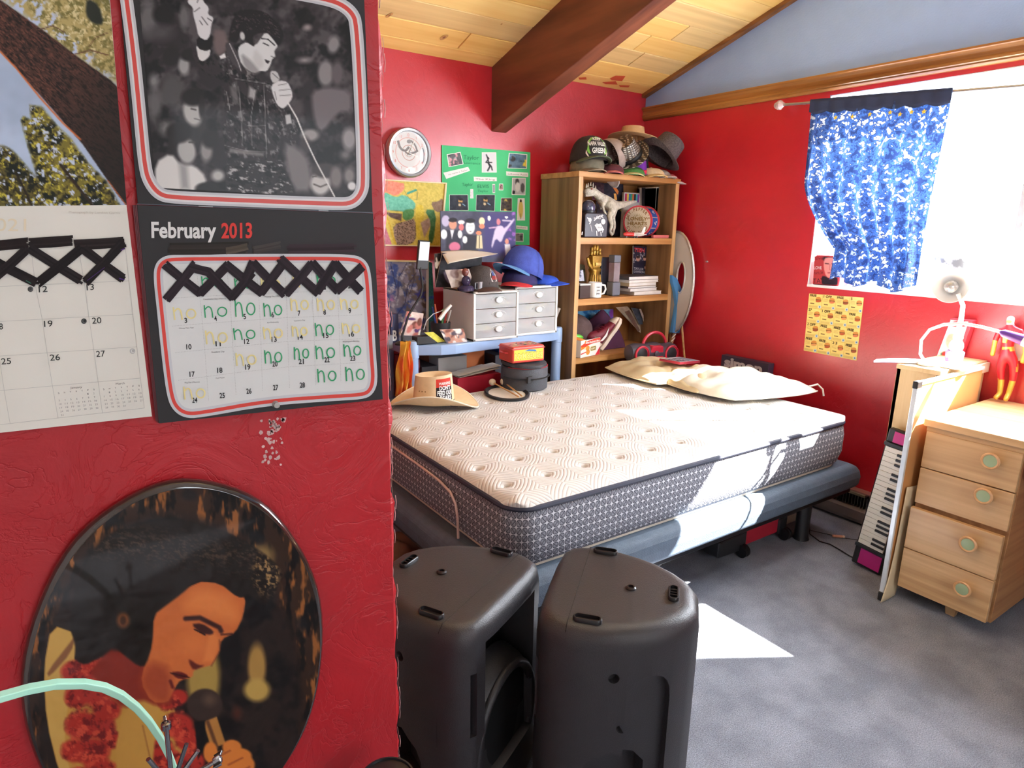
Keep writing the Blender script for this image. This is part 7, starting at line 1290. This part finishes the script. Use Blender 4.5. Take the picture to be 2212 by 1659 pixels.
# ================================================================ PILLOWS AND BLANKET
def pillow(name, label, cat, quad, H_, mat, seed, z0=MZ, wr=.012, edge=.45, pts=None):
    q = [Vector((*p, 0)) for p in quad]; ctr = sum(q, Vector()) / 4; t = T(name, label, cat, (ctr.x, ctr.y, z0)); ph = np.random.RandomState(seed).rand(8) * 6
    def f_(u, v, s_=1):
        U_, V_ = 2 * u - 1, 2 * v - 1; U_, V_ = U_ * math.sqrt(1 - .22 * V_ * V_), V_ * math.sqrt(1 - .22 * U_ * U_); U_, V_ = (U_ + 1) / 2, (V_ + 1) / 2
        p = (q[0] * (1 - U_) + q[1] * U_) * (1 - V_) + (q[3] * (1 - U_) + q[2] * U_) * V_; e = max(0, math.sin(math.pi * u)) ** edge * max(0, math.sin(math.pi * v)) ** edge
        w_ = wr * e * (math.sin(14 * u + 5 * v + ph[0]) * math.sin(6 * v + ph[1]) + .6 * math.sin(23 * v - 9 * u + ph[2]) + .5 * math.sin(31 * u * v + ph[3]) * math.cos(19 * u + ph[4]))
        dip = (pts(u, v) if pts else 1); return (p.x - (p.x - ctr.x) * .05 * e, p.y - (p.y - ctr.y) * .05 * e, z0 + .025 + ((H_ - .013) * e * dip + w_ * (1 if s_ > 0 else 0)) if s_ > 0 else z0 + .002 + .022 * (1 - e))
    MB().surf(lambda u, v: f_(u, v), 44, 36).build('top_cloth', mat, t, smooth=True); MB().surf(lambda u, v: f_(1 - u, v, -1), 44, 36).build('under_cloth', mat, t, smooth=True)
    MB().tube([Vector(f_(u, v)) for u, v in [(i / 16, 0) for i in range(17)] + [(1, i / 16) for i in range(1, 17)] + [(1 - i / 16, 1) for i in range(1, 17)] + [(0, 1 - i / 16) for i in range(1, 17)]], .004, 6).build('seam_cord', mat, t, smooth=True); return t
TAN = M('tan_satin', (206, 190, 154), .38, var=.05, bump=.3, bscale=14); CRM = M('cream_cotton', (226, 222, 206), .6, var=.03, bump=.3, bscale=16)
pillow('pillow', 'tan satin pillow lying under the portable stereo', 'pillow', [(2.68, 2.93), (3.12, 2.90), (3.08, 2.34), (2.62, 2.40)], .085, TAN, 1)
pillow('pillow', 'second tan satin pillow half covered by the cream sheet', 'pillow', [(2.74, 2.56), (3.12, 2.58), (3.06, 2.10), (2.66, 2.16)], .085, TAN, 4)
pillow('sheet', 'rumpled cream sheet spread over the pillow at the sunny head of the mattress', 'sheet', [(2.70, 2.44), (3.06, 2.56), (3.34, 1.82), (2.70, 1.96)], .105, CRM, 7, wr=.014, edge=.36)
q0_ = at(1775, 862, 'x', 3.20); lp = T('sheet_tie', 'thin white loop of the sheet standing up at its right corner', 'tie', (3.28, 1.86, .66)); MB().tube([(3.15, 1.95, .672), (3.22, 1.90, .70), (3.28, 1.87, .715), (3.30, 1.85, .69), (3.30, 1.84, .655)], .005, 6).build('loop', CRM, lp, smooth=True)
pk2 = T('paperback', 'paperback with a red spine lying on the tan pillows', 'book', (2.98, 2.62, .80)); Pm = Matrix.Translation((2.91, 2.52, .757)) @ Matrix.Rotation(.15, 4, 'Z') @ Matrix.Rotation(.08, 4, 'Y')
MB().mx(Pm).box(-.08, .13, -.07, .07, 0, .014).build('paperback_body', M('red_spine', (150, 40, 56), .45), pk2, bevel=.001)
m = MB(); m.c = []; m.mx(Pm); m.col = (190, 186, 190); m.add([(-.078, -.068, .0146), (.128, -.068, .0146), (.128, .068, .0146), (-.078, .068, .0146)], [(0, 1, 2, 3)])
for s_, y0 in (('ELVIS', .0), ('HERO', -.055)): v, f_ = glyphs(s_, .04); mn, mx2 = v.min(0), v.max(0); m.col = (60, 50, 60); m.add([(-.07 + .12 * (x - mn[0]) / (mx2[0] - mn[0]), y0 + y * .06, .0152) for x, y in v], f_)
m.col = (120, 120, 130); m.add([(.06, -.06, .015), (.12, -.06, .015), (.12, .05, .015), (.06, .05, .015)], [(0, 1, 2, 3)]); m.build('paperback_cover', PRINT, pk2)
sb = T('game_box', 'dark game box with big pale lettering standing between the bed and the right wall', 'game box', (3.39, 2.39, .2)); B(3.36, 3.412, 2.225, 2.56, .20, .752).build('box_body', M('dark_game_box', (62, 52, 72), .5), sb, bevel=.002)
m = MB(); m.c = []; v, f_ = glyphs('simon', .05); mn, mx2 = v.min(0), v.max(0); m.col = (196, 190, 196); m.add([(3.3592, 2.535 - .27 * (x - mn[0]) / (mx2[0] - mn[0]), .684 + .06 * y / .7) for x, y in v], f_); m.build('game_title', PRINT, sb)
# ================================================================ WINDOW DRESSING
cu_ = T('window_curtain', 'blue curtain printed with clouds and moons hanging on the left half of the window', 'curtain', (3.36, 1.8, 1.25))
CM = bpy.data.materials.new('cloud_print_cloth'); CM.use_nodes = True; nt = CM.node_tree; L = nt.links.new; bs = nt.nodes['Principled BSDF']; bs.inputs['Roughness'].default_value = .8
tc = nd(nt, 'ShaderNodeTexCoord'); n1 = nd(nt, 'ShaderNodeTexNoise'); n1.inputs['Scale'].default_value = 16; n1.inputs['Detail'].default_value = 2; mp_ = nd(nt, 'ShaderNodeMapping'); mp_.inputs['Scale'].default_value = (1, 1.6, 1.9)
L(tc.outputs['Object'], mp_.inputs[0]); vo = nd(nt, 'ShaderNodeTexVoronoi'); vo.inputs['Scale'].default_value = 19; vo.feature = 'F1'; wrp = nd(nt, 'ShaderNodeMixRGB'); wrp.blend_type = 'ADD'; wrp.inputs[0].default_value = .10
n1b = nd(nt, 'ShaderNodeTexNoise'); n1b.inputs['Scale'].default_value = 45; n1b.inputs['Detail'].default_value = 2; L(tc.outputs['Object'], n1b.inputs['Vector']); L(mp_.outputs[0], wrp.inputs[1]); L(n1b.outputs['Color'], wrp.inputs[2]); L(wrp.outputs[0], vo.inputs['Vector'])
rc = nd(nt, 'ShaderNodeValToRGB'); rc.color_ramp.interpolation = 'LINEAR'; cs_r = rc.color_ramp.elements; cs_r[0].position = 0; cs_r[0].color = (*lin((206, 208, 212)), 1); cs_r[1].position = .34; cs_r[1].color = (*lin((176, 188, 202)), 1)
for p_, c_ in ((.36, (24, 36, 74)), (.41, (36, 62, 118)), (.55, (62, 98, 160)), (.75, (34, 52, 100))): e_ = cs_r.new(p_); e_.color = (*lin(c_), 1)
L(vo.outputs['Distance'], rc.inputs[0]); L(rc.outputs[0], bs.inputs['Base Color']); tl_ = nd(nt, 'ShaderNodeBsdfTranslucent'); L(rc.outputs[0], tl_.inputs[0]); mxs = nd(nt, 'ShaderNodeMixShader'); mxs.inputs[0].default_value = .12; L(bs.outputs[0], mxs.inputs[1]); L(tl_.outputs[0], mxs.inputs[2]); L(mxs.outputs[0], nt.nodes['Material Output'].inputs[0])
def rodz(y): return 2.172 - (2.32 - y) * .063
XC = 3.355
def cuf(u, v):
    yt = 2.146 - .672 * u; k = v; ks = min(1, max(0, (k - .45) / .38)) ** 1.5; yl = 2.146 - .216 * ks; yr_ = 1.474 + .025 * k; y = yl * (1 - u) + yr_ * u; z = (rodz(yt) + .012) * (1 - k) + (1.262 + .02 * math.sin(u * 14) - .02 * u) * k
    a_ = .006 + .022 * k; return (XC + .004 + a_ * math.sin(u * 46 + 1.2 * math.sin(3 * k)) + .5 * a_ * math.sin(u * 23 + 2) - .01 * k, y, z)
MB().surf(cuf, 150, 60).build('curtain_cloth', CM, cu_, smooth=True)
def vaf(u, v): x, y, z = cuf(u, 0); return (XC - .008 + .003 * math.sin(u * 52), 2.148 - .678 * u, rodz(2.148 - .678 * u) + .014 - v * (.062 + .012 * abs(math.sin(u * 22))))
NVY = M('navy_valance_cloth', (50, 62, 94), .8, var=.15, transl=.15); MB().surf(vaf, 130, 4).build('valance', NVY, cu_, smooth=True, solid=.002)
for x, y in ((1805, 254), (1841, 252), (1879, 247), (1923, 243), (1944, 247), (1969, 242), (1996, 241)):
    q = at(x, y, 'x', XC - .014); MB().prism([(q.y + (.011 if k % 2 == 0 else .005) * math.sin(k * math.pi / 5), q.z + (.011 if k % 2 == 0 else .005) * math.cos(k * math.pi / 5)) for k in range(10)], q.x - .002, q.x + .002, 'x').build('star', M('yellow_star', (240, 206, 70), .4), cu_)
rd = T('curtain_rod', 'thin brushed curtain rod with a glass finial over the window', 'curtain rod', (3.36, 1.3, 2.1)); MB().tube([(XC + .004, 2.31, rodz(2.31)), (XC + .004, .25, rodz(.25))], .007, 10).build('rod', SIL, rd, smooth=True)
fq = (XC + .004, 2.335, rodz(2.335)); MB().xf(fq, (math.pi / 2, 0, 0)).lathe([(.004, -.035), (.016, -.024), (.025, -.006), (.025, .006), (.014, .02), (.006, .024), (.009, .03)], 10).build('finial', M('crystal', (222, 206, 206), .1, trans=.4, var=.2, scale=40), rd, smooth=False)
for yb in (2.22, .4): MB().tube([(XC + .004, yb, rodz(yb)), (XR, yb, rodz(yb) + .005)], .005, 6).build('bracket', SIL, rd)
# red tin with a portrait on the sill
NX = (-1, 0, 0); PT_ = Vector((3.428, 0, 0))
def C5(x, y): return (1660 + x / 3.457, 180 + y / 3.457)
tn2 = T('red_tin', 'red tin with a man\'s portrait standing on the window sill', 'tin', (3.46, 1.985, WZ0 + .003)); B(3.428, 3.50, 1.908, 2.062, WZ0 + .003, WZ0 + .163).build('tin_body', M('tin_red', (176, 44, 50), .4), tn2, bevel=.008, seg=3)
A = Art(PT_, NX, [(345, 1290), (520, 1300), (515, 1505), (332, 1500)], (1660, 180), 3.457, 1.3, (176, 58, 62), .0006); A.ell(470, 1310, 70, 34, (50, 34, 40)); A.poly([(415, 1320), (430, 1300), (515, 1300), (528, 1360), (500, 1440), (460, 1460), (430, 1440), (412, 1380)], (222, 140, 130), 8); A.line([(425, 1345), (450, 1348)], 7, (70, 34, 40), 5); A.line([(475, 1348), (505, 1345)], 7, (70, 34, 40), 5); A.line([(460, 1350), (456, 1390), (466, 1396)], 5, (176, 90, 84), 5); A.line([(445, 1415), (480, 1413)], 7, (150, 50, 60), 5)
A.poly([(395, 1440), (430, 1440), (460, 1470), (500, 1440), (525, 1470), (520, 1510), (400, 1510)], (40, 30, 40), 8); A.build('portrait', tn2)
pp = Print(PT_, NX, (1660, 180), 3.457, .001); pp.text('LOVE', (340, 1388), (398, 1388), 22, (214, 200, 200), .02); pp.text('Elvis', (352, 1318), (410, 1316), 22, (90, 30, 36)); pp.text('TAYLOR', (340, 1428), (410, 1424), 20, (50, 30, 40)); pp.text('TAYLOR', (335, 1492), (500, 1484), 34, (50, 30, 40)); o_ = pp.build('tin_lettering', None); o_.data.transform(Matrix.Translation(-tn2.location)); o_.parent = tn2
# curled sheet in the window
ws = T('window_sheet', 'curled grey and white print leaning on the window pane behind the lamp', 'print', (3.46, 1.42, WZ0 + .003)); WSM = M('grey_print_film', (232, 232, 232), .35, rgb2=(90, 90, 94), scale=9, transl=.06, thr=(.35, .5))
MB().surf(lambda u, v: (3.43 + .07 * (1 - math.sin(math.pi * u * .9)) ** 1.5, 1.53 - .24 * u, WZ0 + .004 + .25 * v * (1 - .25 * u * v)), 24, 12).build('film', WSM, ws, smooth=True)
# coupon sheet
PCp = Vector((XR - .002, 0, 0)); cpn = T('coupon_sheet', 'yellow sheet of burger coupons pinned under the window', 'coupons', tuple(at(1800, 705, 'x', XR))); QC = [(1748, 634), (1866, 643), (1850, 779), (1736, 757)]
slab(QC, PCp, NX, .0015).build('paper', M('coupon_paper', (236, 210, 120), .6, var=.03), cpn); pp = Print(PCp, NX, (0, 0), 1, .0006)
def bil(u, v): a_ = np.array(QC, float); q = (a_[0] * (1 - u) + a_[1] * u) * (1 - v) + (a_[3] * (1 - u) + a_[2] * u) * v; return tuple(q)
for i in range(1, 4): pp.rib([bil(i / 4, .01), bil(i / 4, .99)], .8, (206, 176, 90)); pp.rib([bil(.01, i / 4), bil(.99, i / 4)], .8, (206, 176, 90))
tt = ['FREE', '1 OFF', 'FREE', '5', '27', '1 OFF', 'FREE', 'FREE', '2 OFF', 'FREE', 'FREE', 'FREE', 'FREE', 'FREE', '2 3', 'FREE']
for j in range(4):
    for i in range(4):
        U = lambda a_, b_: bil((i + a_) / 4, (j + b_) / 4)
        pp.text(tt[j * 4 + i], U(.08, .2), U(.08 + .12 * len(tt[j * 4 + i]), .2), 5.2, (70, 56, 34), .03)
        for k in range(3): pp.rib([U(.08, .3 + k * .08), U(.42, .3 + k * .08)], .7, (190, 156, 90))
        c_ = U(.72, .38); col = [(180, 90, 50), (206, 120, 80), (150, 80, 50), (214, 150, 90)][(i + j) % 4]; pp.ell(c_[0], c_[1] - 2, 6, 4, (206, 140, 70)); pp.rib([(c_[0] - 6, c_[1]), (c_[0] + 6, c_[1] + 1)], 2.4, (110, 70, 40)); pp.ell(c_[0], c_[1] + 3, 6, 2.6, col); pp.rib([U(.15, .66), U(.45, .67)], 2, (120, 96, 60)); pp.poly([U(.05, .8), U(.7, .8), U(.7, .95), U(.05, .95)], (214, 188, 110)); e_ = U(.86, .86); pp.ell(e_[0], e_[1], 3.4, 3.6, (196, 206, 200)); pp.ell(e_[0], e_[1], 1.6, 1.8, (96, 130, 160))
o_ = pp.build('coupon_print', None); o_.data.transform(Matrix.Translation(-cpn.location)); o_.parent = cpn
# ================================================================ ON AND BY THE DESK
WB = T('whiteboard', 'whiteboard with aluminium edge standing between desk and low bookcase', 'whiteboard', (2.95, 1.147, 0)); B(2.712, 3.30, 1.141, 1.150, .03, .93).build('hardboard_back', M('hardboard', (196, 140, 84), .6, var=.05), WB)
WBA = M('white_aluminium', (214, 220, 224), .3, .3); MB().box(2.70, 2.714, 1.136, 1.154, .02, .94).box(2.70, 3.31, 1.136, 1.154, .93, .944).box(2.70, 3.31, 1.136, 1.154, .016, .03).build('aluminium_frame', WBA, WB, bevel=.002)
for z0, z1 in ((.0, .04), (.918, .948)): MB().box(2.695, 2.735, 1.1345, 1.1555, z0, z1).build('corner_cap', BLKP, WB, bevel=.004)
cbd = T('cardboard_sheet', 'bent cream cardboard sheet leaning behind the desk drawers', 'cardboard', (2.77, 1.13, 0))
MB().surf(lambda u, v: (2.742 + .10 * u - .065 * (1 - v) ** 4 * (1 - u * .3), 1.1315 + .003 * math.sin(math.pi * v), .004 + .50 * v - .012 * u), 8, 24).build('sheet', M('cream_card', (224, 204, 168), .6, var=.05), cbd, smooth=True, solid=.002)
# toy piano: two octaves of real keys
tpn = T('toy_keyboard', 'pink and black toy keyboard standing on end against the low bookcase', 'keyboard', (2.93, 1.32, 0)); KM = Matrix.Translation((2.902, 1.305, .006)) @ Matrix.Rotation(.10, 4, 'X') @ Matrix.Rotation(.03, 4, 'Y')
PNK = M('magenta_plastic', (190, 36, 130), .4); MB().mx(KM).box(0, .03, -.055, .078, .0, .67).build('keyboard_case', BLKP, tpn, bevel=.006); MB().mx(KM).box(-.004, .0, -.048, .05, .012, .088).build('pink_panel', PNK, tpn, bevel=.002); MB().mx(KM).box(-.004, .0, -.048, .05, .612, .662).build('pink_panel', PNK, tpn, bevel=.002); MB().mx(KM).box(-.012, .0, -.06, .078, .592, .610).build('end_bar', BLKP, tpn, bevel=.002); MB().mx(KM).box(-.012, 0, -.06, .078, .092, .108).build('end_bar', BLKP, tpn, bevel=.002)
wk = M('white_key', (228, 228, 218), .3, var=.02); nk = 21; kh = (.590 - .110) / nk
for i in range(nk): MB().mx(KM).box(-.008, .001, -.044, .068, .110 + i * kh + .0008, .110 + (i + 1) * kh - .0008).build('white_key', wk, tpn)
for i in range(nk - 1):
    if i % 7 in (0, 1, 3, 4, 5): MB().mx(KM).box(-.014, -.007, -.044, .012, .110 + (i + 1) * kh - .0055, .110 + (i + 1) * kh + .0055).build('black_key', BLKP, tpn, bevel=.001)
# baseboard heater
htr = T('baseboard_heater', 'long grey brown baseboard heater running along the right wall', 'heater', (3.38, 2.2, 0)); HM = M('heater_enamel', (124, 112, 112), .45, var=.08); y0, y1 = 1.46, 3.0
MB().add(*(lambda P_: ([(x, y0, z) for x, z in P_] + [(x, y1, z) for x, z in P_], [tuple(range(len(P_))), tuple(range(2 * len(P_) - 1, len(P_) - 1, -1))] + [(i, len(P_) + i, len(P_) + (i + 1) % len(P_), (i + 1) % len(P_)) for i in range(len(P_))]))([(XR - .001, .012), (XR - .075, .012), (XR - .08, .03), (XR - .078, .075), (XR - .055, .085), (XR - .001, .085)])).build('front_cover', HM, htr)
MB().box(XR - .05, XR - .001, y0, y1, .165, .172).box(XR - .012, XR - .001, y0, y1, .085, .165).build('top_hood', M('pinkish_hood', (150, 104, 104), .5), htr)
fins = MB()
for i in range(96): yy_ = y0 + .01 + i * (y1 - y0 - .02) / 96; fins.box(XR - .058, XR - .012, yy_, yy_ + .002, .087, .15)
fins.build('fins', M('heater_fins', (92, 90, 94), .4, .4), htr)['kind'] = 'stuff'
B(XR - .062, XR - .05, y0 + .12, y0 + .24, .152, .164).build('name_plate', M('plate_beige', (140, 130, 116), .5), htr)
# lamps on the low bookcase top
ZCb = cz1 + .0215; l1 = T('desk_lamp', 'white desk lamp with a round dish shade in front of the window', 'lamp', (3.05, 1.26, ZCb)); WLM = M('lamp_white', (236, 236, 236), .3, var=.01)
LXp = 3.10; st_p = [at(x, y, 'x', LXp) for x, y in ((2062, 800), (2064, 760), (2068, 720), (2076, 690), (2080, 660), (2070, 635))]
MB().tube([(st_p[0].x, st_p[0].y, ZCb)] + st_p[1:], [.011, .011, .010, .010, .009, .009], 10).build('stem', WLM, l1, smooth=True); MB().xf((st_p[0].x, st_p[0].y, ZCb)).lathe([(.06, 0), (.062, .006), (.055, .014), (.015, .02), (.012, .03)], 28).build('base', WLM, l1, smooth=True)
sc_ = at(2053, 620, 'x', LXp - .02); dv = (Vector((0, 0, 1.32)) - sc_ + Vector((0, .4, -.1))).normalized(); LM = Matrix.Translation(sc_) @ dv.to_track_quat('Z', 'Y').to_matrix().to_4x4()
MB().mx(LM).lathe([(.012, -.06), (.03, -.055), (.05, -.03), (.066, -.005), (.0665, .0), (.064, .0), (.046, -.026), (.028, -.046), (.001, -.05)], 32).build('shade', WLM, l1, smooth=True); MB().mx(LM).ball((0, 0, -.022), (.026, .026, .026), 20, 12).build('bulb', M('faceted_bulb', (200, 204, 206), .08, .5, var=.35, scale=50), l1)
l2 = T('purple_lamp', 'gooseneck lamp with a purple head bending over the action figure', 'lamp', (3.0, 1.30, ZCb)); lp_ = [at(x, y, 'x', 3.04) for x, y in ((2000, 800), (1988, 765), (1990, 735), (2008, 712), (2040, 701), (2080, 699), (2120, 706), (2165, 718))]
MB().tube([(lp_[0].x, lp_[0].y, ZCb)] + lp_[1:], .0065, 8).build('neck', WLM, l2, smooth=True); PUR = M('purple_plastic', (96, 60, 150), .3); a_, b_ = at(2160, 717, 'x', 3.04), at(2212, 735, 'x', 3.04); MB().tube([a_, a_.lerp(b_, .15), a_.lerp(b_, .7), b_], [.006, .015, .019, .022], 16).build('lamp_head', PUR, l2, smooth=True); MB().tube([b_, b_ + (b_ - a_) * .12], [.0235, .0235], 16).build('head_rim', WLM, l2, smooth=True); MB().xf((lp_[0].x, lp_[0].y, ZCb)).lathe([(.035, 0), (.035, .012), (.01, .02)], 20).build('base', WLM, l2, smooth=True)
pl_ = T('lavender_board', 'pointed white and lavender toy board lying on the low bookcase edge', 'toy', (2.98, 1.30, ZCb)); LV = M('lavender_white', (214, 206, 232), .3, var=.06, scale=6)
MB().prism([(2.87, 1.40), (2.90, 1.385), (2.98, 1.33), (3.06, 1.26), (3.10, 1.25), (3.11, 1.29), (3.06, 1.35), (2.98, 1.395), (2.91, 1.41)], ZCb + .001, ZCb + .012, 'z').build('board', LV, pl_, bevel=.003)
pb = T('purple_pouch', 'purple spotted pouch with white fluff beside the desk lamp', 'pouch', (3.14, 1.19, ZCb)); px_ = at(2052, 790, 'z', ZCb); MB().xf((px_.x + .08, px_.y + .02, ZCb)).lathe([(.028, 0), (.034, .02), (.036, .05), (.03, .055)], 16).build('pouch', M('purple_spots', (120, 70, 160), .6, rgb2=(196, 170, 220), scale=60), pb, smooth=True); MB().ball((px_.x + .08, px_.y + .02, ZCb + .075), (.03, .028, .034)).ball((px_.x + .078, px_.y + .018, ZCb + .115), (.02, .02, .022)).build('fluff', M('white_fluff', (232, 232, 228), .9, bump=1, bscale=80), pb, smooth=True)
for ch in (pb,): pb.location = (px_.x + .08, px_.y + .02, ZCb)
for ch in pb.children: ch.data.transform(Matrix.Translation((3.14 - px_.x - .08, 1.19 - px_.y - .02, 0)))
rb = T('red_gift_box', 'red and white printed box leaning against the wall behind the desk lamp', 'box', tuple(at(2060, 740, 'x', XR - .03))); rq = [at(x, y, 'x', XR - .05) for x, y in ((2020, 772), (2072, 776), (2102, 692), (2052, 688))]
MB().hexa(rq[:4] and [rq[0], rq[1], rq[2], rq[3]] + [v + Vector((.045, 0, 0)) for v in rq]).build('box_body', M('gift_red', (206, 50, 66), .45), rb, bevel=.003)
A = Art(Vector((XR - .0505, 0, 0)), NX, [(2054, 691), (2092, 695), (2068, 772), (2024, 769)], (0, 0), 1, 1.5, (232, 226, 220), .001); A.ell(2056, 738, 14, 20, (190, 170, 150)); A.ell(2050, 765, 20, 8, (60, 120, 80)); A.ell(2040, 765, 6, 6, (200, 60, 60)); A.ell(2072, 700, 20, 8, (214, 60, 70)); A.noise(20, 8, 3); A.build('box_print', rb)
# action figure, one continuous body
af = T('action_figure', 'red suited toy figure with gold boots and belt standing on the desk', 'action figure', (3.25, 1.0, .793)); fz = at(2160, 866, 'z', .793); s_ = 1.0
def FP(x, y, d=0): q = at(x, y, 'x', fz.x + d); return q
V = [FP(*q) for q in ((2177, 770), (2177, 752), (2178, 735), (2180, 715), (2182, 703), (2183, 694), (2184, 682), (2165, 778), (2162, 800), (2163, 822), (2160, 850), (2154, 864, -.015), (2190, 778), (2190, 800), (2188, 822), (2178, 852), (2170, 868, -.015), (2160, 714), (2150, 735), (2147, 752), (2143, 770), (2205, 716), (2216, 740), (2215, 762), (2208, 786))]
E_ = [(0, 1), (1, 2), (2, 3), (3, 4), (4, 5), (5, 6), (0, 7), (7, 8), (8, 9), (9, 10), (10, 11), (0, 12), (12, 13), (13, 14), (14, 15), (15, 16), (3, 17), (17, 18), (18, 19), (19, 20), (3, 21), (21, 22), (22, 23), (23, 24)]
R_ = [.020, .020, .026, .028, .012, .015, .016, .019, .017, .013, .011, .011, .019, .017, .013, .011, .011, .014, .011, .010, .011, .014, .011, .010, .011]
V[11] = Vector((V[10].x - .035, V[10].y + .005, .805)); V[16] = Vector((V[15].x - .035, V[15].y - .004, .805)); V[10].z = max(V[10].z, .815); V[15].z = max(V[15].z, .812)
bd_ = skin('figure_body', V, E_, R_, M('suit_red', (206, 34, 50), .35), af, 2); gm_ = M('figure_gold', (222, 180, 80), .3, .3); wm_ = M('figure_white', (226, 214, 206), .4); bd_.data.materials.append(gm_); bd_.data.materials.append(wm_)
L0 = af.location; zbelt, zboot, zhead = V[1].z, FP(2170, 820).z, V[4].z + .004; zgl = V[18].z
for p_ in bd_.data.polygons:
    c_ = p_.center + L0; k = 0
    if c_.z > zhead: k = 2
    elif c_.z < zboot: k = 1
    elif abs(c_.z - zbelt) < .006 and abs(c_.y - V[1].y) < .03: k = 1
    elif c_.z < zgl and (c_.y > V[18].y - .012 or c_.y < V[22].y + .012) and c_.z > zboot + .04: k = 1
    p_.material_index = k
MB().mx(Matrix.Translation(V[5] + Vector((-.016, .0, .0)))).ball((0, 0, 0), (.004, .010, .007), 10, 6).build('mask', M('flesh_gold', (214, 150, 90), .4), af, smooth=True); MB().hexa([V[3] + Vector(q) for q in ((-.030, -.008, -.05), (-.030, .008, -.05), (-.02, .008, -.05), (-.02, -.008, -.05), (-.031, -.010, .0), (-.031, .010, .0), (-.02, .01, 0), (-.02, -.01, 0))]).build('chest_stripe', gm_, af, bevel=.002)
def cpf(u, v): b0 = V[3] + Vector((.012, 0, .012)); return (b0.x + .014 + .02 * v, b0.y + (u - .5) * (.05 + .05 * v) - .03 * v, b0.z - .14 * v + .006 * math.sin(u * 9))
MB().surf(cpf, 10, 10).build('cape', wm_, af, smooth=True, solid=.002)
# ================================================================ UNDER THE BED AND ON THE FLOOR
su = T('red_suitcase', 'red suitcase with black corners and wheels lying under the bed', 'suitcase', (2.6, 1.85, 0)); SR_ = M('suitcase_red', (170, 26, 48), .5); B(2.40, 2.84, 1.72, 2.2, .035, .19).build('suitcase_shell', SR_, su, bevel=.012, seg=3)
for x0, x1 in ((2.36, 2.555), (2.82, 2.88)): MB().hexa([(x0, 1.712, .03), (x1, 1.705, .03), (x1, 1.80, .03), (x0, 1.80, .03), (x0, 1.712, .11), (x1, 1.705, .125), (x1, 1.80, .125), (x0, 1.80, .11)]).build('corner_guard', BLKP, su, bevel=.008)
for x in (2.525, 2.86): MB().mx(Matrix.Translation((x, 1.70, .032)) @ Matrix.Rotation(math.pi / 2, 4, 'Y')).lathe([(.02, -.018), (.031, -.016), (.031, -.004), (.024, 0), (.031, .004), (.031, .016), (.02, .018)], 20).build('wheel', RUB, su, smooth=True)
gbx = T('barcode_box', 'black and white game box with a barcode lying behind the bed leg', 'box', (3.02, 1.85, 0)); B(2.905, 3.18, 1.795, 2.1, .001, .05).build('lower_box', M('white_game_card', (206, 204, 200), .5), gbx, bevel=.001); B(2.90, 3.18, 1.79, 2.1, .051, .13).build('upper_box', M('black_game_card', (50, 46, 56), .5), gbx, bevel=.001)
m = MB(); m.c = []; m.col = (222, 220, 216); m.add([(x, 1.7892, z) for x, z in ((2.912, .062), (2.965, .062), (2.965, .10), (2.912, .10))], [(0, 1, 2, 3)]); m.add([(x, 1.7892, z) for x, z in ((2.975, .066), (2.998, .066), (2.998, .10), (2.975, .10))], [(0, 1, 2, 3)]); m.col = (40, 40, 44)
for i in range(12): x = 2.917 + i * .0038; m.add([(x, 1.789, .070), (x + .0016 + .001 * (i % 3), 1.789, .070), (x + .0016 + .001 * (i % 3), 1.789, .096), (x, 1.789, .096)], [(0, 1, 2, 3)])
m.build('barcode_label', PRINT, gbx)
pln = T('beige_plank', 'beige plank lying on the carpet under the bed left of the suitcase', 'plank', (2.2, 1.9, 0)); MB().xf((2.16, 1.92, 0), (0, 0, .1)).box(-.2, .17, -.05, .05, .001, .03).build('plank', M('beige_wood', (196, 178, 150), .6), pln, bevel=.002)
bb_ = T('blue_bag', 'blue box standing under the bed behind the loudspeakers', 'box', (2.0, 1.86, 0)); B(1.90, 2.125, 1.85, 2.1, .001, .16).build('blue_side', M('royal_blue', (40, 76, 176), .5), bb_, bevel=.004); B(2.126, 2.14, 1.852, 2.1, .001, .17).build('white_edge', WPL, bb_)
for i, (x, y, r_, col, lb_) in enumerate(((1.20, 2.05, .10, (120, 24, 34), 'dark red shirt bundled under the foot of the bed'), (1.16, 2.30, .12, (40, 38, 46), 'black jacket bundled under the foot of the bed'), (1.14, 2.5, .10, (150, 112, 90), 'brown cloth bundle behind the black jacket under the bed'))):
    t = T('clothes_bundle', lb_, 'clothes', (x, y, 0)); MB().surf(hump(x, y, r_, r_ * .9, .14, 0, 5 + i), 20, 16).build('bundle', M('bundle_%d' % i, col, .8, bump=.4, bscale=30), t, smooth=True)
cb = T('floor_cable', 'thin black cable trailing over the carpet from the bed leg to the keyboard', 'cable', (3.0, 1.5, 0)); MB().tube([(3.16, 1.75, .004), (3.02, 1.66, .004), (2.985, 1.585, .004), (3.0, 1.54, .004), (2.985, 1.48, .004), (2.965, 1.42, .004), (2.96, 1.36, .004), (2.95, 1.24, .004)], .0028, 6).build('cable', BLKP, cb, smooth=True); MB().tube([(3.15, 1.78, .004), (3.06, 1.68, .005), (3.10, 1.60, .004), (3.12, 1.55, .004), (3.2, 1.44, .004)], .0018, 5).build('thin_wire', BLKP, cb)
lt = T('orange_lighter', 'small pale orange stub lying on the carpet beside the cable', 'lighter', (3.11, 1.56, 0)); MB().xf((3.11, 1.56, .009), (0, 0, -.75)).box(-.03, .02, -.007, .007, -.006, .006).build('body', M('pale_orange', (226, 160, 130), .4), lt, bevel=.004); MB().xf((3.11, 1.56, .009), (0, 0, -.75)).box(.02, .03, -.006, .006, -.005, .005).build('cap', M('cream_cap', (230, 200, 180), .4), lt, bevel=.002)
